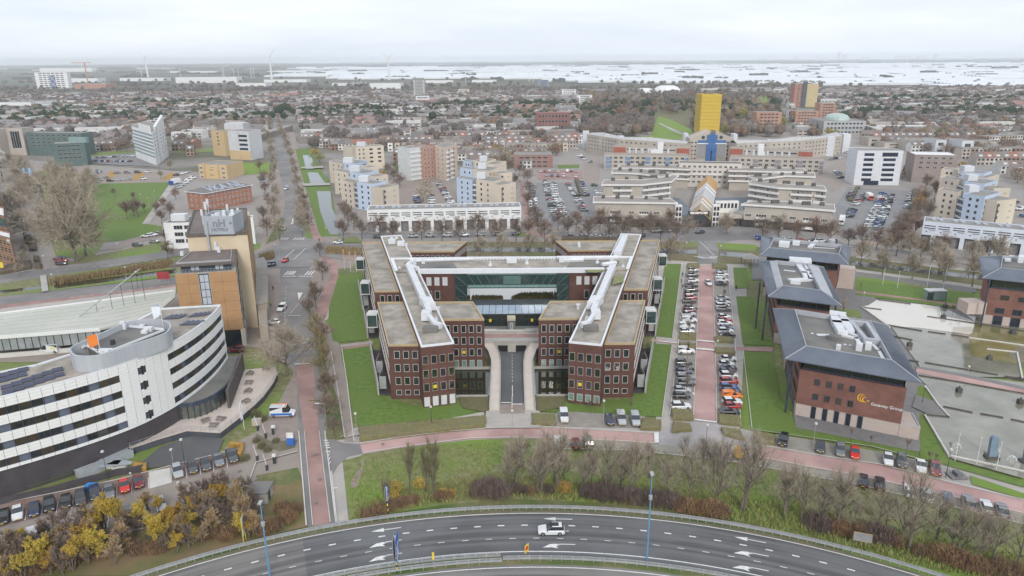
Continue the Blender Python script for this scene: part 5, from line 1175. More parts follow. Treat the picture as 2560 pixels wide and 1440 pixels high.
# --- white glazed corner apartment tower
t=thing('corner_apartments','cream and pinkish apartment block with glazed round balcony corner behind parking court','apartment block',(*G(1095,445),0))
hh=hgt(1112,447,368); A,B_,C_=G(1054,366,hh),G(1087,371,hh),G(1112,364,hh)
p1=vol(t,G(1024,372,hh),G(1056,368,hh),None,hh,M('glazed_balcony',(.5,.52,.52),(.62,.63,.62),.5),depth=12);
for i in range(8): ends(t,p1[0],p1[1],hh-3-i*2.9,hh-2-i*2.9,.02,.5,whitew,'balcony')
p2=vol(t,G(1053,369,hh),G(1087,366,hh),None,hh,M('pinkish_brick',(.38,.22,.17),(.43,.26,.2),.3),depth=12); face(t,p2[0],p2[1],[hh-1.8-i*2.9 for i in range(7)],3,1.2,1.3,fm=whitew)
p3=vol(t,G(1087,365,hh+.5),G(1113,370,hh+.5),G(1142,361,hh+.5),hh+.5,M('pinkish_cream',(.56,.45,.37),(.6,.5,.42),.2)); face(t,p3[0],p3[1],[hh-1.6-i*2.9 for i in range(7)],2,1.0,1.3); face(t,p3[1],p3[2],[hh-1.6-i*2.9 for i in range(7)],2,1.8,1.6)
for i in range(7):
 for u in (1,9): ends(t,p3[1],p3[2],hh-3.2-i*2.9,hh-2.2-i*2.9,.02,.9,whitew,'balcony',u,u+3.5)
# --- white terraces over garages
def terrace(label,A,B,n,hb,gm,wm):
 """A,B world ends of the front line; n bays"""
 t=thing('garage_terrace',label,'terrace',(A[0],A[1],0)); h=10; zc=4.6
 d=Vector((B[0]-A[0],B[1]-A[1])).normalized(); Lw=math.dist(A,B); nrm=(-d.y,d.x)
 Q=[A,B,(B[0]+nrm[0]*11,B[1]+nrm[1]*11),(A[0]+nrm[0]*11,A[1]+nrm[1]*11)]
 b=MB(); b.prism(Q,zc,h-.2); part('upper_wall',b,wm,t)
 A2=at(A,B,0,-1.6);B2=at(A,B,Lw,-1.6)
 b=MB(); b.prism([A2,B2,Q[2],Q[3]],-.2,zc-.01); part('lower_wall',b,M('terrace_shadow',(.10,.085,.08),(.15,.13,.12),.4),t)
 b=MB(); b.prism(inset(Q,.4),h-.19,h-.05); part('roof',b,roofg,t); b=MB(); b.rim(Q,.35,h-.19,h+.2); part('parapet',b,wm,t)
 bw=Lw/n
 for i in range(n):
  u=(i+.5)*bw
  for z in (h-1.5,h-2.45): window(t,A,B,u,z,bw*.82,.5,wm,midgl,.05,name='strip_window')
  window(t,A,B,u-bw*.2,zc+1.5,.55,.6,wm,midgl,.05,name='porthole')
  ends(t,A,B,zc+2.2,zc+2.4,.0,.25,M('canopy_dark',(.2,.2,.2),(.25,.25,.25)),'canopy',u-bw*.05,u+bw*.4)
  ends(t,A,B,-.2,zc-.02,-1.55,1.5,wm,'pier',u+bw*.18,u+bw*.5-.05)
  ends(t,A,B,-.1,zc-.6,-1.55,.12,gm,'garage_door',u-bw*.42,u+bw*.12)
 for i in range(n*2):
  if i%3:
   u=(i+.3)*bw/2; a=at(A,B,u,-5); b=MB(); b.prism([(a[0],a[1]),(a[0]+1.6,a[1]),(a[0]+1.6,a[1]+2.2),(a[0],a[1]+2.2)],h-.05,h+.35); part('rooflight',b,M('rooflight',(.4,.45,.52),(.34,.38,.44),.6,rough=.3),t)
 return t
gdoor=M('garage_grey',(.17,.165,.17),(.22,.21,.21),.4)
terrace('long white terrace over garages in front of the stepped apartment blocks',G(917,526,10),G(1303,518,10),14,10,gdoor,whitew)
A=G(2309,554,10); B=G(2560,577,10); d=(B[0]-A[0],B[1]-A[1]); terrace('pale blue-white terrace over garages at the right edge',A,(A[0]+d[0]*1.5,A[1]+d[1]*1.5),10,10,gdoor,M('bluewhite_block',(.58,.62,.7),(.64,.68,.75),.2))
# --- shopping and apartment centre
fasc=M('white_fascia',(.75,.73,.70),(.66,.64,.61),.5)
def centre_block(label,front,back,h,levels,gallery=False,solid=(),shop=True,wm=None,cat='building',fins=0):
 """front / back: roof outline points (photo survey at height h)"""
 f=[G(a,c,h) for a,c in front]; k=[G(a,c,h) for a,c in back]
 t=thing('centre_block',label,cat,(f[0][0],f[0][1],0)); pts=f+k[::-1]; wm=wm or beigew
 b=MB(); b.prism(inset(pts,1.1),-.2,h-.5); part('wall',b,wm,t)
 b=MB(); b.prism(inset(pts,.2),h-.1,h+.05); part('roof',b,M('centre_roof',(.27,.235,.21),(.32,.28,.25),.15,detail=8),t)
 b=MB(); b.rim(pts,.3,h-.6,h+.25); part('fascia',b,fasc,t)
 for si,(a,c) in enumerate(zip(f,f[1:])):
  Lw=math.dist(a,c)
  a2=at(a,c,.8,-1.12); c2=at(a,c,Lw-.8,-1.12)
  if si in solid: continue
  for lv in range(levels):
   z=h-2.0-lv*3.0
   if gallery:
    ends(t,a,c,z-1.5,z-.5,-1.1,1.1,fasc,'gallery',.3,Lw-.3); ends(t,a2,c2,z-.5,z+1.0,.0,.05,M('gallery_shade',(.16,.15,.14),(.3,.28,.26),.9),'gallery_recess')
    for u in range(3,int(Lw),7): window(t,a2,c2,u,z-.2,1.2,1.8,frm_m,midgl,.1,off=.06)
   elif lv==0:
    n=max(2,int(Lw/3.3))
    for i in range(n): window(t,a2,c2,(i+.5)*math.dist(a2,c2)/n,z,math.dist(a2,c2)/n*.92,1.5,frm_m,midgl,.12,2)
   else:
    n=max(2,int(Lw/6.2))
    for i in range(n):
     u=(i+.5)*math.dist(a2,c2)/n; bal=(i%3==1)
     window(t,a2,c2,u,z,4.6 if bal else 2.8,1.5,fasc,midgl,.12,3,off=.05)
     if bal: ends(t,a2,c2,z-1.5,z-.45,.05,1.0,fasc,'balcony',u-2.3,u+2.3)
  if shop: ends(t,a2,c2,-.1,3.4,.05,.1,M('shop_front',(.035,.03,.03),(.08,.07,.065),.5,rough=.3),'shopfront')
 for i in range(5):   # roof boxes
  a=lerp(f[0],f[-1],(i+.7)/5.5); c=lerp(k[0],k[-1],(i+.7)/5.5); m=lerp(a,c,.75); b=MB(); w_=R.choice((.7,.9,1.8)); b.box(m[0]-w_,m[1]-.7,h,m[0]+w_,m[1]+.7,h+1.6); part('roof_box',b,M('roof_box',(.09,.085,.08),(.13,.12,.115)),t)
 return t
HM=hgt(1600,560,505)
centre_block('front left beige shopping block with white roof edge facing the canal street',[(1482,505),(1560,506),(1695,508)],[(1484,492),(1560,492),(1676,497)],HM,3)
centre_block('front right beige shopping block with white roof edge facing the canal street',[(1852,511),(1960,517),(2089,527)],[(1880,503),(1970,504),(2086,512)],HM,3)
centre_block('second left beige block with white gallery balconies',[(1503,462),(1530,462),(1583,462),(1607,462),(1680,454)],[(1510,450),(1535,450),(1585,450),(1605,450),(1698,438)],HM+3,4,True,(0,2),False)
centre_block('second right beige block with white gallery balconies',[(1871,459),(1947,470),(1976,471),(2035,474),(2067,477)],[(1880,450),(1950,459),(1977,462),(2030,463),(2060,465)],HM+3,4,True,(1,),False)
centre_block('third left beige block with bent white roof edge',[(1528,432),(1595,434),(1655,442)],[(1533,422),(1595,421),(1687,434)],HM+3,3,False,(),False)
centre_block('third right beige block with bent white roof edge',[(1891,449),(1962,440),(2039,442)],[(1868,440),(1960,432),(2036,432)],HM+3,3,False,(),False)
centre_block('fourth left low beige block with straight white roof edge',[(1545,420),(1640,421),(1726,424)],[(1550,411),(1640,412),(1726,415)],HM+1,2,True,(),False)
centre_block('fourth right low beige block with straight white roof edge',[(1821,427),(1920,429),(2017,430)],[(1821,418),(1920,420),(2009,421)],HM+1,2,True,(),False)
hc=HM+3.5; a,c=G(1698,408,hc),G(1855,411,hc); t=thing('centre_slab','pale central slab with small windows closing the shopping arcade','building',(a[0],a[1],0))
Q=vol(t,a,c,None,hc,M('pale_slab',(.55,.51,.46),(.6,.56,.51),.2),M('dark_felt',(.08,.075,.07),(.12,.11,.1)),depth=9)
face(t,a,c,[hc-1.8,hc-4.8,hc-8,hc-11],11,1.7,1.3,fm=fasc,mull=1); ends(t,a,c,hc-6.9,hc-6.2,0,.8,fasc,'gallery')
org=M('orange_roof',(.50,.27,.09),(.58,.34,.13),.8,rough=.5); org2=M('amber_glass',(.35,.24,.12),(.45,.32,.17),.8,rough=.3); gls=M('pale_glass',(.5,.5,.52),(.66,.65,.66),.6,rough=.25)
y0=G(1771,568)[1]; hr=hgt(1771,568,522); x0=G(1771,540,hr)[0]
g_=G(1772,437,hr); y1=g_[1]; kx=(g_[0]-x0)/(y1-y0); AX=lambda y:x0+(y-y0)*kx
t=thing('arcade','pitched orange and white glass arcade roof over the shopping centre entrance','arcade',(x0,y0,0))
segs=[(0,.16,org2),(.16,.19,whitew),(.19,.24,org2),(.24,.27,whitew),(.27,.33,org),(.33,.58,gls),(.58,.61,whitew),(.61,.68,gls),(.68,.71,whitew),(.71,1,org)]
for s0,s1,m_ in segs:
 ya,yb=y0+(y1-y0)*s0,y0+(y1-y0)*s1; w_=5.6; k=1.02 if m_ is whitew else 1; xa,xb=AX(ya),AX(yb)
 for s in (-1,1):
  b=MB(); q=[(xa,ya,hr*k),(xb,yb,hr*k),(xb+s*w_*k,yb,hr-5.2),(xa+s*w_*k,ya,hr-5.2)]; b.add(q+[(x,y,z-.3) for x,y,z in q],[(0,1,2,3) if s<0 else (3,2,1,0),(0,4,5,1),(1,5,6,2),(2,6,7,3),(3,7,4,0),(7,6,5,4)]); part('roof_bay',b,m_,t)
b=MB(); b.prism([(x0-5.3,y0+1),(x0+5.3,y0+1),(AX(y1)+5.3,y1-1),(AX(y1)-5.3,y1-1)],-.1,hr-5.3); part('hall',b,beigew,t)
b=MB(); b.add([(x0-5.3,y0+.9,hr-5.2),(x0+5.3,y0+.9,hr-5.2),(x0,y0+.9,hr-.3)],[(0,1,2)]); part('gable',b,dglass,t)
b=MB(); b.box(x0-5,y0+.5,3.0,x0+5,y0+.9,7.5); part('entrance_sign',b,dmetal,t); b=MB(); b.box(x0-4,y0+.2,6.2,x0+4,y0+.45,7.2); part('sign_strip',b,M('sign_redwhite',(.75,.72,.7),(.7,.1,.08),.5,lo=.55,hi=.58),t)
b=MB(); b.box(x0-6,y0+.6,-.1,x0+6,y0+.95,3.0); part('shopfront',b,M('shop_front'),t)
for s in (-1,1):
 b=MB(); xs=x0+s*7.2; b.box(min(xs,xs+s*3.2),y0+3,0,max(xs,xs+s*3.2),y0+6,hr+1); part('stair_tower',b,fasc,t)
 for k in range(7):
  for j in range(2):
   window(t,(xs-3.2 if s<0 else xs,y0+3),(xs if s<0 else xs+3.2,y0+3),.85+j*1.5,hr-.6-k*2.5,1.2,1.9,frm_m,midgl,.08)
 x_,x2_=sorted((xs+s*3.2,xs+s*14)); b=MB(); b.box(x_,y0+10,0,x2_,y0+12,hr+1.5); part('screen_wall',b,fasc,t)
 for k in range(6): window(t,(x_,y0+10),(x2_,y0+10),1+k*1.7,hr-.6,1.2,2.4,frm_m,midgl,.08)
 x_,x2_=sorted((xs+s*3.2,xs+s*24)); b=MB(); b.box(x_,y0+2,0,x2_,y0+14,hr-4); part('front_wing',b,beigew,t)
 for z in (hr-6,hr-9,hr-12): face(t,(x_,y0+2),(x2_,y0+2),[z],5,1.9,1.4,fm=fasc,mull=1)
 b=MB(); b.box(x_,y0+1.9,0,x2_,y0+1.98,3.6); part('shopfront',b,M('shop_front'),t)
 x_,x2_=sorted((x0+s*6+10,xs+s*30+10)); b=MB(); b.box(x_,y0+14.5,0,x2_,y0+60,hr-6); part('hall_roof',b,M('slate_hall',(.13,.15,.18),(.17,.19,.22),.2),t)
def slab(label,A,B,h,wm,rows,n,w,hw,depth=10,roof=None,gm=None,cat='apartment block',fm=None,mull=1,name='slab_building',par=.4,z1=1.6,dz=2.9):
 t=thing(name,label,cat,(A[0],A[1],0)); Q=vol(t,A,B,None,h,wm,roof,depth=depth,par=par)
 face(t,A,B,[h-z1-i*dz for i in range(rows)],n,w,hw,gm=gm,fm=fm,mull=mull); return t,Q
for s,(A,B,Cc,Dd) in enumerate((((1511,388),(1722,391),(1534,367),(1724,371)),((1826,393),(2060,400),(1825,371),(2032,380)))):
 side=('left','right')[s]
 h=hgt(A[0]+5,A[1]+34,A[1]); a,c=G(*A,h),G(*B,h)
 t,Q=slab(f'beige gallery flats with {("blue","rose")[s]} glazed bays, {side} of the blue portal',a,c,h,beigew,4,14,2.3,1.5,12,M('centre_roof'))
 Lw=math.dist(a,c)
 for i in range(5):
  u=Lw*(.02+.235*i);
  for dz_ in range(4): ends(t,a,c,h-3.0-dz_*2.9,h-1.0-dz_*2.9,.02,.35,(M('blue_bay',(.13,.2,.33),(.2,.3,.45),.5),M('rose_bay',(.3,.2,.2),(.22,.25,.32),.5))[s],'glazed_bay',u,min(Lw,u+3.6))
 h=hgt(Cc[0],Cc[1]+45,Cc[1]); a,c=G(*Cc,h),G(*Dd,h); Lw=math.dist(a,c)
 t,Q=slab(f'upper beige gallery flats with brick red ends, {side} of the blue portal',a,c,h,beigew,3,9,4.4,1.2,10,M('centre_roof'))
 for u0,u1 in ((0,9),(Lw-9,Lw)): ends(t,a,c,h-6,h-.1,.05,.3,redw,'red_end',u0,u1)
 for i in range(7): ends(t,a,c,h-6,h-.8,.05,.4,greyw,'glazed_bay',11+i*(Lw-22)/7,12.6+i*(Lw-22)/7)
 b=MB(); u=Lw*(.62 if s==0 else .38); m_=at(a,c,u,.5); b.box(m_[0]-2,m_[1]-1,h-6,m_[0]+2,m_[1]+2,h+4); b.box(m_[0]-(7 if s==0 else -2),m_[1]-1,h-6,m_[0]+(-2 if s==0 else 7),m_[1]+2,h-1.2); part('stair_tower',b,whitew,t)
for s,(pl,fn) in enumerate((([(1467,336),(1502,341),(1545,348),(1625,354),(1716,360)],[(1457,1472,325,368),(1490,1507,331,374),(1545,1560,337,366),(1620,1633,343,366),(1710,1720,330,366)]),([(1842,360),(1925,356),(2010,352),(2075,345),(2106,340)],[(1832,1842,331,367),(1923,1936,346,369),(2004,2019,343,371),(2065,2083,337,384),(2105,2123,331,376)]))):
 h=hgt(pl[2][0],pl[2][1]+46,pl[2][1]); P=[G(*p,h) for p in pl]
 t=thing('curved_flats',('left','right')[s]+' curving row of beige flats with white roofline and upright white fins','apartment block',(P[0][0],P[0][1],0))
 for i,(a,c) in enumerate(zip(P,P[1:])):
  Q=vol(t,a,c,None,h,beigew,whitew,depth=10,par=.3); n=max(3,int(math.dist(a,c)/4.6)); face(t,a,c,[h-2-k*2.9 for k in range(4)],n,1.5,1.3)
  b=MB(); m_=lerp(a,c,.5); b.add([(*Q[3],h+.3),(*Q[2],h+.3),(*lerp(Q[2],Q[1],.5),h+3.0 if i%2==s else h+1.2),(*lerp(Q[3],Q[0],.5),h+1.2 if i%2==s else h+2.6)],[(0,1,2,3)]); b.add([(*Q[0],h+.3),(*Q[1],h+.3),(*lerp(Q[2],Q[1],.5),h+3.0 if i%2==s else h+1.2),(*lerp(Q[3],Q[0],.5),h+1.2 if i%2==s else h+2.6)],[(0,1,2,3)]); part('curved_roof',b,M('roof_pale_grey',(.42,.41,.40),(.5,.49,.48),.4),t)
 for (x0_,x1_,ya,yb) in fn:
  g=G(x0_,yb,2); g2=G(x1_,yb,2); hh_=hgt(x0_,yb,ya); b=MB(); b.prism([g,g2,(g2[0]+1,g2[1]+12),(g[0]+1,g[1]+12)],-.1,hh_); part('fin',b,greyw,t)
h=hgt(1770,402,346); hA=hgt(1770,402,327); A=G(1721,402); B=G(1768,402); C=G(1784,402); D=G(1831,402)
t=thing('portal_building','beige gateway block with strong blue centre in front of the yellow tower','building',(B[0],B[1],0))
for s,(p,q) in enumerate(((A,B),(C,D))):
 b=MB(); Q=[p,q,(q[0],q[1]+14),(p[0],p[1]+14)]; zt=[h,hA,hA,h] if s==0 else [hA,h,h,hA]; b.prism(Q,-.2,h,ztop=zt); part('wall',b,beigew,t)
 Lw=math.dist(p,q)
 for z in [h-3-i*3 for i in range(5)]:
  for u in ((2,4.6) if s==0 else (Lw-2,Lw-4.6)): window(t,p,q,u,z,1.5,1.3,frm_m,midgl,.09)
 u0,u1=(Lw*.42,Lw*.98) if s==0 else (Lw*.02,Lw*.58)
 ends(t,p,q,2,h-3.4,.02,.2,M('grey_panel',(.26,.25,.26),(.3,.3,.31),.3),'panel',u0,u1); ends(t,p,q,h-3.4,h-1.4,.02,.25,bluep,'blue_band',u0,u1); ends(t,p,q,h-4.2,h-3.5,.1,.9,whitew,'canopy',u0,u1)
 g=at(p,q,Lw*.7 if s==0 else Lw*.3,.05); b=MB(); b.tube((g[0],g[1]+.1,h+.8),(g[0],g[1]-.25,h+.8),1.3,n=14); part('round_window',b,dmetal,t)
b=MB(); b.box(B[0]-1.5,B[1]-.8,8,C[0]+1.5,B[1]+14,hA-3); b.box(B[0]-1.5,B[1]-.8,0,B[0]+2.0,B[1]+14,8); b.box(C[0]-2,B[1]-.8,0,C[0]+1.5,B[1]+14,8); part('blue_core',b,bluep,t)
b=MB(); b.box(B[0]+2,B[1]+2,0,C[0]-2,B[1]+3,8); part('gate_recess',b,beigew,t)
yel=M('yellow_sheeting',(.52,.345,.03),(.58,.41,.06),.5,rough=.7,stretch=(.3,.3,4),detail=5)
A=G(1747,352);B=G(1797,352); hy=hgt(1775,352,236); dx_=B[0]-A[0]
t=thing('yellow_tower','tall tower wrapped in bright yellow sheeting','tower',(A[0],A[1],0))
for (p,q) in ((A,(B[0],A[1])),):
 n=13; dz_=hy/n
 for i in range(n):
  b=MB(); z0_,z1_=i*dz_+.12,(i+1)*dz_-.12; b.box(A[0]+.0,A[1],z0_,B[0],A[1]+22,z1_); part('sheeting_lift',b,yel,t)
b=MB(); b.box(A[0]+.4,A[1]+.4,0,B[0]-.4,A[1]+21.6,hy); part('core_wall',b,M('yellow_dark',(.5,.34,.02),(.55,.38,.03)),t)
b=MB(); b.box(A[0]+dx_*.3,A[1]+8,hy,A[0]+dx_*.7,A[1]+14,hy+3); part('plant_room',b,gravel_d,t)
A=G(2133,462);B=G(2246,463); hw_=hgt(2140,462,378)
t=thing('white_office','white office block with bands of black windows between the car parks','building',(A[0],A[1],0)); Q=vol(t,A,B,None,hw_,M('office_white',(.58,.59,.62),(.65,.66,.68),.3,stretch=(1,1,2)),roofg,depth=16); Lw=math.dist(A,B)
ng=M('black_band_glass',(.015,.02,.045),(.03,.04,.07),.4,rough=.1)
for i in range(6):
 z=hw_-2.0-i*3.05; window(t,A,B,Lw*.265,z,Lw*.215,1.7,navy,ng,.08,4,name='window_band'); window(t,A,B,Lw*.72,z,Lw*(.34 if i==0 else .27),2.4 if i==0 else 1.7,navy,ng,.08,5,name='window_band'); window(t,A,B,Lw*.405,z,.8,1.6,greyw,greyw,.08,name='vent_slot')
ends(t,A,B,0,2.6,.02,.1,ng,'entrance_glass',Lw*.22,Lw*.55)
A=G(2277,455);B=G(2385,458); hb=hgt(2280,455,388); slab('brown-grey flat block with white rooflights right of the white office',A,B,hb,M('brown_grey',(.26,.21,.19),(.31,.26,.24),.2),3,5,2,1.3,18,whitew,name='flat_block')
A=G(75,388);B=G(212,390); h=hgt(76,388,333); slab('dark green office slab at the left, rear one',A,B,h,greenw,4,9,3.2,1.2,14,roofg,cat='office',name='green_office',mull=0)
A=G(139,417);B=G(221,413); h=hgt(140,417,361); t,Q=slab('dark green office block at the left, front one with small rooftop house',A,B,h,greenw,4,5,3.2,1.2,16,gravel,cat='office',name='green_office',mull=0)
b=MB(); m_=lerp(A,B,.4); b.box(m_[0],m_[1]+6,h,m_[0]+13,m_[1]+10,h+4); part('plant_room',b,M('green_grey',(.2,.28,.27),(.24,.32,.31)),t)
for x0_,x1_,y_,yt in ((28,68,388,322),(-30,6,392,325)):
 A=G(x0_,y_);B=G(x1_,y_); h=hgt(x0_,y_,yt); slab('pale framed office with tall dark windows '+('beside the green slab' if x0_>0 else 'cut by the left edge'),A,B,h,M('taupe',(.42,.37,.33),(.47,.42,.38),.2),1,3,4.2,14,14,roofg,cat='office',name='framed_office',mull=1,z1=9)
b_=thing('brown_drum','brown cylindrical stair drum between the framed offices','building',(*G(17,380),0)); g=G(17,385); b=MB(); b.tube((g[0],g[1],0),(g[0],g[1],hgt(17,385,320)),7,n=18); part('drum',b,M('brown_drum',(.24,.15,.11),(.3,.2,.15),.3),b_)
L_,F_,R_=G(341,394),G(392,414),G(422,390); h=hgt(392,414,331)
t=thing('white_wedge_tower','white seven-storey office tower with pointed wedge crown','office tower',(F_[0],F_[1],0)); Q=vol(t,L_,F_,R_,h,whitew,roofg)
mg=M('mint_band',(.3,.38,.42),(.36,.44,.47),.4,rough=.2)
for i in range(7):
 z=h-2.4-i*(h-6)/7; ends(t,Q[0],Q[1],z-.8,z+.8,.02,.08,mg,'window_band',.5);
 for u in (.12,.26): window(t,Q[1],Q[2],math.dist(Q[1],Q[2])*u+.5,z,2.4,1.7,whitew,midgl,.1)
 for u in (.6,.78,.93): window(t,Q[1],Q[2],math.dist(Q[1],Q[2])*u,z,2.6,1.7,whitew,midgl,.1)
m0,m1=lerp(Q[1],Q[2],.36),lerp(Q[1],Q[2],.5); d=Vector((Q[0][0]-Q[1][0],Q[0][1]-Q[1][1])).normalized()
b=MB(); e=.6; b.prism([(m0[0]-d.x*e,m0[1]-d.y*e),(m1[0]-d.x*e,m1[1]-d.y*e),(m1[0]+d.x*6,m1[1]+d.y*6),(m0[0]+d.x*6,m0[1]+d.y*6)],-.2,h+5,ztop=[h+3,h+5,h+5,h+3]); part('stair_fin',b,whitew,t)
b=MB(); q0,q1=lerp(Q[1],Q[2],.3),Q[2]; b.prism([q0,q1,(q1[0]+d.x*7,q1[1]+d.y*7),(q0[0]+d.x*7,q0[1]+d.y*7)],h+.1,h+8,ztop=[h+2.5,h+8.5,h+8.5,h+2.5]); part('wedge_crown',b,whitew,t)
b=MB(); q0,q1=lerp(Q[0],Q[1],.4),lerp(Q[0],Q[1],.95); b.obar(q0,q1,.4,h,h+4.5); part('crown_wall',b,whitew,t)
A=G(577,398);B=G(629,400); h=hgt(577,398,328); t,Q=slab('white office on ochre base beside the far end of the yellow lawn',A,B,h,M('office_grey',(.5,.5,.52),(.56,.56,.58),.3),5,1,1,1,16,roofg,cat='office',name='ochre_office')
for i in range(5): window(t,A,B,math.dist(A,B)*.7,h-3.4-i*3.4,math.dist(A,B)*.42,2.0,whitew,ng,.1,name='window_band')
ends(t,A,B,0,7,.02,.1,tanw,'ochre_base');
A=G(535,388);B=G(566,390); h=hgt(535,388,328); slab('ochre stair block left of the white and ochre office',A,B,h,tanw,4,1,2,1.5,14,roofg,cat='office',name='ochre_block')
b=MB(); b_=thing('rooftop_plant','grey rooftop plant storey behind the ochre block','building',(A[0]+8,A[1]+16,0)); b.box(A[0]+6,A[1]+14.2,0,A[0]+22,A[1]+28,h+5); part('wall',b,M('office_grey'),b_)
A=G(500,446);B=G(570,448); h=hgt(500,446,412); t,Q=slab('ochre three-storey block with paired balconies beside the yellow lawn',A,B,h,tanw,1,1,2,.5,20,roofg,cat='office',name='tan_block')
Lw=math.dist(A,B)
for i in range(3):
 for u in (.09,.87): window(t,A,B,Lw*u,h-2-i*3,2.6,1.6,whitew,midgl,.12,3)
 window(t,A,B,Lw*.45,h-3.2-i*3.4,3.4,.5,tanw,midgl,.08)
for u in (.2,.68): ends(t,A,B,-.1,h+1.5,.02,.8,tanw,'fin',Lw*u,Lw*u+.5)
L_,F_,R_=G(466,478,9.5),G(512,483,9.5),G(627,462,9.5)
orb=brick_mat('brick_orange',(.33,.13,.085),(.38,.17,.11),(.4,.3,.22))
t=thing('lettered_brick_office','orange brick office with big letters on its grey hipped roof','office',(F_[0],F_[1],0))
D_=(L_[0]+R_[0]-F_[0],L_[1]+R_[1]-F_[1]); Q=[L_,F_,R_,D_]; b=MB(); b.prism(Q,-.2,9.4); part('wall',b,orb,t)
ev_=inset(Q,-.8); ri=inset(Q,6.5);
for i in range(4):
 b=MB(); a,c,p,q=ev_[i],ev_[(i+1)%4],ri[i],ri[(i+1)%4]; b.add([(*a,9.4),(*c,9.4),(*q,11.6),(*p,11.6)],[(0,1,2,3)]); part('roof_slope',b,M('roof_slate_grey',(.17,.155,.15),(.21,.195,.185),.3),t)
b=MB(); b.add([(*v,11.61) for v in ri],[(0,1,2,3)]); part('flat_roof',b,roofg,t)
b=MB()
for i in range(4): b.obar(ev_[i],ev_[(i+1)%4],.25,9.2,9.5)
part('eaves',b,whitew,t)
for i in range(3):
 face(t,Q[1],Q[2],[8.0-i*2.9],11,1.0,1.5,fm=whitew,mull=1); face(t,Q[0],Q[1],[8.0-i*2.9],3,1.0,1.5,fm=whitew,mull=1)
wall_text(t,'VKA.NL',ev_[1],ev_[2],math.dist(Q[1],Q[2])*.52,10.65,8.0,M('roof_letters',(.42,.46,.54),(.36,.4,.48)),'roof_lettering',.1,-3.6,flat=rad(21),squeeze=.85)
bb=brick_mat('brick_banded',(.24,.13,.085),(.30,.17,.11),(.2,.13,.1))
F_=G(42,668); d0=G(0,655); dv=Vector((d0[0]-F_[0],d0[1]-F_[1])).normalized(); h=hgt(42,668,555)
t=thing('banded_brick_office','brown banded brick office with white roof edges at the left edge','office',(F_[0],F_[1],0))
L_=(F_[0]+dv.x*30,F_[1]+dv.y*30); up=Vector((G(0,470)[0]-F_[0]+6,G(0,470)[1]-F_[1])).normalized()
R_=(F_[0]-dv.y*-14*0+up.x*12,F_[1]+up.y*12)
Q=vol(t,L_,F_,R_,h*.62,bb,whitew,par=.6)
for z in range(1,12): ends(t,Q[0],Q[1],z*1.0,z*1.0+.12,.0,.06,M('band_pale',(.4,.28,.2),(.45,.33,.25)),'brick_band')
for z in (2.6,6.2,9.0): face(t,Q[0],Q[1],[z],9,1.4,1.6,fm=dmetal)
wall_text(t,'PIT',Q[0],Q[1],28.4,h*.62-1.0,1.9,whitew,'lettering',.1,.2)
L2=(L_[0]+up.x*14,L_[1]+up.y*14);F2=(F_[0]+up.x*14+dv.x*2,F_[1]+up.y*14+dv.y*2)
Q2=vol(t,L2,F2,(F2[0]+up.x*22,F2[1]+up.y*22),h*.95,bb,whitew,par=.7); ends(t,Q2[0],Q2[1],h*.95-4,h*.95-.6,.02,.2,M('teal_glass',(.03,.06,.07),(.05,.09,.1),.4,rough=.15),'glass_band'); face(t,Q2[0],Q2[1],[h*.95-6.5],8,1.4,1.6,fm=dmetal)
L3=(L2[0]+up.x*28,L2[1]+up.y*28);F3=(F2[0]+up.x*28+dv.x*3,F2[1]+up.y*28+dv.y*3); Q3=vol(t,L3,F3,(F3[0]+up.x*30,F3[1]+up.y*30),h*1.1,bb,whitew,par=.7); ends(t,Q3[0],Q3[1],h*1.1-4,h*1.1-.8,.02,.2,M('teal_glass'),'glass_band')
A=G(418,622);B=G(470,620); h=hgt(418,622,560); t,Q=slab('white three-storey office with rooftop plant left behind the hotel',A,(A[0]+24,A[1]+2),h,whitew,3,4,3.6,1.7,14,gravel_d,cat='office',name='white_low_office',mull=2)
b=MB(); b.box(A[0]+1,A[1]+5,h,A[0]+7,A[1]+9,h+2.8); part('plant_room',b,hvac,t)
A=(G(640,610)[0],G(640,610)[1]); h=hgt(640,610,528)
t=thing('white_side_office','white office with dark upright strips right behind the hotel','office',(A[0],A[1],0)); d=(G(632,520,h)[0]-A[0],G(632,520,h)[1]-A[1])
Q=vol(t,(A[0]-16,A[1]-2),A,(A[0]+d[0]*.55,A[1]+d[1]*.55),h*.8,whitew,gravel_d)
for z in (h*.7,h*.45,h*.2): face(t,Q[1],Q[2],[z],7,2.2,1.6,fm=whitew)
pr=[G(a,c,6) for a,c in ((-60,793),(0,784),(250,752),(436,727),(438,742),(400,775),(380,792),(250,822),(0,842),(-60,846))]
t=thing('parking_hall','wide pale ribbed roof with glass front behind the curved office','building',(pr[5][0],pr[5][1],0))
rm_=M('pale_ribbed_roof',(.50,.50,.45),(.56,.55,.5),.5,detail=6,c3=(.46,.47,.41),scale3=.06)
b=MB(); b.prism(pr,5.5,6.0); part('roof',b,rm_,t)
fr_=[G(a,c,6) for a,c in ((-60,846),(0,842),(130,832),(250,822))];
b=MB()
for a,c in zip(fr_,fr_[1:]): b.obar(a,c,.4,5.4,6.3)
part('fascia',b,whitew,t)
for a,c in zip(fr_,fr_[1:]):
 Lw=math.dist(a,c); n=max(1,int(Lw/1.7))
 for i in range(n): window(t,a,c,(i+.5)*Lw/n,3.6,Lw/n-.05,3.4,dmetal,M('hall_glass',(.25,.27,.28),(.35,.36,.37),.4,rough=.2),.08,off=-.4)
 ends(t,a,c,-.1,1.2,-.5,.4,concl,'plinth')
b=MB()
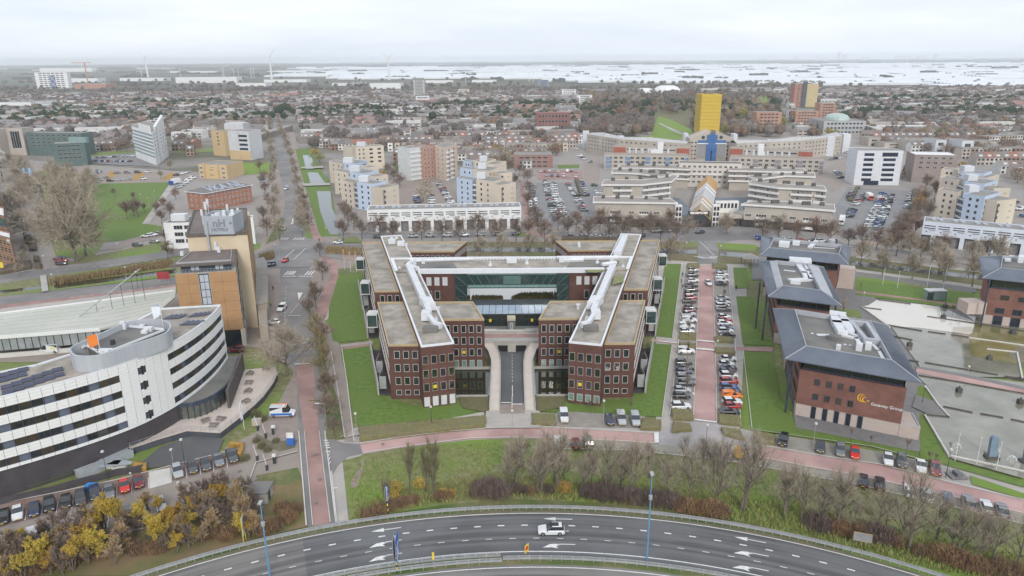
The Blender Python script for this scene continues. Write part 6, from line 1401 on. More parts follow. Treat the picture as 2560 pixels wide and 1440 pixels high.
for i in range(6):
 k=(i+1)/7; A_=[lerp(G(-60,793,6),G(-60,846,6),k),lerp(G(0,784,6),G(0,842,6),k),lerp(G(250,752,6),G(250,822,6),k),lerp(G(425,728,6),G(390,785,6),k)]
 for a,c in zip(A_,A_[1:]): b.obar(a,c,.12,6.0,6.1)
part('rib',b,M('rib_grey',(.4,.4,.38),(.45,.45,.42)),t,kind='stuff')
b=MB()
for a,c in zip(pr[:3],pr[1:4]): b.obar(a,c,.5,5.9,6.3)
part('rear_edge',b,whitew,t)
t=thing('slanting_mast','long slanting white mast held by thin upright poles over the parking hall','mast',(*G(100,870),0))
P0=Vector((*G(98,870),0)); g=G(316,745); P1=Vector((g[0],g[1],13));
g1=G(350,693,0);
import mathutils
tgt=None
for hh_ in range(5,40):
 g=G(350,672,hh_)
 if abs(g[1]-(P0.y+22))<3: tgt=Vector((g[0],g[1],hh_)); break
tgt=tgt or Vector((G(350,672,20)[0],G(350,672,20)[1],20))
b=MB(); b.tube(P0,tgt,.18,n=6); part('mast',b,steel,t)
for k in (.38,.54,.68,.79,.9,1.0): v=P0.lerp(tgt,k); b=MB(); b.tube((v.x,v.y,0),v,.07,n=4); part('prop',b,dmetal,t)
# ================================================================== VEHICLES
def paint_mat():
 m,t,b=node_mat('car_paint'); oi=t.nodes.new('ShaderNodeObjectInfo'); g=t.nodes.new('ShaderNodeNewGeometry'); n=t.nodes.new('ShaderNodeTexNoise'); n.inputs['Scale'].default_value=2.5; n.inputs['Detail'].default_value=4
 t.links.new(g.outputs['Position'],n.inputs['Vector']); mr=t.nodes.new('ShaderNodeMapRange'); mr.inputs['To Min'].default_value=.8; mr.inputs['To Max'].default_value=1.1; t.links.new(n.outputs['Fac'],mr.inputs['Value'])
 v=t.nodes.new('ShaderNodeVectorMath'); v.operation='SCALE'; t.links.new(oi.outputs['Color'],v.inputs[0]); t.links.new(mr.outputs['Result'],v.inputs['Scale']); t.links.new(v.outputs[0],b.inputs['Base Color'])
 b.inputs['Roughness'].default_value=.28; b.inputs['Coat Weight'].default_value=.6; b.inputs['Coat Roughness'].default_value=.08; return m
paint=paint_mat()
cglass=M('car_glass',(.02,.024,.03),(.035,.04,.05),.5,rough=.06,spec=.9); tyre=M('tyre',(.02,.02,.02),(.03,.03,.03),2); rimm=M('wheel_rim',(.35,.36,.37),(.28,.28,.29),3,rough=.35,metal=.6)
hlm=M('headlight',(.7,.72,.74),(.6,.62,.65),2,rough=.15); tlm=M('taillight',(.35,.02,.02),(.28,.015,.015),2,rough=.2); plm=M('number_plate',(.7,.5,.05),(.65,.45,.04),3); blk=M('black_trim',(.025,.025,.027),(.035,.035,.038),2)
SPEC={'hatchback':(4.1,1.76,1.46,-.75,.25,1.95,1.45),'sedan':(4.6,1.82,1.43,-.85,.2,1.95,1.05),'estate':(4.65,1.82,1.48,-.85,.15,2.2,1.85),'suv':(4.45,1.86,1.66,-.85,.1,2.1,1.75),'van':(4.6,1.86,1.84,-1.05,-.35,2.2,2.12),'big_van':(5.4,2.0,2.35,-1.6,-.95,2.6,2.55)}
def loft(b,st):
 k=len(st[0][1])
 vs=[(x,y,z) for x,sec in st for y,z in sec]; fs=[]
 for i in range(len(st)-1):
  for j in range(k): fs.append((i*k+j,(i+1)*k+j,(i+1)*k+(j+1)%k,i*k+(j+1)%k))
 fs.append(tuple(reversed(range(k)))[::-1]); fs.append(tuple(range((len(st)-1)*k,len(st)*k))[::-1]); return b.add(vs,fs)
def sec(w,z0,z1,t=.1): h=w/2; return [(-h+.06,z0),(-h,z0+.15),(-h,z1-.22),(-h+t,z1),(h-t,z1),(h,z1-.22),(h,z0+.15),(h-.06,z0)]
def car_meshes(kind,one=False):
 Lc,W,H,ws0,ws1,rb,rt=SPEC[kind]; f=-Lc/2; r=Lc/2; bz=.95 if kind not in('van','big_van') else 1.08; hood=bz-.08 if kind!='suv' else bz+.05
 if kind=='suv': bz=1.05
 b=MB(); loft(b,[(f,sec(W-.5,.35,hood-.3)),(f+.12,sec(W-.2,.26,hood-.14)),(f+.7,sec(W-.02,.22,hood-.02)),(ws0,sec(W,.2,bz)),(.4,sec(W,.2,bz)),(r-.5,sec(W,.22,bz)),(r-.08,sec(W-.12,.28,bz-.03)),(r,sec(W-.3,.36,bz-.25))])
 rf=MB(); wt=W-.42 if H<1.8 else W-.22; x0,x1=ws1,rt; zt=H
 rf.add([(x0,-wt/2,zt-.04),(x1,-wt/2+.03,zt-.05),(x1,wt/2-.03,zt-.05),(x0,wt/2,zt-.04),(x0+.12,-wt/2+.08,zt+.01),(x1-.12,-wt/2+.1,zt),(x1-.12,wt/2-.1,zt),(x0+.12,wt/2-.08,zt+.01)],[(0,1,5,4),(1,2,6,5),(2,3,7,6),(3,0,4,7),(4,5,6,7)])
 if kind in('van','big_van'):   # closed load bay: body colour behind the front doors
  wb=W-.06; xs=.15 if kind=='van' else -.2; rf.add([(xs,-wb/2,bz-.05),(r-.05,-wb/2+.04,bz-.05),(r-.05,wb/2-.04,bz-.05),(xs,wb/2,bz-.05),(xs,-wt/2-.02,zt-.02),(x1+.02,-wt/2,zt-.03),(x1+.02,wt/2,zt-.03),(xs,wt/2+.02,zt-.02)],[(0,1,5,4),(1,2,6,5),(2,3,7,6),(3,0,4,7),(4,5,6,7)])
 for s in (-1,1):   # pillars
  for (xa,xb) in ((ws0+.05,x0+.05),(rb-.15,x1-.12),((ws0+rb)/2,(x0+x1)/2)):
   ya,yb=s*(W/2-.1),s*(wt/2+.0); rf.add([(xa-.05,ya,bz),(xa+.05,ya,bz),(xb+.04,yb,zt-.03),(xb-.04,yb,zt-.03)],[(0,1,2,3) if s<0 else (3,2,1,0)])
 g=MB(); wb=W-.16; g.add([(ws0,-wb/2,bz-.02),(rb,-wb/2,bz-.02),(rb,wb/2,bz-.02),(ws0,wb/2,bz-.02),(x0,-wt/2-.02,zt-.045),(x1,-wt/2-.02,zt-.055),(x1,wt/2+.02,zt-.055),(x0,wt/2+.02,zt-.045)],[(0,1,5,4),(1,2,6,5),(2,3,7,6),(3,0,4,7),(4,5,6,7)])
 wx=(f+.82,r-.85); rw=.33 if H<1.6 else .37
 wh=[]
 for x in wx:
  for s in (-1,1):
   t_=MB(); y=s*(W/2-.1); t_.tube((x,y-.11,rw),(x,y+.11,rw),rw,n=12); q=MB(); y2=s*(W/2+.015); q.tube((x,y2-.01,rw),(x,y2+.01,rw),rw*.62,n=10); wh.append((t_,q))
 hl=[];tl=[]
 for s in (-1,1):
  a=MB(); a.box(f+.04,s*(W/2-.38)-.17,hood-.34,f+.2,s*(W/2-.38)+.17,hood-.16); hl.append(a)
  a=MB(); a.box(r-.12,s*(W/2-.25)-.14,bz-.28,r+.01,s*(W/2-.25)+.14,bz-.06); tl.append(a)
 pl=MB(); pl.box(f-.02,-.26,.42,f+.03,.26,.54); pl2=MB(); pl2.box(r-.02,-.26,.5,r+.03,.26,.62)
 if one:
  c=MB(); c.cur=0; c.add(b.v,b.f); c.add(rf.v,rf.f); c.cur=1; c.add(g.v,g.f); c.cur=2
  for t_,q in wh: c.add(t_.v,t_.f)
  return c.mesh('car',[paint,cglass,tyre])
 return b,rf,g,wh,hl,tl,(pl,pl2),(W,wt,ws0,ws1,bz,zt,x0,x1)
PROTO={}
def proto(kind,lod):
 k=(kind,lod)
 if k in PROTO: return PROTO[k]
 if lod==2: PROTO[k]=car_meshes(kind,True); return PROTO[k]
 b,rf,g,wh,hl,tl,pl,dm=car_meshes(kind)
 L_=[('body',b.mesh('body',paint),[]),('roof_panel',rf.mesh('roof_panel',paint),[]),('windows',g.mesh('windows',cglass),[])]
 for t_,q in wh: L_.append(('wheel',t_.mesh('wheel',tyre),[('rim',q.mesh('rim',rimm))] if lod==0 else []))
 if lod==0:
  for a in hl: L_.append(('headlight',a.mesh('headlight',hlm),[]))
  for a in tl: L_.append(('taillight',a.mesh('taillight',tlm),[]))
  for a in pl: L_.append(('number_plate',a.mesh('number_plate',plm),[]))
 PROTO[k]=L_; return L_
COLS={'white':(.72,.73,.74),'silver':(.42,.44,.46),'grey':(.19,.20,.215),'dark grey':(.07,.072,.08),'black':(.014,.015,.018),'navy':(.02,.035,.09),'blue':(.03,.09,.30),'red':(.42,.015,.02),'dark red':(.18,.015,.025),'bright red':(.65,.03,.025),'orange':(.85,.22,.02),'yellow':(.8,.55,.03),'brown':(.10,.07,.05),'pale blue':(.25,.35,.5),'bright blue':(.02,.25,.6)}
CARN=[0]
def fit16(l):
 for w in (' the ',' of ',' shopping ',' a '):
  while len(l.split())>16 and w in l: l=l.replace(w,' ',1)
 return l
def car(x,y,hd,kind,colr,label,group=None,lod=0,name=None,z=.22):
 label=fit16(label)
 cat='van' if 'van' in kind else 'car'; name=name or ('parked_van' if cat=='van' else 'parked_car'); CARN[0]+=1
 c=(*COLS[colr],1)
 if lod==2:
  o=obj(name,proto(kind,2),None,(x,y,z),hd); o['label']=label; o['category']=cat; o.color=c
  if group: o['group']=group
  return o
 t=thing(name,label,cat,(x,y,z),hd,group)
 for n,me,sub in proto(kind,lod):
  o=obj(n,me,t); o.color=c
  for n2,m2 in sub: obj(n2,m2,o)
 return t
K_={'h':'hatchback','s':'sedan','e':'estate','u':'suv','v':'van','V':'big_van'}
KN={'h':'hatchback','s':'saloon','e':'estate car','u':'SUV','v':'van','V':'large van'}
C_={'w':'white','i':'silver','g':'grey','d':'dark grey','b':'black','n':'navy','l':'blue','r':'red','m':'dark red','R':'bright red','o':'orange','y':'yellow','t':'brown','p':'pale blue','B':'bright blue'}
ORD=['first','second','third','fourth','fifth','sixth','seventh','eighth','ninth','tenth','eleventh','twelfth','thirteenth','fourteenth','fifteenth','sixteenth','seventeenth','eighteenth','nineteenth','twentieth','21st','22nd','23rd','24th','25th','26th','27th','28th','29th','30th']
def cars(lst,hd,where,group,lod=0,side=''):
 """lst of (px,py,kind,colour[,heading])"""
 for i,e in enumerate(lst):
  x,y=G(e[0],e[1],.6); h=e[4] if len(e)>4 else hd
  car(x,y,h+R.uniform(-.03,.03),K_[e[2]],C_[e[3]],f'{C_[e[3]]} {KN[e[2]]}, {ORD[i]} {where}',group,lod)
a,c=G(44,1285),G(580,1142); hd=math.atan2(c[1]-a[1],c[0]-a[0])+math.pi/2-.0
cars([(8,1293,'s','b'),(44,1284,'h','w'),(86,1275,'h','n'),(124,1264,'u','b'),(166,1255,'h','b'),(202,1246,'e','d'),(237,1234,'e','n'),(273,1230,'s','g'),(311,1217,'h','R'),(346,1206,'h','m'),(444,1179,'e','i'),(481,1170,'h','d'),(514,1162,'s','d'),(546,1151,'s','g'),(580,1142,'e','d')],hd,'from the left in the row under the curved white office','cars parked below the curved white office')
cars([(83,1350,'v','w'),(134,1335,'s','d'),(206,1325,'h','w'),(324,1288,'e','g'),(402,1262,'h','i'),(478,1245,'h','w'),(512,1240,'v','w')],hd,'from the left in the second row, half hidden by the yellow thicket','cars behind the yellow thicket')
NB=math.pi
cars([(1734,676,'h','i'),(1731,688,'s','d'),(1733,702,'h','w'),(1729,714,'e','d'),(1729,725,'s','d'),(1726,736,'h','d'),(1727,745,'h','r'),(1723,753,'s','d'),(1727,770,'h','d'),(1724,777,'h','m'),(1721,786,'s','i'),(1723,802,'v','w'),(1717,817,'v','w'),(1717,829,'h','w'),(1715,879,'v','w'),(1709,908,'u','d'),(1712,921,'s','b'),(1709,931,'h','n'),(1714,945,'e','g'),(1714,958,'s','d'),(1705,976,'h','i'),(1704,990,'h','b'),(1702,1017,'u','w')],NB,'down the column left of the red boulevard','cars parked left of the red boulevard')
cars([(1801,682,'s','g'),(1805,688,'u','w'),(1803,695,'s','g'),(1805,702,'v','w'),(1804,709,'h','n'),(1806,746,'s','i'),(1808,757,'s','w'),(1807,765,'e','w'),(1809,773,'s','g'),(1811,793,'h','w'),(1812,801,'h','r'),(1811,810,'u','w'),(1815,821,'h','l'),(1814,829,'u','w'),(1818,838,'s','b')],NB,'down the column right of the boulevard, beyond the crossing','cars parked right of the boulevard beyond the crossing')
cars([(1822,898,'h','w'),(1816,911,'h','w'),(1819,921,'s','d'),(1817,930,'h','n'),(1822,940,'u','w'),(1822,955,'u','r'),(1822,970,'u','l'),(1829,981,'e','d'),(1830,991,'v','o'),(1830,1006,'u','w'),(1831,1016,'h','r'),(1823,1030,'s','b')],NB,'down the column right of the boulevard, nearer than the crossing','cars parked right of the boulevard before the crossing')
cars([(1410,1043,'v','w',math.pi/2),(1524,1051,'h','n',math.pi/2),(1553,1049,'v','i',math.pi/2),(1588,1051,'v','i',math.pi/2)],0,'from the left in the bays below the right brick wing','cars in the bays below the right brick wing')
cars([(1394,1106,'v','w',-math.pi/2),(1439,1109,'h','m',-math.pi/2),(1470,1106,'u','g',-math.pi/2)],0,'from the left in the bays behind the bare trees, street centre','cars behind the bare trees')
a,c=G(1958,1103),G(2337,1175); hd=math.atan2(c[1]-a[1],c[0]-a[0])+math.pi/2
cars([(1958,1102,'u','b'),(2051,1119,'h','d'),(2101,1126,'e','g'),(2137,1134,'h','R'),(2220,1150,'h','w'),(2254,1155,'u','d'),(2302,1167,'s','w'),(2337,1174,'u','m')],hd,'from the left in the upper row of the pink street at right','cars in the upper row of the pink street')
cars([(2157,1202,'s','b'),(2199,1210,'e','b'),(2274,1228,'h','w'),(2318,1238,'s','i'),(2367,1248,'u','n'),(2421,1257,'u','g'),(2465,1267,'h','w'),(2505,1277,'s','g')],hd+math.pi,'from the left in the lower row of the pink street at right','cars in the lower row of the pink street')
x,y=G(1378,1332); t=car(x,y,-.06*0,'suv','white','white SUV with a glass roof panel driving alone on the curved dark road',None,0,'moving_car',.02)
b=MB(); b.box(-.1,-.5,1.662,1.2,.5,1.672); obj('glass_roof',b.mesh('glass_roof',cglass),t)
for s in (-1,1): b=MB(); b.box(-.75,s*.98-.1,1.0,-.6,s*.98+.1,1.15); obj('mirror',b.mesh('mirror',blk),t)
x,y=G(708,1040); t=car(x,y,math.pi+.05,'big_van','white','white and blue service van with orange roof edge beside the red road'); b=MB(); b.box(-2.2,-1.02,.45,2.4,1.02,.95); obj('blue_band',b.mesh('blue_band',M('van_blue',(.02,.12,.42),(.03,.15,.5))),t); b=MB(); b.box(-.6,-.95,2.36,2.3,-.7,2.44); b.box(-.8,-.95,2.36,-.6,.95,2.44); obj('orange_edge',b.mesh('orange_edge',M('orange')),t)
b=MB()
for k in range(5): b.box(.1+k*.5,-.7,2.46,.18+k*.5,.8,2.52)
obj('roof_rack',b.mesh('roof_rack',steel),t)
x,y=G(125,882); t=car(x,y,.05,'big_van','white','white delivery van with yellow marks behind the curved white office'); b=MB(); b.box(.9,-1.02,1.0,1.9,-.99,1.9); obj('yellow_mark',b.mesh('yellow_mark',M('pale_yellow',(.6,.62,.2),(.7,.7,.4),3)),t)
x,y=G(590,880); car(x,y,.06,'suv','dark red','dark red SUV at the foot of the orange hotel tower')
for px,py,k,cc,h,l in ((716,472,'v','w',1.5,'white van coming down the tree-lined avenue'),(709,572,'h','w',1.6,'white hatchback on the avenue just above the far zebra crossing'),(713,652,'h','R',1.5,'small red car beside the traffic island at the junction'),(705,772,'v','w',1.5,'white van on the main road beside the hotel wing'),(845,607,'h','w',.05,'white hatchback on the canal road left of the brick complex'),(1771,709,'h','w',1.6,'white hatchback driving alone on the red boulevard'),(675,663,'v','n',.3,'dark blue van turning beside the hotel side wing'),(1750,581,'s','d',.4,'dark grey saloon in front of the shopping entrance'),(683,807,'h','w',.1,'white trailer-like car beside the hotel steps'),(1188,1,'h','w',0,'')):
 if l: x,y=G(px,py,.5); car(x,y,h,K_[k],C_[cc],l,None,1,'moving_car')
for t_ in [o for o in COL.objects if o.type=='EMPTY' and str(o.get('label','')).startswith('white van, t')]:
 if 'left of the red boulevard' in t_['label']:
  for k in range(3):
   b=MB(); a=k*math.pi/3; b.add([(1.1+.55*math.cos(a)-.1*math.sin(a),-.945,1.25+.55*math.sin(a)+.1*math.cos(a)),(1.1+.55*math.cos(a)+.1*math.sin(a),-.945,1.25+.55*math.sin(a)-.1*math.cos(a)),(1.1-.55*math.cos(a)+.1*math.sin(a),-.945,1.25-.55*math.sin(a)-.1*math.cos(a)),(1.1-.55*math.cos(a)-.1*math.sin(a),-.945,1.25-.55*math.sin(a)+.1*math.cos(a))],[(0,1,2,3)])
   obj('blue_star',b.mesh('blue_star',M('star_blue',(.02,.12,.55),(.03,.15,.6))),t_)
def row(p0,p1,n,hd,where,group,lod=2,gap=.1,mix='wwiiggddbbnrlwh'):
 k=0
 for i in range(n):
  if R.random()<gap: continue
  u=i/max(1,n-1); x,y=G(p0[0]+(p1[0]-p0[0])*u,p0[1]+(p1[1]-p0[1])*u,.6); cc=R.choice('wwwwwiiiiiggddbbnrlm'); kd=R.choice('hhhseuuv' if R.random()<.5 else 'hseu')
  car(x+R.uniform(-.3,.3),y+R.uniform(-.15,.15),hd+R.choice((0,math.pi))+R.uniform(-.04,.04),K_[kd],C_[cc],f'{C_[cc]} {KN[kd]}, {ORD[min(k,29)]} {where}',group,lod); k+=1
E0=.0
LA='in the left shopping car park'
row((1329,462),(1336,545),13,.1,'from the far end along the hedge '+LA,'cars in the left shopping car park')
row((1365,452),(1372,487),9,.1,'from the far end in the second column '+LA,'cars in the left shopping car park')
row((1384,458),(1388,490),8,.1,'from the far end in the third column '+LA,'cars in the left shopping car park')
row((1376,498),(1390,546),10,.1,'from the far end in the near second column '+LA,'cars in the left shopping car park')
row((1396,498),(1412,546),10,.1,'from the far end in the near third column '+LA,'cars in the left shopping car park')
row((1422,460),(1441,489),9,.1,'from the far end in the fourth column '+LA,'cars in the left shopping car park')
row((1450,456),(1466,488),8,.1,'from the far end in the fifth column '+LA,'cars in the left shopping car park')
row((1445,500),(1460,525),7,.1,'from the far end in the near fifth column '+LA,'cars in the left shopping car park')
row((1485,463),(1500,488),6,.1,'from the far end beside the second beige block '+LA,'cars in the left shopping car park')
row((1345,550),(1365,565),5,.3,'from the left in the near corner '+LA,'cars in the left shopping car park')
row((1352,428),(1440,428),9,1.5,'from the left in the far row of the red-paved deck','cars on the red-paved deck')
row((1365,438),(1440,441),6,1.5,'from the left in the near row of the red-paved deck','cars on the red-paved deck')
LB='in the right shopping car park'
row((2136,476),(2122,498),6,.15,'from the far end in the first column '+LB,'cars in the right shopping car park')
row((2165,486),(2140,510),7,.15,'from the far end in the second column '+LB,'cars in the right shopping car park')
row((2206,484),(2191,520),8,.15,'from the far end in the third column '+LB,'cars in the right shopping car park')
row((2228,488),(2214,520),8,.15,'from the far end in the fourth column '+LB,'cars in the right shopping car park')
row((2278,486),(2270,518),8,.15,'from the far end in the fifth column along the trees '+LB,'cars in the right shopping car park')
row((2133,524),(2122,545),6,.15,'from the far end beside the white lorry '+LB,'cars in the right shopping car park')
row((2187,524),(2168,566),9,.15,'from the far end in the near third column '+LB,'cars in the right shopping car park')
row((2213,526),(2195,572),10,.15,'from the far end in the near fourth column '+LB,'cars in the right shopping car park')
row((2170,596),(2200,600),2,.1,'from the left near the canal trees '+LB,'cars in the right shopping car park')
row((2093,428),(2102,444),5,.1,'beside the office forecourt left of the white office','cars by the white office'); row((2052,452),(2065,480),0,.1,'','')
row((1098,460),(1128,506),13,.1,'from the far end in the long curb row of the apartment court','cars in the apartment parking court')
row((1040,489),(1046,505),4,.1,'from the far end under the bare poplar in the apartment court','cars in the apartment parking court')
row((1078,488),(1080,506),4,.1,'from the far end right of the bare poplar in the apartment court','cars in the apartment parking court')
row((1016,432),(1020,440),3,.1,'beside the orange tree in the apartment court','cars in the apartment parking court')
row((1430,592),(1600,590),9,.1,'from the left in the kerb row under the canal trees','cars along the canal street'); row((1640,577),(1700,577),4,.1,'from the left before the beige block','cars along the canal street')
row((1062,594),(1260,585),0,.1,'',''); row((945,592),(1290,584),9,.05,'from the left along the white garage terrace','cars in front of the garage terrace')
row((1900,596),(2080,604),8,.1,'from the left under the trees behind the hipped-roof offices','cars behind the hipped-roof offices')
row((225,402),(330,403),0,.1,'','')
row((228,402+1),(325,402+1),14,1.5,'from the left in the tight row before the white wedge tower','cars before the white wedge tower')
row((245,394),(330,390),7,.3,'from the left in the middle rows by the wedge tower','cars before the white wedge tower')
row((208,448),(247,428),9,.2,'from the near end in the first slanting bay row of the brick lot','cars in the slanting-bay brick lot')
row((240,455),(265,444),3,.2,'in the second slanting bay of the brick lot','cars in the slanting-bay brick lot'); row((275,452),(320,448),3,.2,'in the third slanting bay of the brick lot','cars in the slanting-bay brick lot'); row((345,452),(358,447),2,.1,'in the fourth slanting bay of the brick lot','cars in the slanting-bay brick lot')
row((292,432),(370,430),4,.1,'from the left along the top kerb of the brick lot','cars in the slanting-bay brick lot')
row((65,432),(80,452),6,.1,'from the far end beside the small left lawn','cars along the left side street'); row((80,465),(92,480),5,.1,'from the far end, second kerb group on the left side street','cars along the left side street')
row((98,513),(106,527),4,.1,'from the far end, third kerb group on the left side street','cars along the left side street'); row((106,543),(113,567),6,.1,'from the far end, fourth kerb group on the left side street','cars along the left side street'); row((148,640),(154,659),4,.1,'from the far end at the foot of the left side street','cars along the left side street')
row((365,590),(400,584),3,.2,'from the left in the small lot below the park lawn','cars below the park lawn'); row((345,612),(385,604),2,.2,'from the left, near row of the small lot below the park','cars below the park lawn')
row((652,443),(660,460),4,.1,'from the far end beside the yellow lawn road','cars near the lettered brick office'); row((430,440),(470,430),5,.2,'from the left before the ochre three-storey block','cars near the ochre block'); row((445,468),(480,445),5,.2,'from the near end beside the blue lorry','cars near the lettered brick office')
row((1450,390),(1475,405),5,.2,'from the far end on the corner left of the gallery flats','cars around the gallery flats'); row((1440,372),(1500,362),6,.2,'from the left under the white fins','cars around the gallery flats')
row((2065,400),(2120,392),6,.1,'from the left behind the white office','cars behind the white office'); row((2060,385),(2130,380),6,.1,'from the left in the far row behind the white office','cars behind the white office')
row((2540,505),(2560,540),3,.2,'from the far end at the right edge court','cars at the right edge court')
for px,py,h,l,ca,cb in ((434,458,1.2,'white lorry with blue cab on the lane below the brick lot',(.03,.1,.4),'white'),(2104,556,1.1,'white box lorry behind the right shopping block','','white'),(2175,496,1.4,'red and white lorry in the right shopping car park',(.5,.1,.08),'white')):
 x,y=G(px,py,1); t=thing('lorry',l,'lorry',(x,y,.1),h)
 b=MB(); b.box(-1,-1.2,1,5,1.2,3.6); obj('box',b.mesh('box',whitew),t); b=MB(); b.box(-3,-1.1,.5,-1.1,1.1,2.6); obj('cab',b.mesh('cab',M('cab_'+l[:4].strip(),ca,ca) if ca else whitew),t); b=MB(); b.box(-3.05,-1,1.5,-2.99,1,2.3); obj('windscreen',b.mesh('windscreen',cglass),t)
 for xx in (-2.2,3.8):
  for s in (-1,1): b=MB(); b.tube((xx,s*1.0-.12,.5),(xx,s*1.0+.12,.5),.5,n=8); obj('wheel',b.mesh('wheel',tyre),t)
# ================================================================== TREES
bark=M('bark_grey',(.19,.165,.13),(.12,.10,.08),3,coord='obj',stretch=(1,1,.3)); barkd=M('bark_dark',(.09,.07,.055),(.13,.10,.08),3,coord='obj')
def tint(name,cols,vary=.3): return rnd_mat(name,cols,.9,.15,vary)
twig_l=tint('twigs_tan',[(.38,.32,.25),(.35,.295,.23),(.41,.345,.27)]); twig_b=tint('twigs_brown',[(.25,.19,.155),(.22,.165,.135),(.27,.20,.16),(.24,.19,.155)])
twig_o=tint('twigs_olive',[(.24,.22,.13),(.21,.19,.11),(.26,.23,.15)]); twig_r=tint('twigs_rust',[(.25,.16,.115),(.21,.145,.115),(.28,.18,.12)]); twig_d=tint('twigs_dark',[(.20,.15,.13),(.16,.125,.11)])
leaf_y=tint('leaves_yellow',[(.56,.38,.06),(.50,.30,.05),(.62,.46,.08)]); leaf_o=tint('leaves_ochre',[(.42,.25,.06),(.36,.22,.06),(.48,.27,.05)]); leaf_g=tint('leaves_green',[(.09,.12,.03),(.12,.13,.04),(.07,.09,.03)])
leaf_ev=tint('leaves_evergreen',[(.035,.055,.03),(.045,.06,.035),(.04,.05,.04)]); leaf_w=tint('leaves_willow',[(.30,.28,.08),(.36,.27,.06),(.24,.25,.08)])
def rvec(r): return Vector((r.gauss(0,1),r.gauss(0,1),r.gauss(0,1))).normalized()
def bare_tree(seed,H,trunk,spread,lv=(6,5,5),twigs=5,tw=.035,up=.35,leaf=0,lsz=.16,stems=1,tl=.9,tr=.022,LL=1.):
 """trunk and limbs as tapered tubes, twigs as fine slivers; returns (trunk MB, crown MB, leaf MB)"""
 r=random.Random(seed); T=MB(); Cn=MB(); Lf=MB()
 def sliver(p,d,l,w):
  s=d.cross(rvec(r)).normalized()*w; q=p+d*l; Cn.add([p-s,p+s,q+s*.4,q-s*.4],[(0,1,2,3)])
  for _ in range(leaf):
   c=p+d*l*r.random()+rvec(r)*.15; a=rvec(r)*lsz; b_=a.cross(rvec(r)).normalized()*lsz*.7; Lf.add([c-a,c+b_,c+a,c-b_],[(0,1,2,3)])
 def grow(p,d,l,rad_,k):
  if k==len(lv):
   for _ in range(twigs):
    dd=(d+rvec(r)*.75).normalized(); dd.z+=up*.5; dd.normalize(); s=p+d*l*r.random(); sliver(s,dd,l*r.uniform(.7,1.3)*tl,tw)
   sliver(p,d,l,tw*1.3); return
  q=p+d*l; e=(d+rvec(r)*.18); e.z+=up*.25; e.normalize(); q2=q+e*l*.6
  if k<=1: T.tube(p,q,rad_,rad_*.72,n=5,caps=False); T.tube(q,q2,rad_*.72,rad_*.4,n=4,caps=False)
  else: T.tube(p,q2,rad_,rad_*.35,n=3,caps=False)
  for i in range(lv[k]):
   u=r.uniform(.3,1.0); s=p+(q-p)*min(1,u*1.3) if u<.75 else q+(q2-q)*((u-.75)*4)
   dd=(e+rvec(r)*spread); dd.z+=up*.6; dd.normalize(); grow(s,dd,l*r.uniform(.5,.72),rad_*.45,k+1)
 for j in range(stems):
  base=Vector((r.uniform(-.5,.5),r.uniform(-.5,.5),0))*(0 if stems==1 else 1)*.8; d=Vector((r.gauss(0,.12 if stems>1 else .04),r.gauss(0,.12 if stems>1 else .04),1)).normalized()
  tp=base+d*H*trunk; R0=H*tr; T.tube(base,tp,R0,R0*.7,n=6,caps=False)
  top=tp+d*H*(.62-trunk); T.tube(tp,top,R0*.7,R0*.25,n=5,caps=False)
  for i in range(lv[0]):
   u=r.random(); s=tp.lerp(top,u); a=2*math.pi*(i+r.random()*.6)/lv[0]; dd=Vector((math.cos(a)*spread,math.sin(a)*spread,up+.35+u*.6)).normalized(); grow(s,dd,H*LL*r.uniform(.17,.25)*(1.1-.4*u),R0*.38,1)
  for i in range(3): grow(top,(d+rvec(r)*.35).normalized(),H*.16*LL,R0*.22,1)
 zs=[v[2] for v in Cn.v]; k=H/max(zs)
 for m_ in (T,Cn,Lf): m_.v=[(x*k,y*k,z*k) for x,y,z in m_.v]
 return T,Cn,Lf
def shrub(seed,H,W,n=700,tw=.04,leaf=0,lsz=.14,upr=.8):
 r=random.Random(seed); T=MB(); Cn=MB(); Lf=MB()
 for i in range(7): a=r.random()*6.28; T.tube((math.cos(a)*.15,math.sin(a)*.15,0),(math.cos(a)*W*.3,math.sin(a)*W*.3,H*.6),.05,.02,n=3,caps=False)
 for i in range(n):
  a=r.random()*6.28; rr=W*.5*math.sqrt(r.random()); z=H*r.random()**.8*(1-.55*(rr/(W*.5))**2); p=Vector((math.cos(a)*rr,math.sin(a)*rr,max(.05,z-.35)))
  d=Vector((math.cos(a)*.45*rr/W,math.sin(a)*.45*rr/W,upr)).normalized()+rvec(r)*.5; d.normalize(); s=d.cross(rvec(r)).normalized()*tw; q=p+d*r.uniform(.4,1.0); Cn.add([p-s,p+s,q+s*.4,q-s*.4],[(0,1,2,3)])
  for _ in range(leaf): c=p.lerp(q,r.random())+rvec(r)*.12; A=rvec(r)*lsz; B=A.cross(rvec(r)).normalized()*lsz*.7; Lf.add([c-A,c+B,c+A,c-B],[(0,1,2,3)])
 return T,Cn,Lf
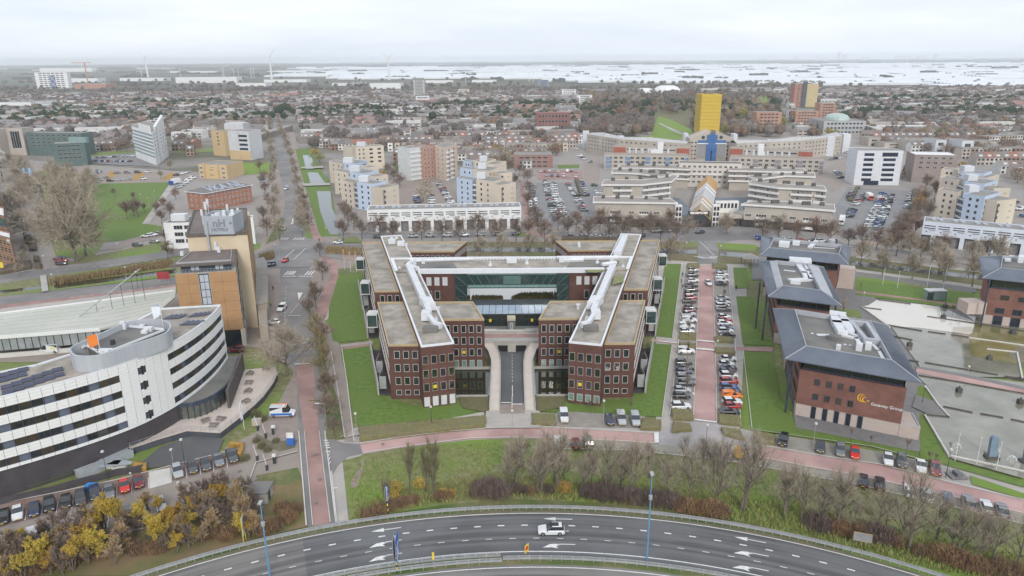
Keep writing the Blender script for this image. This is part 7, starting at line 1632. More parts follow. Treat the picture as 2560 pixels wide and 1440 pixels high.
def leafy(seed,H,W,n=260,sz=.9,shape='round',trunk=.18):
 """crown of leaf clumps filling an uneven volume"""
 r=random.Random(seed); T=MB(); Cn=MB(); T.tube((0,0,0),(0,0,H*.5),H*.025,H*.012,n=5,caps=False); lob=[(rvec(r),r.uniform(.75,1.1)) for _ in range(7)]
 for i in range(n):
  d=rvec(r); k=max(l*max(.55,d.dot(v)) for v,l in lob); k=min(1.05,.55+.5*k); u=r.random()**.4*k
  if shape=='column': P=Vector((d.x*W*.5*u,d.y*W*.5*u,H*(.5+.48*d.z*u)))
  elif shape=='cone': z=r.random(); P=Vector((d.x*W*.5*(1-z)*k,d.y*W*.5*(1-z)*k,H*(.1+.9*z)))
  else: P=Vector((d.x*W*.5*u,d.y*W*.5*u,H*(trunk+(1-trunk)*(.5+.5*d.z*u))))
  s=sz*r.uniform(.5,1.1); A=rvec(r)*s; B=A.cross(rvec(r)).normalized()*s*.8; Cn.add([P-A,P+B,P+A,P-B],[(0,1,2,3)])
 return T,Cn,MB()
TP={}
def tproto(key,fn,cm,bm=None,lm=None):
 T,Cn,Lf=fn; L_=[('trunk',T.mesh('trunk',bm or bark)),('crown',Cn.mesh('crown',cm))]
 if Lf.v: L_.append(('leaves',Lf.mesh('leaves',lm or leaf_y)))
 TP.setdefault(key,[]).append(L_)
TN=[0]
def tree(key,x,y,label,group=None,s=1.,name='bare_tree',cat='tree',z=0.,sz=None):
 L_=R.choice(TP[key]); t=thing(name,label,cat,(x,y,z),R.uniform(0,6.28),group); t.scale=(s,s,sz or s*R.uniform(.9,1.1)); TN[0]+=1
 for n,me in L_: obj(n,me,t)
 return t
for k in range(4): tproto('tall',bare_tree(10+k,13,.16,.8,(8,6,4),5,.012,up=.55,tl=1.3,stems=1+k%2),twig_l)
for k in range(2): tproto('poplar',bare_tree(20+k,14,.12,.42,(9,6,5),6,.02,up=.95,tl=1.2),twig_o)
for k in range(3): tproto('big',bare_tree(30+k,14,.14,1.15,(12,7,6),7,.026,up=.25,tr=.028,tl=1.25,LL=1.3),twig_l)
for k in range(2): tproto('yellowish',bare_tree(35+k,11,.15,.9,(8,6,5),4,.022,up=.45,leaf=1,lsz=.055,tl=1.1),twig_o,None,leaf_o)
for k in range(3): tproto('thicket_y',bare_tree(40+k,8,.2,.8,(6,5,4),5,.034,up=.5,leaf=4,lsz=.1,stems=2),twig_o,None,leaf_y)
for k in range(3): tproto('thicket_o',bare_tree(45+k,8,.2,.8,(6,5,4),5,.036,up=.5,leaf=1,lsz=.09,stems=2),twig_l,None,leaf_o)
for k in range(3): tproto('thicket_b',bare_tree(50+k,8,.18,.8,(6,5,4),6,.036,up=.5,stems=2),twig_b)
for k in range(3): tproto('street',bare_tree(60+k,11,.22,1.05,(10,6,5),7,.026,up=.35,tl=1.25,tr=.024,LL=1.25),twig_b,barkd)
for k in range(2): tproto('street_l',bare_tree(65+k,11,.2,1.05,(10,6,5),7,.028,up=.35,tl=1.25,tr=.024,LL=1.25),twig_l)
for k in range(2): tproto('young',bare_tree(70+k,6,.4,.5,(6,4,3),3,.022,up=.8,tr=.012),twig_b,barkd)
for k in range(2): tproto('shrub_b',shrub(80+k,2.6,3.6,1000,.035),twig_d)
for k in range(2): tproto('shrub_r',shrub(83+k,2.2,3.2,800,.035,1,.07),twig_r,None,leaf_o)
for k in range(2): tproto('shrub_o',shrub(86+k,1.8,2.6,600,.03,1,.06),twig_o,None,leaf_g)
tproto('shrub_y',shrub(89,2.0,2.6,500,.03,3,.1),twig_o,None,leaf_y)
for k in range(3): tproto('far_b',leafy(90+k,9,9,380,.42),twig_b,barkd)
for k in range(2): tproto('far_l',leafy(94+k,9,9,380,.42),twig_l,barkd)
for k in range(2): tproto('far_r',leafy(97+k,9,9,400,.45),twig_r,barkd)
for k in range(2): tproto('ever',leafy(100+k,9,8,420,.55),leaf_ev,barkd)
for k in range(2): tproto('willow',leafy(103+k,9,10,420,.5),leaf_w,barkd)
for k in range(2): tproto('gold',leafy(106+k,8,8,380,.5),leaf_o,barkd)
tproto('cone',leafy(108,11,5.5,420,.4,'cone'),twig_r,barkd); tproto('column',leafy(109,14,4,420,.4,'column'),twig_l,barkd)
def trees(key,pts,lab,group,s=1.,name='bare_tree',cat='tree',js=.12,z=0.):
 for i,p in enumerate(pts):
  x,y=G(p[0],p[1]); k=s*(p[2] if len(p)>2 else 1)*R.uniform(1-js,1+js); tree(key,x,y,fit16(lab.replace('#',ORD[min(i,29)] if i<30 else f'{i+1}th')),group,k,name,cat,z)
trees('tall',[(1958,1294,1.0),(2003,1305,1.02),(2051,1312,.9),(2092,1322,1.05),(2190,1340,.8),(2252,1360,1.1),(2272,1372,1.15),(2390,1400,1.0),(2440,1408,.8),(2478,1412,.85),(2540,1428,1.0)],'tall bare tree, # from the left in the verge strip right of the blue lamp','bare trees on the motorway verge at right')
trees('tall',[(1290,1224,.95),(1352,1230,.95),(1397,1226,1.0),(1450,1236,.75),(1512,1240,1.0),(1575,1240,1.05),(1668,1250,.8),(1725,1255,1.0),(1788,1272,1.1),(1853,1276,1.2)],'tall bare tree, # from the left in the central verge strip','bare trees on the central motorway verge')
r_=random.Random(12)
trees('tall',[(1275+i*36+r_.uniform(-14,14),1232+abs(i-8)*1.2+r_.uniform(-75,5),r_.uniform(.5,.85)) for i in range(17)],'slender bare tree, # from the left among the central verge trees','slender central verge trees',1.)
trees('tall',[(1965+i*62+r_.uniform(-20,20),1262+i*16+r_.uniform(-20,30),r_.uniform(.4,.75)) for i in range(9)],'slender bare tree, # from the left among the right verge trees','slender right verge trees',1.)
trees('poplar',[(1023,1238,.85),(1085,1238,.95),(1072,1245,.7),(965,1262,.5)],'upright many-branched bare tree, # in the clump left of the green meadow','upright bare trees left')
trees('shrub_b',[(1200,1236,1),(1225,1234,1.3),(1250,1238,1.1),(1290,1228,.8),(1310,1232,.6),(1372,1230,.6),(1470,1238,1.1),(1492,1240,1.2),(1515,1243,1.2),(1540,1246,1.1),(1565,1249,1),(1590,1252,1),(1610,1254,1),(1636,1258,1),(1660,1262,1),(1685,1264,1.1),(2040,1318,1.2),(2060,1322,1),(2185,1345,1.3),(2215,1352,1)],'dark leafless bush, # from the left along the verge','dark bushes along the verge',.95,'bush','bush')
trees('shrub_r',[(920,1292,1),(945,1285,1.2),(985,1270,1),(1010,1262,.9),(1035,1255,.9),(1100,1246,.9),(1118,1244,.8),(1325,1232,.7),(1700,1272,1.1),(1725,1278,1.3),(1750,1280,1.3),(1775,1283,1.2),(1800,1286,1.2),(2100,1330,1.1),(2125,1336,1.2),(2150,1342,1.1),(2240,1362,1),(2300,1385,1),(2340,1392,1.1),(2370,1402,1.3),(2410,1414,1.2),(2450,1426,1.2),(2500,1432,1.3),(2545,1438,1.2)],'rust-brown bush, # from the left along the verge','rust bushes along the verge',.85,'bush','bush')
trees('shrub_y',[(990,1225,.9),(1050,1215,.8),(1106,1240,.8),(1412,1226,.9),(1130,1236,.5),(985,1250,.9)],'small yellow-leaved shrub, # from the left in the meadow strip','yellow shrubs',1.,'shrub','shrub')
r_=random.Random(5); pts=[]
for i in range(118):
 px=r_.uniform(-10,650); lo=1440-(px/640)*120; py=r_.uniform(lo-95+ (60 if px<180 else 0)*.3,min(1475,lo+28)); pts.append((px,py,r_.uniform(.55,.95)))
ty=[p for i,p in enumerate(pts) if i%4==0]; to=[p for i,p in enumerate(pts) if i%4==1]; tb=[p for i,p in enumerate(pts) if i%4>1]
trees('thicket_y',ty[:30],'yellow-leaved thicket tree, # of those beside the motorway bend','yellow thicket trees',.82,'thicket_tree')
trees('thicket_o',to[:30],'ochre and bare thicket tree, # of those beside the motorway bend','ochre thicket trees',.82,'thicket_tree')
trees('thicket_b',tb[:60],'bare brown thicket tree, # of those beside the motorway bend','bare thicket trees',.8,'thicket_tree')
trees('thicket_y',[(262,1395,.85),(120,1410,.8),(60,1450,.8),(485,1300,.8)],'bright yellow tree, # of the brightest in the thicket','bright yellow thicket trees',.8,'thicket_tree')
trees('shrub_r',[(x,1452-(x-0)*.2+r_.uniform(-20,8),1) for x in range(10,640,28)],'rusty undergrowth bush, # from the left under the yellow thicket','thicket undergrowth',.9,'bush','bush')
trees('shrub_r',[(660,1330,1),(690,1320,1),(720,1300,1.1),(705,1275,.8),(735,1280,.9)],'rusty scrub bush, # beside the concrete shed','scrub by the shed',1,'bush','bush')
trees('big',[(718,938,1.05)],'large many-stemmed bare tree at the corner of the cafe terrace, # of its kind',None)
trees('yellowish',[(800,905,.95),(812,960,.9),(792,870,1.0)],'bare tree with last yellow leaves, # along the red main road',None)
trees('street',[(818,1010,.9),(822,1060,.8),(835,1090,.5),(808,880,.9),(800,640,.6),(806,700,.7),(790,770,.8),(783,742,.55),(775,800,.7)],'bare tree, # on the strip between the red road and cycle path','trees by the red road')
trees('shrub_o',[(640,1040,.8),(660,1050,.7),(628,1030,.6),(655,1120,.7),(670,1128,.6),(690,1105,.6),(640,1105,.6),(612,1150,.7)],'low green-brown shrub, # in the beds beside the car park entrance','shrubs near the car park entrance',1,'shrub','shrub')
trees('young',[(1733,700,1),(1730,740,1),(1727,790,1),(1722,850,1.2),(1718,905,1.1),(1715,950,1.1),(1712,1000,1.1),(1808,735,.8),(1810,760,1),(1815,800,1),(1818,850,1),(1822,925,1.1),(1826,975,1)],'thin young tree, # among the parked cars of the boulevard','young trees of the boulevard',1,'young_tree')
trees('young',[(1478,1035,.6),(1488,1036,.6),(1576,1034,.6),(1580,1022,.5),(1470,1030,.5),(2125,1105,.6),(2175,1118,.6),(2265,1135,.7),(2320,1160,.6),(2335,1165,.5),(2375,1130,.4),(2460,1155,.4)],'thin sapling, # from the left on the lawns behind the pink street','saplings on the lawns',1,'young_tree')
trees('column',[(2107,782,.42)],'slim brown fastigiate tree beside the middle hipped-roof office',None,1,'slim_tree')
trees('young',[(2150,728,.5),(2380,790,.6),(2400,796,.6)],'thin sapling, # near the pale pond','pond saplings',1,'young_tree')
trees('street',[(858,602),(905,598),(950,598),(985,604),(1055,600),(1105,602),(1150,604),(1195,600),(1245,605),(1290,603)],'bare canal tree, # from the left behind the left brick wings','canal trees left',1.05)
trees('street',[(1322,600),(1362,606),(1420,600),(1470,606),(1522,606),(1560,602),(1605,600),(1650,606),(1690,604)],'bare canal tree, # from the left, centre of the canal','canal trees centre',1.05)
trees('street',[(1500,580),(1540,582),(1575,580),(1625,580),(1675,580),(1905,602),(1945,604),(1990,606),(2035,608),(2075,610),(2120,618)],'bare street tree, # from the left before the shopping blocks','street trees before the shops',1.0)
trees('big',[(1719,582,.85),(1817,584,.9)],'large pale plane tree, # beside the arcade entrance','arcade trees',.9)
trees('street_l',[(1200,645),(1255,645),(1325,646),(1380,643),(1675,652),(2150,665),(2205,690),(2280,698),(2345,690),(2360,705),(2425,668),(2430,716),(2500,690),(2545,720),(2215,640),(2270,650),(2330,655),(2490,665)],'bare tree, # from the left on the near canal bank','near bank canal trees',1.05)
trees('street',[(2150,630),(2190,625),(2240,640),(2300,648),(2360,640),(2470,655),(2250,612),(2285,600),(2290,575),(2230,612),(2255,590),(2240,606)],'bare tree, # from the left between canal and right car park','trees by the right car park',1.0)
trees('street',[(870,560),(862,545),(885,575),(1320,520),(1322,490),(1320,460),(1335,560),(1345,580),(1395,575),(1440,578),(2318,560),(2310,520),(2312,480),(2320,440),(2335,500),(2300,540)],'bare brown tree, # of those beside the pink footpaths','footpath trees',1.0)
trees('street_l',[(688,560),(684,530),(690,500),(682,470),(686,440),(682,415),(678,392),(676,370),(672,350),(676,335),(674,320),(676,305),(700,600)],'bare avenue tree, # from the near end, left side of the avenue','avenue trees left side',1.0)
trees('street_l',[(756,590),(754,560),(756,530),(752,500),(745,474),(740,448),(735,425),(727,402),(720,380),(712,360),(704,343),(700,328),(697,314),(694,302)],'bare avenue tree, # from the near end, right side of the avenue','avenue trees right side',1.05)
trees('street',[(770,575),(765,548),(760,520),(668,590),(660,560),(670,520),(664,490),(660,460),(650,430)],'bare tree, # of the outer avenue row','outer avenue trees',.85)
trees('big',[(192,655,1.5),(215,640,1.35),(150,600,1.0),(120,560,.95),(190,560,1.0),(110,500,.9),(150,480,.9),(185,490,.9),(215,500,.9),(130,450,.8),(175,455,.8),(225,475,.8),(40,560,.9),(50,520,.9),(62,600,.8),(45,470,.85),(58,440,.7),(30,430,.7),(75,500,.7)],'large spreading bare tree, # of the park grove beside the left side street','left park grove',1.5)
trees('street',[(318,548,.9),(335,540,1),(347,543,.85),(362,530,.5),(285,490,.5),(335,500,.5),(420,650,.9),(418,620,.8),(405,560,.8),(425,545,.8),(395,540,.7),(410,525,.7),(440,500,.7)],'bare tree, # from the left on the park lawn','park lawn trees',1.0)
trees('street_l',[(402,448,.8),(425,425,.9),(50,690,.6),(62,670,.7),(60,640,.6),(655,300,.9)],'bushy bare tree, # near the brick lot','brick lot trees',.9)
trees('far_l',[(1058,505,1.1),(1066,480,.9)],'bare poplar, # in the apartment court','court poplars',1.1); trees('street',[(970,440),(985,455),(1000,470),(990,430),(975,500),(1185,430),(1290,470),(1300,440),(1275,500),(1195,460)],'reddish bare tree, # between the stepped apartments','apartment trees',.9)
trees('gold',[(960,440,.45),(2300,525,.8),(2305,500,.6),(2405,425,.9),(1625,258,.8)],'golden-leaved tree, # of the few between the flats','golden trees',1,'golden_tree')
trees('cone',[(2280,450,.9),(2297,440,.9),(2312,430,.9),(2265,440,.8),(2255,450,.8),(1320,420,.7),(1315,405,.7),(1310,440,.8),(2530,430,.8),(2480,410,.8)],'slim russet conical tree, # beside the brown-grey flats','conical trees',1.,'conical_tree')
trees('willow',[(800,408,.9),(790,395,.8),(2070,340,.9),(2085,345,.8),(2190,350,.9),(2215,340,.9),(2310,345,1),(2330,340,1.1),(2350,345,1),(2290,350,.9),(1490,290,.8),(1478,300,.7)],'yellow-green willow, # from the left','willows',1.1,'willow','willow')
r_=random.Random(9); P=[]
while len(P)<150:
 px=r_.uniform(1455,1960); py=r_.uniform(242,345)
 if 1628<px<1735 and py>285: continue
 if 1740<px<1810 and py>330: continue
 if px>1930 and py<270: continue
 if px>1840 and py>330: continue
 P.append((px,py,r_.uniform(.9,1.35)))
for i,p in enumerate(P):
 key='far_r' if (1500<p[0]<1640 and p[1]<300) or r_.random()<.25 else r_.choice(['far_b','far_l','far_b','willow' if r_.random()<.2 else 'far_b'])
 x,y=G(p[0],p[1]); bk=['by the left flats','in the left grove','in the second grove','left of the meadow','above the meadow','beside the tower','just right of the tower','in the right grove','near the brick block','at the right end'][min(9,int((p[0]-1455)/50))]; tree(key,x,y,f"{'rust brown' if key=='far_r' else 'grey brown' if key!='willow' else 'yellowish'} crown {bk} of the park, {'front' if p[1]>312 else 'middle' if p[1]>275 else 'rear'}",'woodland park crowns',p[2]*1.25,'park_tree')
hedm=M('hedge',(.15,.15,.055),(.22,.195,.09),2.2,detail=8,bump=1.0,c3=(.18,.15,.08),scale3=.7); hedb=M('hedge_brown',(.10,.075,.05),(.14,.11,.07),2,detail=8,bump=1)
def hedge(px,h,label,mat=None,name='hedge'):
 P=[G(*p) for p in px]; t=None
 if area2(P)<0: P=P[::-1]
 o=MB(); r=random.Random(int(P[0][0]*7+P[0][1])); n=len(P)
 Q=[]
 for i in range(n):
  a,c=P[i],P[(i+1)%n]; k=max(1,int(math.dist(a,c)/.9))
  for j in range(k): u=lerp(a,c,j/k); Q.append((u[0]+r.uniform(-.12,.12),u[1]+r.uniform(-.12,.12)))
 I=inset(P,.35); m=len(Q)
 vs=[(x,y,-.05) for x,y in Q]+[(x,y,h*r.uniform(.8,.95)) for x,y in Q]; cx=sum(x for x,y in Q)/m; cy=sum(y for x,y in Q)/m
 ring=[(x+(cx-x)*.12,y+(cy-y)*.12,h*r.uniform(.98,1.12)) for x,y in Q]; vs+=ring
 fs=[(i,(i+1)%m,(i+1)%m+m,i+m) for i in range(m)]+[(i+m,(i+1)%m+m,(i+1)%m+2*m,i+2*m) for i in range(m)]+[tuple(range(2*m,3*m))]; o.add(vs,fs)
 for i in range(int(m*14)):
  a=r.randrange(m); u=r.random(); x=Q[a][0]+(cx-Q[a][0])*u*u; y=Q[a][1]+(cy-Q[a][1])*u*u; z=h*r.uniform(.7,1.12); A=rvec(r)*.13; B=A.cross(rvec(r)).normalized()*.1; c=Vector((x,y,z)); o.add([c-A,c+B,c+A,c-B],[(0,1,2,3)])
 g=o.mesh(name,mat or hedm,org=(P[0][0],P[0][1],0)); ob=obj(name,g,None,(P[0][0],P[0][1],0)); ob['label']=label; ob['category']='hedge'; return ob
hedge([(897,1074),(1215,1046),(1214,1070),(900,1105)],.9,'long trimmed olive hedge below the left brick wing')
for q,l in (([(1330,1040),(1388,1042),(1390,1066),(1330,1064)],'trimmed hedge block left of the white van before the garage road'),([(1604,1053),(1652,1056),(1652,1078),(1600,1076)],'trimmed hedge block right of the two silver vans'),([(1680,1028),(1732,1031),(1733,1054),(1680,1052)],'hedge block below the white SUV, left of the boulevard'),([(1795,1041),(1850,1046),(1851,1067),(1797,1062)],'hedge block below the black saloon, right of the boulevard'),([(1699,836),(1740,838),(1740,851),(1698,850)],'hedge block above the path crossing, left of the boulevard'),([(1698,862),(1738,865),(1737,876),(1697,872)],'hedge block below the path crossing, left of the boulevard'),([(1788,845),(1832,848),(1832,859),(1788,858)],'hedge block above the path crossing, right of the boulevard'),([(1788,874),(1834,876),(1836,888),(1788,885)],'hedge block below the path crossing, right of the boulevard'),([(1718,662),(1748,662),(1747,672),(1718,672)],'hedge block at the top left of the boulevard'),([(1782,662),(1815,665),(1816,675),(1782,673)],'hedge block at the top right of the boulevard'),([(1886,1085),(1937,1094),(1936,1115),(1884,1108)],'trimmed green hedge block beside the plaza at the start of the pink street'),
 ([(1682,1060),(1725,1066),(1728,1080),(1680,1084)],'planted bed hedge on the plaza, left of the boulevard foot'),([(1800,1074),(1850,1082),(1862,1105),(1810,1090)],'planted bed hedge on the plaza, right of the boulevard foot')): hedge(q,.8,l)
for q,l in (([(575,1114),(612,1116),(604,1146),(597,1144),(603,1122),(572,1121)],'orange-brown hedge beyond the last cars of the bottom left row'),([(335,1165),(368,1168),(368,1180),(333,1176)],'brown hedge at the foot of the entrance stairs')): hedge(q,1.0,l,hedge_o)
for q,l in (([(1336,500),(1342,545),(1350,566),(1342,566),(1334,545),(1328,480)],'dark hedge along the left edge of the left shopping car park'),([(1405,595),(1600,600),(1600,606),(1405,602)],'dark hedge in front of the canal street cars'),([(2282,475),(2300,476),(2296,520),(2240,605),(2225,602),(2270,540)],'dark bushes along the right edge of the right car park'),([(2140,470),(2150,470),(2130,505),(2118,503)],'narrow brown hedge inside the right car park'),([(1436,450),(1446,450),(1462,490),(1450,490)],'narrow brown hedge inside the left car park'),
 ([(65,590),(80,592),(78,612),(64,610)],'oval hedge on the forecourt of the banded office, upper'),([(72,600),(90,602),(92,628),(75,628)],'oval hedge on the forecourt of the banded office, lower'),([(85,645),(98,646),(99,656),(85,656)],'small round hedge at the street corner'),([(88,662),(103,663),(104,673),(88,673)],'small round hedge nearest the junction'),([(0,672),(78,655),(80,672),(0,688)],'brown hedge below the banded brick office')): hedge(q,1.2,l,hedb)
reedm=tint('reeds',[(.27,.20,.11),(.32,.24,.13)])
reedg=tint('reeds_green',[(.16,.16,.05),(.22,.19,.07),(.13,.14,.045)])
def reeds(px,h,n,label,mat=None,world=False):
 P=px if world else [G(*p) for p in px]; xs=[p[0] for p in P]; ys=[p[1] for p in P]; r=random.Random(n); b=MB(); k=0
 def ins(x,y):
  c=False
  for i in range(len(P)):
   a,d=P[i-1],P[i]
   if (a[1]>y)!=(d[1]>y) and x<(d[0]-a[0])*(y-a[1])/(d[1]-a[1])+a[0]: c=not c
  return c
 while k<n:
  x,y=r.uniform(min(xs),max(xs)),r.uniform(min(ys),max(ys))
  if not ins(x,y): k+=.05; continue
  k+=1; hh=h*r.uniform(.6,1.15); a=r.random()*3.14; w_=.09; dx,dy=math.cos(a)*w_,math.sin(a)*w_; lx,ly=r.gauss(0,.15),r.gauss(0,.15); b.add([(x-dx,y-dy,0),(x+dx,y+dy,0),(x+lx+dx*.5,y+ly+dy*.5,hh),(x+lx-dx*.5,y+ly-dy*.5,hh)],[(0,1,2,3)])
 o=obj('reeds',b.mesh('reeds',mat or reedm),None); o['kind']='stuff'; o['label']=label; return o
reeds([(125,705),(430,655),(430,668),(125,716)],1.8,4000,'brown reed belt along the left canal'); reeds([(815,620),(900,625),(905,640),(815,635)],1.6,1500,'brown reeds beside the flagpoles'); reeds([(648,640),(685,630),(688,648),(650,655)],1.4,700,'brown reeds behind the hotel wing')
reeds([(-13.2,222.3),(-2.8,222.3),(-3.5,224.5),(-13.2,225)],1.3,1500,'green-brown reeds in the pond behind the bridge, left',reedg,True); reeds([(-.4,222.3),(13.6,222.3),(13.6,227.5),(3,227),(1,224.5)],1.5,3000,'green-brown reeds in the pond behind the bridge, right',reedg,True)
grs=tint('rough_grass',[(.27,.27,.10),(.34,.31,.17),(.22,.27,.08),(.38,.33,.2)])
reeds([(880,1298),(1100,1258),(1280,1243),(1600,1266),(1850,1304),(2100,1374),(2400,1440),(2560,1440),(2560,1395),(2300,1340),(2000,1262),(1600,1215),(1280,1192),(1050,1212),(900,1262)],.7,9000,'rough straw and scrub under the verge trees',grs)
reeds([(880,1298),(900,1262),(1050,1212),(1280,1192),(1600,1215),(2000,1262),(2300,1340),(2560,1395),(2560,1320),(2100,1200),(1700,1130),(1280,1100),(1000,1122),(900,1150),(872,1200)],.3,9000,'tufted grass of the meadow strip',grs)
# ================================================================== STREET FURNITURE
lblue=M('lamp_blue',(.10,.25,.42),(.13,.30,.47),1,rough=.4)
def lamp(px,py,pyt,label,mat=None,r=.09,head='T',group=None,col2=None):
 x,y=G(px,py); h=hgt(px,py,pyt); t=thing('street_lamp',label,'street lamp',(x,y,0),0,group); m=mat or steel
 b=MB(); b.tube((x,y,0),(x,y,h*.55),r,r*.85,n=7); b.tube((x,y,h*.55),(x,y,h),r*.7,r*.5,n=7); part('pole',b,m,t)
 if head=='T': b=MB(); b.box(x-.22,y-.22,h-.05,x+.22,y+.22,h+.28); part('lamp_head',b,frm,t)
 elif head=='A': b=MB(); b.tube((x,y,h),(x-1.2,y,h+.15),.05,n=5); part('arm',b,m,t); b=MB(); b.box(x-2.0,y-.14,h+.08,x-1.1,y+.14,h+.22); part('lamp_head',b,frm,t)
 elif head=='M':
  b=MB(); b.box(x-.25,y-.45,h-.1,x+.25,y+.45,h+.18); part('lamp_head',b,steel,t); b=MB(); b.tube((x,y,h*.72),(x,y,h*.76),r*1.9,n=8); part('collar',b,steel,t)
 return t
lamp(1617,1403,1185,'tall light-blue motorway lamp mast right of the white SUV',lblue,.15,'M'); lamp(676,1452,1257,'tall light-blue motorway lamp mast at the bottom left of the dark road',lblue,.16,'M')
for i,(a,c,d,l) in enumerate(((893,1095,1035,'lamp post at the lower left corner of the brick office lawn'),(1079,1065,1018,'thin dark lamp post before the left brick wing'),(1508,1062,1003,'lamp post with white base left of the grey hatchback'),(817,1072,1010,'lamp post with arm beside the red road'),(1281,1085,1028,'lamp post on the forecourt below the garage ramp'),(1763,1130,1064,'thin lamp post on the mauve plaza'),(2031,1127,1060,'lamp post with white base on the pink street'),(2364,1194,1125,'black lamp post beside the flagpoles'),(2305,1009,967,'black lamp post on the paved spit'),(2417,944,917,'lamp post on the pink pond path'),(2157,760,732,'lamp post at the top left of the pond garden'),(2395,780,750,'lamp post near the right office porch'),(1793,870,853,'lamp post at the boulevard path crossing'),(1729,1040,985,'lamp post beside the near end of the boulevard'),(1796,835,806,'lamp post in the far right boulevard bays'),(116,680,640,'lamp post at the foot of the left side street'),(135,718,686,'lamp post beside the left canal bridge'),(318,700,668,'lamp post on the lawn of the left canal'),(300,650,610,'lamp post below the park lawn'),(356,520,485,'lamp post on the park path, near'),(373,520,495,'lamp post on the park path, middle'),(388,500,478,'lamp post on the park path, far'),(345,720,680,'thin lamp post behind the slanting mast'),(453,1252,1208,'lamp post in the bottom left car park'),(137,1320,1292,'short lamp post between the second row of cars'),(270,1200,1130,'dark lamp post before the retaining wall'),(463,1165,1100,'dark lamp post by the underpass'),(433,1158,1125,'post with white double light by the underpass'),(690,1105,1068,'lamp post beside the car park barriers'),(776,650,622,'lamp post on the green island of the junction'),(700,640,612,'lamp post left of the junction'),(766,605,575,'lamp post on the far side of the junction'),(818,612,570,'lamp post by the canal corner'),(697,620,560,'tall lamp post at the far left junction corner'),(1714,645,607,'lamp post beside the canal crossing, left'),(1798,665,615,'lamp post beside the canal crossing, right'))):
 lamp(a,c,d,l,dmetal if 'dark' in l or 'black' in l or 'thin' in l else steel,.07,'A' if 'arm' in l or 'junction' in l else 'T')
def pole(px,py,pyt,label,mat=None,r=.07,cat='flagpole',name='flagpole'):
 x,y=G(px,py); h=hgt(px,py,pyt); t=thing(name,label,cat,(x,y,0)); b=MB(); b.tube((x,y,0),(x,y,h),r,r*.7,n=6); part('pole',b,mat or white,t); b=MB(); b.tube((x,y,h),(x,y,h+.12),r*1.5,n=6); part('cap',b,mat or white,t); return t
for a,c,d,l in ((2387,1152,1085,'leftmost of the three white flagpoles by the near pond'),(2440,1164,1095,'middle of the three white flagpoles by the near pond'),(2490,1175,1106,'rightmost of the three white flagpoles by the near pond'),(2206,715,672,'leftmost of four white poles on the far lawn'),(2243,720,677,'second of four white poles on the far lawn'),(2315,730,668,'third white pole, just left of the glass shelter'),(2356,733,672,'fourth white pole, right of the glass shelter')): pole(a,c,d,l)
bn=[M('banner_orange',(.6,.2,.05),(.6,.6,.6),1.5),M('banner_red',(.5,.05,.05),(.6,.6,.6),1.5)]
for i,(a,c) in enumerate(((862,675),(877,680),(891,682))):
 t=pole(a,c,c-46,('left','middle','right')[i]+' flagpole with furled banner left of the brick complex'); x,y=G(a,c); b=MB(); b.box(x-.15,y-.08,4.5,x+.15,y+.08,8); part('banner',b,bn[i%2],t)
for a,c,l in ((61,452,'left of two pale blue banners by the green offices'),(76,452,'right of two pale blue banners by the green offices')): t=pole(a,c,c-24,l); x,y=G(a,c); b=MB(); b.box(x+.1,y-.05,3,x+1.6,y+.05,8.5); part('banner',b,M('banner_blue',(.2,.42,.7),(.25,.5,.75)),t)
dirb=M('sign_blue',(.03,.12,.42),(.04,.15,.5)); yelp=M('sign_yellow',(.75,.58,.05),(.7,.5,.05),2)
def dirsign(px,py,label,s=1.,w=3.6,rz=1.35,h=6.2,hh=3.0,back=False):
 x,y=G(px,py); t=thing('direction_sign',label,'road sign',(x,y,0),rz)
 for k in range(6): b=MB(); b.tube((0,0,k*.5),(0,0,k*.5+.5),.13,n=8); obj('post_band',b.mesh('post_band',yelp if k%2 else navy),t)
 b=MB(); b.tube((0,0,3),(0,0,h),.12,n=8); obj('post',b.mesh('post',frm),t)
 b=MB(); b.box(-w/2,-.28,h-hh,w/2,-.18,h); obj('panel',b.mesh('panel',dirb),t); b=MB(); b.box(-w/2,.18,h-hh,w/2,.26,h-.1); obj('back_panel',b.mesh('back_panel',M('sign_back',(.22,.22,.22),(.3,.3,.3))),t)
 b=MB(); b.box(-w/2+.2,-.3,h-hh+.3,w/2-.4,-.285,h-hh+.8); b.box(-w/2+.2,-.3,h-hh+1.2,w/2-.8,-.285,h-hh+1.7); b.box(-w/2+.2,-.3,h-hh+2.1,w/2-.5,-.285,h-hh+2.5); obj('panel_text',b.mesh('panel_text',white),t,kind='stuff')
dirsign(993,1431,'large blue and white direction sign on a blue-yellow post at the bottom of the road',1,2.6,1.6,6.6,3.9); dirsign(970,1283,'slim white direction sign on a blue-yellow post beyond the guardrail',.7,1.2,1.62,5.2,2.6)
def plate(px,py,label,w,h0,h1,mat,rz=0,posts=(0,),frame=None):
 x,y=G(px,py); t=thing('road_sign',label,'road sign',(x,y,0),rz)
 for p_ in posts: b=MB(); b.tube((p_,0,0),(p_,0,h1),.05,n=5); obj('post',b.mesh('post',frame or steel),t)
 b=MB(); b.box(-w/2,-.06,h0,w/2,-.02,h1); obj('panel',b.mesh('panel',mat),t);
 if frame: b=MB(); b.box(-w/2-.06,-.01,h0-.06,w/2+.06,.03,h1+.06); obj('panel_frame',b.mesh('panel_frame',frame),t)
 return t
plate(2152,1372,'grey-backed sign panel with orange edge beyond the right guardrail',2.6,1.4,2.9,M('sign_back'),-.35,(0,),M('sign_edge',(.5,.3,.1),(.45,.28,.1)))
t=plate(613,1357,'tall white sign with yellow frame leaning over the left guardrail',1.6,1.6,5.0,white,1.72,(-.8,.8),yelp)
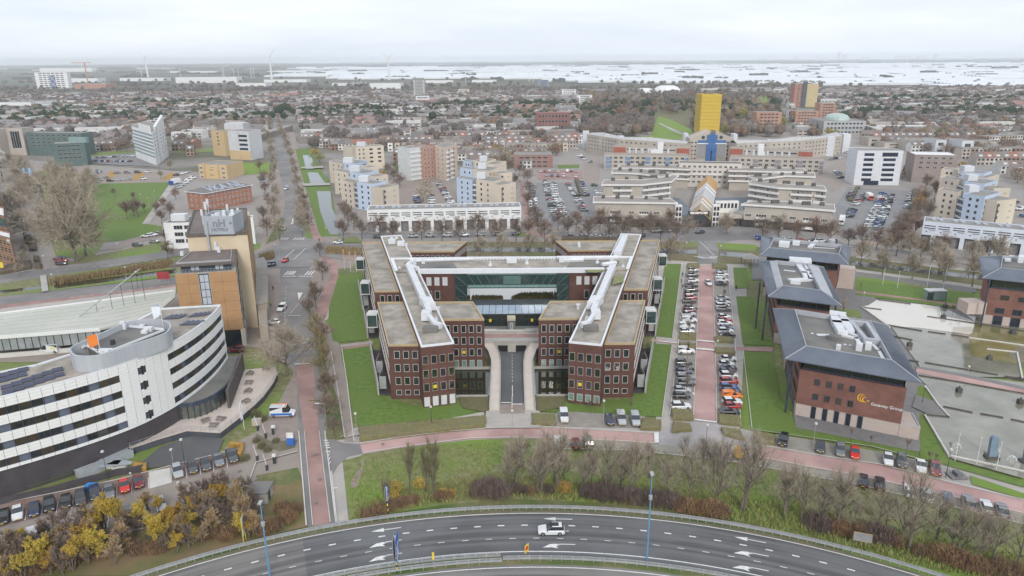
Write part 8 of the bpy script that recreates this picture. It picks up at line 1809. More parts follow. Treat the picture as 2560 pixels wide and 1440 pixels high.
t=plate(1316,1392,'yellow diamond sign with red disc on the median guardrail',1.0,.9,2.3,yelp,.9,(0,)); b=MB(); b.tube((0,-.07,1.65),(0,-.1,1.65),.38,n=12); obj('red_disc',b.mesh('red_disc',M('headstone_red',(.6,.05,.05),(.55,.04,.04))),t)
plate(1084,1420,'slim yellow marker with pole on the bottom median grass',.35,1.6,2.9,yelp,.3,(0,)); plate(411,708,'dark red billboard beside the left lower road',4.2,1.5,4.2,M('billboard_red',(.3,.03,.04),(.35,.05,.06)),.1,(-1.5,1.5)); plate(5,682,'yellow square road sign at the left edge',2.2,2,4.2,yelp,0,(0,))
x,y=G(728,1112); t=thing('blue_container','blue recycling container with white top on the entrance island','container',(x,y,0)); b=MB(); b.box(x-.7,y-.5,0,x+.7,y+.5,1.6); part('bin_body',b,dirb,t); b=MB(); b.box(x-.7,y-.3,1.7,x+.7,y-.2,2.9); part('notice_board',b,white,t)
x,y=G(235+0,1250) if 0 else G(232,1228); t=thing('blue_skip','bright blue bin behind the dark blue car in the bottom left row','container',(x,y,0)); b=MB(); b.box(x-.9,y-.5,0,x+.9,y+.5,1.3); part('bin_body',b,dirb,t); b=MB(); b.box(x-1,y-.6,1.31,x+1,y+.6,1.45); part('lid',b,M('lid_blue',(.03,.2,.55),(.04,.25,.6)),t)
x,y=G(648,1258); t=thing('concrete_shed','small grey concrete shed in the scrub left of the red road','shed',(x,y,0)); b=MB(); b.box(x-2.2,y-.5,0,x+1.6,y+3,2.2); part('wall',b,conc,t); b=MB(); b.box(x-2.4,y-.7,2.21,x+1.8,y+3.2,2.45); part('roof',b,asph_l,t); b=MB(); b.box(x+1.6,y+.4,.1,x+1.66,y+1.4,2.0); part('door',b,dmetal,t)
x,y=G(643,1062); t=thing('utility_cabinet','beige utility cabinet on the grass beside the service van','cabinet',(x,y,0)); b=MB(); b.box(x-.9,y-.5,0,x+.9,y+.5,1.3); part('cabinet_body',b,beige,t); b=MB(); b.box(x-.95,y-.55,1.31,x+.95,y+.55,1.4); part('lid',b,conc,t)
for a,c,l in ((684,1085,'upper ticket post with white cap at the car park entrance'),(687,1158,'lower ticket post with white cap at the car park entrance')):
 x,y=G(a,c); t=thing('ticket_post',l,'ticket machine',(x,y,0)); b=MB(); b.box(x-.28,y-.25,0,x+.28,y+.25,1.5); part('cabinet_body',b,dmetal,t); b=MB(); b.box(x-.32,y-.3,1.5,x+.32,y+.3,1.95); part('cap',b,white,t)
for a,c,l in ((645,1076,'raised red-white barrier arm at the upper entrance lane'),(665,1095,'raised white barrier arm beside the upper ticket post'),(644,1152,'raised white barrier arm at the lower entrance lane'),(668,1175,'raised white barrier arm beside the lower ticket post')):
 x,y=G(a,c); t=thing('barrier_gate',l,'barrier',(x,y,0)); b=MB(); b.box(x-.2,y-.2,0,x+.2,y+.2,1.1); part('cabinet_body',b,dmetal,t); b=MB(); b.tube((x,y,1),(x-.5,y+.1,3.4),.06,n=4); part('arm',b,white,t)
x,y=G(2335,748); t=thing('glass_shelter','small glass shelter between two white poles on the far lawn','shelter',(x,y,0)); b=MB(); b.box(x-2.9,y-1.2,.1,x+2.9,y+1.2,3.0); part('glass_wall',b,M('shelter_glass',(.28,.38,.36),(.22,.3,.29),.5,rough=.15),t); b=MB(); b.box(x-3.1,y-1.4,3.0,x+3.1,y+1.4,3.3); part('roof',b,frm,t); b=MB(); b.box(x-3,y-1.3,0,x-1.3,y-1.22,2.6); part('door',b,dmetal,t); b=MB();
for u in (-3,-1.25,2.9): b.box(x+u,y-1.32,0,x+u+.12,y-1.22,3.0)
part('frame',b,navy,t)
x,y=G(1873,662); t=thing('timber_shelter','open timber shelter with pyramid roof beside the farthest hipped office','shelter',(x,y,0)); b=MB()
for u in (-2.5,2.5):
 for v in (-2,2): b.tube((x+u,y+v,0),(x+u,y+v,3),.12,n=5)
part('post_frame',b,wood,t); b=MB(); b.add([(x-3,y-2.6,3),(x+3,y-2.6,3),(x+3,y+2.6,3),(x-3,y+2.6,3),(x,y,4.6)],[(0,1,4),(1,2,4),(2,3,4),(3,0,4)]); part('roof',b,conc,t)
x,y=G(2392,1191); t=thing('stone_seat','grey stone block on a pale slab beside the near flagpoles','bench',(x,y,0)); b=MB(); b.box(x-1.6,y-1.2,.2,x+1.6,y+1.2,.28); part('slab',b,paved,t); b=MB(); b.box(x-.5,y-.9,.28,x+.5,y+.8,1.0); part('block',b,M('portal_grey'),t)
x,y=G(1847,1145); t=thing('digger','small yellow digger parked behind the bare trees at the plaza edge','digger',(x,y,0)); b=MB(); b.box(x-1.1,y-.8,0,x+1.1,y+.8,.5); part('tracks',b,blk,t); b=MB(); b.box(x-1.1,y-.75,.5,x+1,y+.75,1.2); b.box(x-.9,y-.6,1.2,x+.2,y+.6,2.3); part('body',b,M('digger_yellow',(.65,.35,.03),(.6,.32,.03)),t); b=MB(); b.tube((x+.9,y,1.1),(x+2.1,y,2.3),.13,n=5); b.tube((x+2.1,y,2.3),(x+3.1,y,.5),.11,n=5); part('arm',b,M('digger_yellow'),t)
def person(px,py,label,top,hair,legs=(.03,.03,.04),s=1.,face=0.,stride=.22):
 """one continuous skinned body"""
 x,y=G(px,py); t=thing('person',label,'person',(x,y,0),face)
 J=[(0,0,.95,.16),(0,0,1.2,.17),(0,0,1.42,.15),(0,0,1.52,.07),(0,0,1.68,.105),(-.1,0,.88,.1),(-.11,-stride,.48,.075),(-.11,-stride*1.1,.06,.055),(-.11,-stride*1.1-.16,.04,.04),(.1,0,.88,.1),(.11,stride*.8,.5,.075),(.11,stride*1.2,.08,.055),(.11,stride*1.2-.16,.04,.04),(-.2,0,1.4,.07),(-.25,stride*.7,1.14,.05),(-.24,stride*.6-.15,.9,.035),(.2,0,1.4,.07),(.25,-stride*.6,1.14,.05),(.24,-stride*.9,.9,.035)]
 E=[(0,1),(1,2),(2,3),(3,4),(0,5),(5,6),(6,7),(7,8),(0,9),(9,10),(10,11),(11,12),(2,13),(13,14),(14,15),(2,16),(16,17),(17,18)]
 me=bpy.data.meshes.new('body'); me.from_pydata([j[:3] for j in J],E,[]); o=bpy.data.objects.new('body',me); COL.objects.link(o)
 sk=o.modifiers.new('skin','SKIN');
 for v,j in zip(me.skin_vertices[0].data,J): v.radius=(j[3]*.9,j[3]*.9)
 me.skin_vertices[0].data[0].use_root=True; o.modifiers.new('sub','SUBSURF').levels=1
 bpy.context.view_layer.update(); m2=bpy.data.meshes.new_from_object(o.evaluated_get(bpy.context.evaluated_depsgraph_get())); bpy.data.objects.remove(o)
 mats=[M('coat_'+str(top),top,top,2),M('trousers',legs,legs,2),M('skin_tone',(.45,.28,.2),(.42,.26,.18),2)]; m2.materials.clear(); [m2.materials.append(m) for m in mats]
 for p_ in m2.polygons: z=p_.center.z; p_.material_index=2 if z>1.5 else (1 if z<.9 and abs(p_.center.x)<.2 else 0)
 b=obj('body',m2,t); h=MB(); h.tube((0,.02,1.66),(0,.03,1.8),.115,.07,n=8); obj('hair',h.mesh('hair',M('hair',hair,hair)),t); t.scale=(s,s,s); return t
dk_c=(.02,.02,.025)
for a,c,l,tp in ((1706,692,'pedestrian in dark coat walking left of the boulevard, farther one',dk_c),(1705,722,'pedestrian in dark coat walking left of the boulevard, nearer one',(.03,.025,.03)),(1703,708,'pedestrian in brown jacket between the two dark-coated walkers',(.2,.1,.06)),(683,726,'person in dark clothes standing beside the hotel side wing',dk_c),(678,765,'worker in a bright yellow vest near the white pickup',(.6,.7,.05)),(1743,572,'shopper in red jacket near the arcade entrance',(.35,.04,.04)),(1800,573,'shopper in dark clothes right of the arcade entrance, left one',dk_c),(1806,575,'shopper in dark clothes right of the arcade entrance, right one',(.04,.04,.06)),(798,605,'cyclist-like pedestrian in black at the far junction corner',dk_c),(819,676,'person in dark clothes on the cycle path by the flagpoles',dk_c),(1840,725,'person in dark clothes beside the upper right lawn',dk_c)): person(a,c,l,tp,(.03,.02,.015))
# ================================================================== THE TOWN BEYOND
def inpoly(P,x,y):
 c=False
 for i in range(len(P)):
  a,d=P[i-1],P[i]
  if (a[1]>y)!=(d[1]>y) and x<(d[0]-a[0])*(y-a[1])/(d[1]-a[1])+a[0]: c=not c
 return c
NOGO=[[G(*q) for q in P] for P in (
 [(1445,233),(1965,231),(1985,345),(1440,350)],[(668,270),(735,270),(800,470),(800,620),(640,620)],[(0,392),(345,385),(380,372),(460,398),(640,372),(668,372),(690,620),(0,650)],[(-10,345),(230,345),(225,395),(-10,395)],[(325,340),(440,340),(440,425),(325,425)],[(490,345),(665,345),(665,420),(490,420)],
 [(735,372),(830,372),(860,400),(1320,425),(1470,350),(2150,340),(2180,365),(2400,395),(2570,470),(2600,720),(700,620)],[(800,380),(985,380),(985,620),(800,620)],[(1000,400),(1165,400),(1165,450),(1000,450)],[(1000,352),(1078,298),(1110,285),(1120,290),(1095,305),(1018,360)],[(1875,285),(1965,285),(1965,340),(1875,340)],[(2045,305),(2165,300),(2170,345),(2045,350)],[(1980,262),(2090,262),(2090,325),(1980,325)])]
def free(x,y): return not any(inpoly(P,x,y) for P in NOGO)
rw_=tint('house_walls',[(.42,.37,.33),(.60,.59,.57),(.27,.17,.13),(.66,.65,.63),(.35,.25,.20),(.5,.45,.4)],.15)
rr_=tint('house_roofs',[(.21,.17,.155),(.19,.17,.165),(.25,.19,.165),(.18,.17,.17),(.30,.15,.115),(.25,.225,.21),(.22,.19,.18)],.25)
roofs=[M('roof_brown_tile',(.185,.165,.16),(.23,.205,.195),.4),M('roof_grey_tile',(.21,.2,.2),(.27,.255,.25),.4),M('roof_red_tile',(.27,.15,.125),(.32,.195,.165),.4),M('roof_taupe_tile',(.29,.255,.235),(.35,.32,.3),.4)]
walls=[M('wall_brick',(.27,.18,.14),(.33,.23,.19),.4),M('wall_white',(.62,.61,.59),(.55,.54,.52),.3),M('wall_beige',(.44,.39,.34),(.49,.44,.39),.3)]
def house_parts(k):
 w,d,h,rt=6.2,9.5,5.6,(2.9,2.9,3.6,0)[k%4]
 W_=MB(); W_.box(-w/2,-d/2,0,w/2,d/2,h if rt else h+2.6)
 if rt: W_.add([(-w/2,-d/2,h),(-w/2,d/2,h),(-w/2,0,h+rt)],[(0,2,1)]); W_.add([(w/2,-d/2,h),(w/2,d/2,h),(w/2,0,h+rt)],[(0,1,2)])
 Rf=MB()
 if rt:
  for s in (-1,1): Rf.add([(-w/2-.05,s*(d/2+.4),h-.2),(w/2+.05,s*(d/2+.4),h-.2),(w/2+.05,0,h+rt+.1),(-w/2-.05,0,h+rt+.1)],[(0,1,2,3) if s<0 else (3,2,1,0)])
 else: Rf.box(-w/2-.1,-d/2-.1,h+2.6,w/2+.1,d/2+.1,h+2.9)
 ws=[]
 for z in (1.4,4.2,6.8) if not rt else (1.4,4.2):
  for x in (-1.5,1.5): b=MB(); b.box(x-.85,-d/2-.08,z-.7,x+.85,-d/2+.05,z+.7); ws.append(b)
 ch=MB(); ch.box(w/2-.7,-.35,h+rt-.6,w/2-.1,.35,h+rt+1.0)
 dm=MB(); dm.box(-1.2,-d/2+1.0,h+.2,1.2,-.6,h+1.9)
 return W_,Rf,ws,ch,(dm if rt and k%2==0 else None)
HP=[]
for k in range(4):
 W_,Rf,ws,ch,dm=house_parts(k)
 HP.append((W_.mesh('wall',rw_),Rf.mesh('roof',rr_ if k!=3 else roofg),[b.mesh('window',[frm_m,midgl]) for b in ws],ch.mesh('chimney',walls[0]),dm.mesh('dormer',whitew) if dm else None))
for H_ in HP:
 for me in H_[2]: me.polygons.foreach_set('material_index',[1]*len(me.polygons))
FAR=MB(); FM=roofs+walls+[whitew,roofg,midgl]
def far_house(x,y,a,k,rc,wc,w=6.2,d=9.5,h=5.6):
 c,s=math.cos(a),math.sin(a); P=lambda u,v,z:(x+u*c-v*s,y+u*s+v*c,z); rt=(2.9,2.9,3.6,0)[k%4]; n=0 if rt else 2.4
 FAR.cur=4+wc; FAR.add([P(-w/2,-d/2,-.2),P(w/2,-d/2,-.2),P(w/2,d/2,-.2),P(-w/2,d/2,-.2),P(-w/2,-d/2,h+n),P(w/2,-d/2,h+n),P(w/2,d/2,h+n),P(-w/2,d/2,h+n)],[(0,1,5,4),(1,2,6,5),(3,0,4,7)]+([] if rt else [(4,5,6,7)]))
 if rt:
  FAR.add([P(-w/2,-d/2,h),P(-w/2,d/2,h),P(-w/2,0,h+rt)],[(0,2,1)]); FAR.add([P(w/2,-d/2,h),P(w/2,d/2,h),P(w/2,0,h+rt)],[(0,1,2)]); FAR.cur=rc
  for s_ in (-1,1): FAR.add([P(-w/2,s_*(d/2+.4),h-.2),P(w/2,s_*(d/2+.4),h-.2),P(w/2,0,h+rt),P(-w/2,0,h+rt)],[(0,1,2,3) if s_<0 else (3,2,1,0)])
  if R.random()<.12: FAR.cur=7; FAR.add([P(-.9,-d/2+1.2,h+1.6),P(.9,-d/2+1.2,h+1.6),P(.9,-d/2+2.6,h+1.9),P(-.9,-d/2+2.6,h+1.9),P(-.9,-d/2+1.2,h+.6),P(.9,-d/2+1.2,h+.6)],[(0,1,2,3),(4,5,1,0)])
 FAR.cur=9
 for z in (1.4,4.2):
  FAR.add([P(-2.2,-d/2-.06,z-.6),P(2.2,-d/2-.06,z-.6),P(2.2,-d/2-.06,z+.6),P(-2.2,-d/2-.06,z+.6)],[(0,1,2,3)])
houses=[]; spots=[]
Rh=random.Random(21)
Y=430
while Y<1750:
 xm=.74*Y+60; x=-xm; jr=Rh.uniform(-8,8)
 while x<xm:
  n=Rh.randint(4,9); dn=mnoise.noise(Vector((x*.0035,Y*.0035,3.1))); a={0:0,1:.28,2:-.35,3:1.4}[int(abs(dn)*14)%4] if Y<1200 else dn*.8
  kk=int(abs(mnoise.noise(Vector((x*.006,Y*.006,9))))*16)%4; rc=int(abs(mnoise.noise(Vector((x*.005,Y*.005,5))))*20); rc=2 if (rc%11==5 or (x<-60 and Y<620 and rc%2)) else (0,1,3)[rc%3]; wc=Rh.choice((0,1,1,2)) if kk!=3 else 1
  rowl=n*6.2*abs(math.cos(a))+ (9 if a else 0)+n*6.2*.25*abs(math.sin(a)); cy=Y+jr+mnoise.noise(Vector((x*.01,Y*.02,0)))*12
  for i in range(n):
   hx=x+i*6.2*math.cos(a); hy=cy+i*6.2*math.sin(a)*.9
   if free(hx,hy): houses.append((hy,hx,a,kk,rc,wc))
  spots.append((x+rowl+3,cy)); x+=rowl+Rh.uniform(5,14)
 Y+=30 if Y<900 else 38
houses.sort()
near=[h for h in houses if abs(h[1])<.73*h[0]][:295]; nid=set(id(h) for h in near)
RN=['brown','grey','red','taupe']; WN=['brick','white','beige']
def zone(x,y):
 px=x/(y*cp_+75*sp_)*F_PX+1280
 for lim,nm in ((70,'behind the framed offices'),(235,'behind the green offices'),(330,'left of the white wedge tower'),(440,'behind the white wedge tower'),(530,'left of the ochre office'),(690,'between ochre office and avenue'),(800,'just right of the avenue'),(900,'behind the canal apartments'),(1000,'left of the corner apartments'),(1090,'behind the corner apartments left end'),(1170,'behind the corner apartments right end'),(1260,'behind the middle stepped apartments'),(1345,'before the red school block'),(1420,'right of the red school block'),(1500,'at the park edge'),(2060,'around the high-rise'),(2170,'by the domed building'),(2270,'behind the white office'),(2400,'behind the brown-grey block'),(2480,'behind the right stepped apartments'),(9999,'at the far right')):
  if px<lim: return nm+(', nearest' if y<500 else ', second belt' if y<580 else ', third belt' if y<680 else ', rear belt')
for h in near:
 hy,hx,a,kk,rc,wc=h; W_,Rf,ws,ch,dm=HP[kk]
 t=thing('terraced_house',fit16(f'{"flat-roofed" if kk==3 else "steep-roofed" if kk==2 else "pitched-roofed"}{" dormered" if kk%2==0 else ""} terraced house {zone(hx,hy)}'),'house',(hx,hy,-.2),a,'nearest terraced houses of the town')
 obj('wall',W_,t); obj('roof',Rf,t);
 for me in ws: obj('window',me,t)
 obj('chimney',ch,t)
 if dm: obj('dormer',dm,t)
for h in houses:
 if id(h) not in nid: far_house(h[1],h[0],h[2],h[3],h[4],h[5])
o=obj('distant_houses',FAR.mesh('distant_houses',FM),None); o['kind']='stuff'; o['label']='dense rows of small houses of the town fading into the haze'
mass={}
def crown(bm,x,y,H,W,n,r,sz):
 vs=[(x+W*.06,y,H*.92)]
 for z,k in ((.72,.3),(.42,.38),(.2,.24)):
  vs+=[(x+math.cos(j*1.047)*W*k*r.uniform(.8,1.15),y+math.sin(j*1.047)*W*k*r.uniform(.8,1.15),H*z*r.uniform(.9,1.1)) for j in range(6)]
 bm.add(vs,[(0,1+j,1+(j+1)%6) for j in range(6)]+[(1+q*6+j,7+q*6+j,7+q*6+(j+1)%6,1+q*6+(j+1)%6) for q in range(2) for j in range(6)])
 for i in range(n):
  d=rvec(r); u=r.random()**.4; P=Vector((x+d.x*W*.5*u,y+d.y*W*.5*u,H*(.5+.48*d.z*u))); s=sz*r.uniform(.6,1.2); A=rvec(r)*s; B=A.cross(rvec(r)).normalized()*s*.9; bm.add([P-A,P+B,P+A,P-B],[(0,1,2,3)])
tt=[]
for (x,y) in spots:
 for k in range(8):
  qx,qy=x+Rh.gauss(-6,14),y+Rh.uniform(-18,16)
  if free(qx,qy) and abs(qx)<.75*qy+40: tt.append((qy,qx,Rh.uniform(.75,1.35)))
for i in range(700):
 px=Rh.uniform(1455,1955); py=Rh.uniform(238,343)
 if (1628<px<1735 and py>287) or (1745<px<1805 and py>325) or (1890<px<1925 and py<270) or (1810<px<1870 and 300<py<325): continue
 qx,qy=G(px,py); tt.append((qy,qx,Rh.uniform(1.1,1.7)))
for i in range(1700):
 py=Rh.choice((262,268,244,232,226,306,318,285,300))+Rh.gauss(0,3); px=Rh.uniform(-20,2580); qx,qy=G(px,py)
 if free(qx,qy): tt.append((qy,qx,Rh.uniform(1.0,1.5)))
tt.sort(); nt_=0; evs=[]
for x0,x1,yy,n in ((330,560,263,26),(690,1000,283,26),(1110,1440,268,34),(2110,2560,252,36),(2130,2560,292,26),(880,1100,300,10),(400,900,300,14),(60,330,300,14)):
 for k in range(n): evs.append((x0+(x1-x0)*(k+Rh.uniform(-.4,.4))/n,yy+Rh.uniform(-3,5)))
bms={k:MB() for k in ('b','l','e','r')}
for qy,qx,s in tt:
 v=mnoise.noise(Vector((qx*.004,qy*.006,7))); c=Rh.random(); key='far_b' if v<.05 else ('far_l' if c<.6 else 'far_r');
 px=1280+qx/(qy*cp_+75*sp_)*F_PX
 ev=(900<qy<1250 and v>-.15 and c<.5); key='ever' if ev else ('gold' if c>.985 else key)
 if nt_<290: tree(key,qx,qy,{'far_b':'brown','far_l':'pale','far_r':'russet','ever':'dark','gold':'golden'}[key]+f' tree crown {zone(qx,qy)}','tree crowns between the nearest town houses',s,'town_tree','tree',-.2); nt_+=1
 else: crown(bms[{'far_b':'b','far_l':'l','ever':'e','far_r':'r','gold':'r'}[key]],qx,qy,9*s,9*s,54 if qy<1000 else 26,Rh,.7 if qy<1000 else 1.0)
for px,py in evs:
 qx,qy=G(px,py); s=Rh.uniform(1.2,1.9); crown(bms['e'],qx,qy,8.5*s,10*s,60,Rh,1.0)
for i in range(2600):
 qy=Rh.uniform(1700,3300) if i%2 else Rh.uniform(1400,2300); qx=Rh.uniform(-.78,.78)*qy;
 if mnoise.noise(Vector((qx*.002,qy*.004,2)))+.25*Rh.random()<.02: continue
 if (qy>2350 and qx>-.35*qy or qy>1840 and qx>.42*qy) and Rh.random()<.93: continue
 crown(bms['b' if Rh.random()<.6 else 'l'],qx,qy,11,16,16,Rh,1.9)
MF=lambda n,a,b:M(n,a,b,.045,detail=4,rough=.95,spec=.1)
for k,m_,l in (('b',MF('mass_brown',(.115,.10,.095),(.165,.14,.125)),'brown'),('l',MF('mass_pale',(.155,.14,.13),(.205,.18,.16)),'pale grey-brown'),('e',leaf_ev,'dark'),('r',MF('mass_russet',(.15,.11,.09),(.215,.155,.105)),'russet')):
 o=obj('distant_trees',bms[k].mesh('distant_trees',m_),None); o['kind']='stuff'; o['label']=l+' tree crowns filling the town and its edges'
glh=M('greenhouse_glass',(.78,.79,.8),(.58,.61,.64),.012,rough=.35,detail=4,stretch=(1,6,1)); wood_f=M('far_wood',(.09,.095,.09),(.13,.125,.11),.01)
Rg=random.Random(4); Y=1860; ng_=0; extra=MB()
while Y<9000:
 dpt=Rg.uniform(110,170)*(Y/3000)**.8; x=-.75*Y
 while x<.76*Y:
  px=1280+x/(Y*cp_+24)*F_PX; py=155+ (75/Y)*1800*1.04-.007*(px-1280)
  lim=(182 if px<640 else 205 if px<1330 else 212 if px<1600 else 215 if px<1900 else 221 if px<2080 else 232); top=178 if px<300 else 184 if px<650 else 171 if px<1300 else 166 if px<1600 else 158
  wd=Rg.uniform(180,520)*(Y/3000)**.7
  if top<py<lim and Rg.random()<(.3 if px<640 else .97):
   if ng_<120 and Y<4200:
    t=thing('greenhouse',f'{"wide" if wd>350 else "short"} white glasshouse, {"front" if Y<2500 else "second" if Y<3000 else "third" if Y<3500 else "rear"} belt, {ORD[max(0,min(25,int(px/100)))]} strip from the left','greenhouse',(x,Y,0),0,'white glasshouses on the horizon'); ng_+=1
    b=MB(); b.box(x,Y,-.2,x+wd,Y+dpt,5); part('glass_wall',b,glh,t); b=MB(); n=6
    for i in range(n): y0_=Y+dpt*i/n; y1_=Y+dpt*(i+1)/n; ym=(y0_+y1_)/2; b.add([(x,y0_,5),(x+wd,y0_,5),(x+wd,ym,7),(x,ym,7),(x+wd,y1_,5),(x,y1_,5)],[(0,1,2,3),(3,2,4,5)])
    part('glass_roof',b,glh,t)
   else: extra.box(x,Y,-.2,x+wd,Y+dpt,6)
  x+=wd+Rg.choice((8,14,45))*(Y/3000)
 Y+=dpt+Rg.uniform(10,38)*(Y/2800)
o=obj('distant_greenhouses',extra.mesh('distant_greenhouses',glh),None); o['kind']='stuff'; o['label']='farthest white glasshouse roofs below the horizon'
b=MB()
for i in range(700):
 Y=Rg.uniform(7500,21000) if i%5 else Rg.uniform(2500,6500); x=Rg.uniform(-.8,.8)*Y; L_=Rg.uniform(40,600)*(Y/9000)*(1 if i%5 else .5); h=Rg.uniform(7,15)*(1 if Y<9000 else 1.4); n=6
 for k in range(n): xx=x+L_*k/n; b.box(xx,Y,-.3,xx+L_/n,Y+30,h*Rg.uniform(.7,1.1))
o=obj('distant_woods',b.mesh('distant_woods',wood_f),None); o['kind']='stuff'; o['label']='dark wooded belts below the horizon'
def fbox(label,x0,x1,yb,yt,wm,name='distant_building',rows=0,cols=0,cat='building',depth=18,roof=None):
 A=G(x0,yb);B=G(x1,yb); h=hgt((x0+x1)/2,yb,yt); t=thing(name,label,cat,(A[0],A[1],0)); vol(t,A,(B[0],A[1]),None,h,wm,roof or roofg,depth=depth,par=0)
 if rows: face(t,A,(B[0],A[1]),[h-(i+.6)*h/rows for i in range(rows)],cols,(B[0]-A[0])/cols*.6,h/rows*.45)
 return t,A,B,h
t,A,B,h=fbox('white eight-storey office with cross-braced dark gap on the far left',93,165,221,181,whitew,rows=8,cols=6); ends(t,A,(B[0],A[1]),3,h*.8,.3,.4,M('blue_grey_glass',(.1,.14,.25),(.14,.18,.3)),'dark_gap',(B[0]-A[0])*.44,(B[0]-A[0])*.62)
b=MB(); w0=A[0]+(B[0]-A[0])*.44; w1=A[0]+(B[0]-A[0])*.62;
for z0,z1 in ((3,h*.42),(h*.42,h*.8)): b.tube((w0,A[1]-1,z0),(w1,A[1]-1,z1),.7,n=4); b.tube((w1,A[1]-1,z0),(w0,A[1]-1,z1),.7,n=4)
part('cross_brace',b,whitew,t)
fbox('grey slender apartment tower in the middle distance',1035,1062,250,200,M('tower_grey',(.42,.41,.40),(.48,.47,.46),.2),'apartment_tower',14,4); fbox('low pale wing at the foot of the grey tower',1040,1072,262,240,whitew,rows=3,cols=6)
t,A,B,h=fbox('brick and ochre high-rise at the right edge of the park',1982,2043,268,210,M('highrise_brick',(.36,.17,.13),(.42,.22,.17),.2),'apartment_tower',14,6); w_=B[0]-A[0]; ends(t,A,(B[0],A[1]),0,h+4,.3,2,M('dark_stair',(.07,.09,.11),(.1,.12,.14)),'stair_core',w_*.34,w_*.5); ends(t,A,(B[0],A[1]),0,h,.3,.4,M('highrise_ochre',(.5,.4,.22),(.55,.45,.27),.2),'ochre_face',w_*.52,w_)
fbox('orange brick apartment block right of the yellow tower',1888,1952,330,281,M('block_orange',(.38,.2,.13),(.45,.27,.2),.2),rows=6,cols=5); fbox('orange brick apartment block below the high-rise, left wing',1987,2046,306,278,M('block_orange'),rows=4,cols=6); fbox('orange brick apartment block below the high-rise, right wing',2048,2088,292,258,M('block_orange'),rows=5,cols=4)
t,A,B,h=fbox('grey civic building with a pale green dome roof',2057,2165,335,303,M('civic_grey',(.36,.37,.38),(.42,.43,.43),.2),rows=3,cols=10,depth=40)
b=MB(); cx=(A[0]*.5+B[0]*.5); cy=A[1]+20; n=16; prev=None
for z,r0 in ((0,1.),(2.5,.95),(4.5,.8),(6,.5)):
 ring=[(cx+math.cos(2*math.pi*i/n)*(B[0]-A[0])*.27*r0,cy+math.sin(2*math.pi*i/n)*16*r0,h+z) for i in range(n)]
 if prev: k=len(b.v); b.add(prev+ring,[(i,(i+1)%n,n+(i+1)%n,n+i) for i in range(n)])
 prev=ring
b.add(prev,[tuple(range(n))]); part('dome',b,M('dome_green',(.36,.45,.41),(.42,.5,.46),.2,rough=.4),t)
fbox('long dark red school block with white window dots',1340,1425,335,283,M('school_red',(.20,.095,.085),(.25,.125,.11),.2),rows=4,cols=9,roof=M('school_red')); fbox('white apartment block left of the park, near one',1443,1481,257,238,whitew,rows=4,cols=3); fbox('white apartment block left of the park, far one',1405,1440,245,224,whitew,rows=4,cols=6); fbox('pinkish white flats on the rise, near one',1123,1163,262,245,M('pink_white',(.62,.54,.5),(.68,.6,.56),.2),rows=4,cols=8)
fbox('pinkish white flats on the rise, far one',1146,1172,240,223,M('pink_white'),rows=4,cols=6); fbox('small blue-grey office block before the glasshouses',1346,1372,218,200,M('blue_grey_block',(.2,.25,.33),(.25,.3,.38)),rows=4,cols=4)
fbox('white corner building behind the ochre block',625,650,292,278,whitew,rows=3,cols=4); fbox('dark gabled long block beside the avenue, left side',628,652,352,338,M('gable_dark',(.22,.19,.17),(.27,.24,.22),.2),depth=110,roof=M('roof_taupe_tile')); fbox('dark gabled long block beside the avenue, right side',748,783,358,342,M('gable_dark'),depth=110,roof=M('roof_taupe_tile'))
for i,(x0,x1,yb,yt) in enumerate(((165,235,206,196),(255,300,212,207),(300,400,203,195),(440,580,208,193),(0,75,276,256),(185,258,222,210),(118,150,262,257),(660,760,206,199),(830,905,214,208),(925,1000,222,208),(1060,1130,208,201),(1180,1240,206,200),(590,660,216,208),(425,520,182,178),(100,200,180,170))):
 fbox(('white','long white','pale')[i%3]+f' industrial hall, {ORD[i]} of the halls before the glasshouse belt',x0,x1,yb,yt,whitew if i!=5 else M('block_orange'),'warehouse',cat='warehouse',depth=60)
for i in range(26):
 x0=970+i*17.5;
 if x0<1440: fbox(f'white narrow terraced house, {ORD[i]} from the left in the row behind the apartments',x0,x0+12,378,358,(whitew,creamw,beigew)[i%3],'white_house',2,2,'house',9)
for i,(x0,x1,yb,yt,m_) in enumerate(((1285,1382,420,388,redw),(1155,1215,395,372,beigew),(2170,2200,365,345,beigew),(2210,2260,372,358,beigew),(2270,2330,378,352,beigew),(2335,2362,385,350,greyw),(2400,2430,390,352,greyw),(2445,2490,382,355,beigew),(2490,2535,392,368,creamw))): fbox(('brown-red','beige','pale')[i%3]+f' low block, {ORD[i]} from the left behind the centre flats',x0,x1,yb,yt,m_ if i else M('brown_red_row',(.26,.14,.12),(.32,.19,.16),.3),'low_block',3 if i<2 else 2,5 if i<2 else 2)
for a,c,d,l in ((370,193,142,'left'),(680,203,142,'middle'),(973,200,143,'right')):
 x,y=G(a,c); h=hgt(a,c,d); t=thing('wind_turbine',f'{l} of the three white wind turbines on the horizon','wind turbine',(x,y,0)); b=MB(); b.tube((x,y,0),(x,y,h),4.6,2.6,n=8); part('mast',b,whitew,t); b=MB(); b.box(x-2,y-4,h-1.5,x+2,y+4,h+2); part('nacelle',b,whitew,t)
 for k in range(3): an=k*2.094+{'left':.3,'middle':.9,'right':.5}[l]; b=MB(); b.tube((x,y-5,h),(x+math.cos(an)*h*.42,y-5,h+math.sin(an)*h*.42),1.9,.7,n=4); part('blade',b,whitew,t)
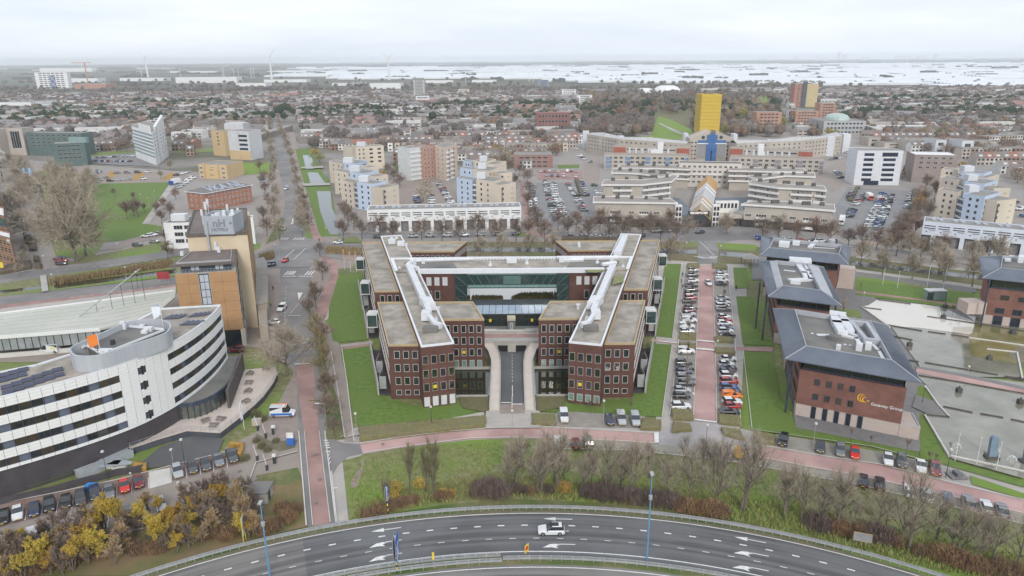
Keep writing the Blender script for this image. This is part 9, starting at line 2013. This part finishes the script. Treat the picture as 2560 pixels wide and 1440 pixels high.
for i,px in enumerate((207,212,225,230,236,243,248,355,452,557,561,586,597,629,636,903,1164,1323,1333,1540,1795,1808,2180,2185)):
 yb={True:181,False:195}[px<260] if px<700 else 205 if px<1400 else 212; x,y=G(px,yb); h=hgt(px,yb,yb-(30 if px<260 else 24)); t=thing('tall_mast',f'thin pale mast, {ORD[i]} from the left along the horizon','mast',(x,y,0),0,'thin masts on the horizon'); b=MB(); b.tube((x,y,0),(x,y,h),1.1,.8,n=4); part('pole',b,whitew,t); b=MB(); b.box(x-1.8,y-1,h,x+1.8,y+1,h+2); part('cap',b,whitew,t)
x,y=G(222,220); h=hgt(222,220,156); t=thing('tower_crane','reddish tower crane beside the far white office','crane',(x,y,0)); b=MB(); b.box(x-1.2,y-1.2,0,x+1.2,y+1.2,h); part('mast',b,M('crane_red',(.5,.25,.15),(.5,.3,.2)),t); b=MB(); b.box(x-40,y-1,h-2,x+20,y+1,h); part('jib',b,M('crane_red'),t)
for i,(px,wd,hh) in enumerate(((1992,120,60),(2100,60,150),(2113,90,110),(2162,150,60),(2245,200,75),(2268,160,85),(2298,220,80),(2342,80,110),(2420,150,60),(1690,200,50),(1437,120,60),(1405,150,50),(2050,240,60),(1900,200,50))):
 x,y=G(px,157); y=17000; x=(px-1280)/F_PX*(y*cp_); t=thing('skyline_tower',f'hazy grey tower, {ORD[i]} of those on the far skyline','tower',(x,y,0),0,'hazy skyline towers'); b=MB(); b.box(x,y,0,x+wd,y+60,hh*1.1); part('shaft',b,greyw,t); b=MB(); b.box(x+wd*.3,y+10,hh*1.1,x+wd*.6,y+40,hh*1.25); part('crown_box',b,greyw,t)
for px,w_,l in ((1612,22,'smaller'),(1667,34,'larger')):
 x,y=G(px,232); b=MB(); n=14; rr0=w_*y/F_PX; prev=[(x+math.cos(2*math.pi*i/n)*rr0,y+math.sin(2*math.pi*i/n)*rr0,0) for i in range(n)]
 t=thing('sports_dome',l+' white sports dome behind the woodland park','dome',(x,y,0))
 for z,k in ((.25,.93),(.4,.75),(.5,.45)): ring=[(x+math.cos(2*math.pi*i/n)*rr0*k,y+math.sin(2*math.pi*i/n)*rr0*k,rr0*z) for i in range(n)]; b.add(prev+ring,[(i,(i+1)%n,n+(i+1)%n,n+i) for i in range(n)]); prev=ring
 b.add(prev,[tuple(range(n))]); part('membrane',b,whitew,t)
# ================================================================== HAZE
hm=bpy.data.materials.new('haze_air'); hm.use_nodes=True; n_=hm.node_tree.nodes; n_.clear(); vo=n_.new('ShaderNodeVolumePrincipled'); vo.inputs['Color'].default_value=(.92,.96,1,1); vo.inputs['Density'].default_value=.000085; vo.inputs['Anisotropy'].default_value=0; ou=n_.new('ShaderNodeOutputMaterial'); hm.node_tree.links.new(vo.outputs[0],ou.inputs['Volume'])
hz=MB(); hz.box(-23000,-900,-1.6,23000,22500,140); o=obj('haze',hz.mesh('haze',hm),None); o['kind']='stuff'; o['label']='pale blue air haze'
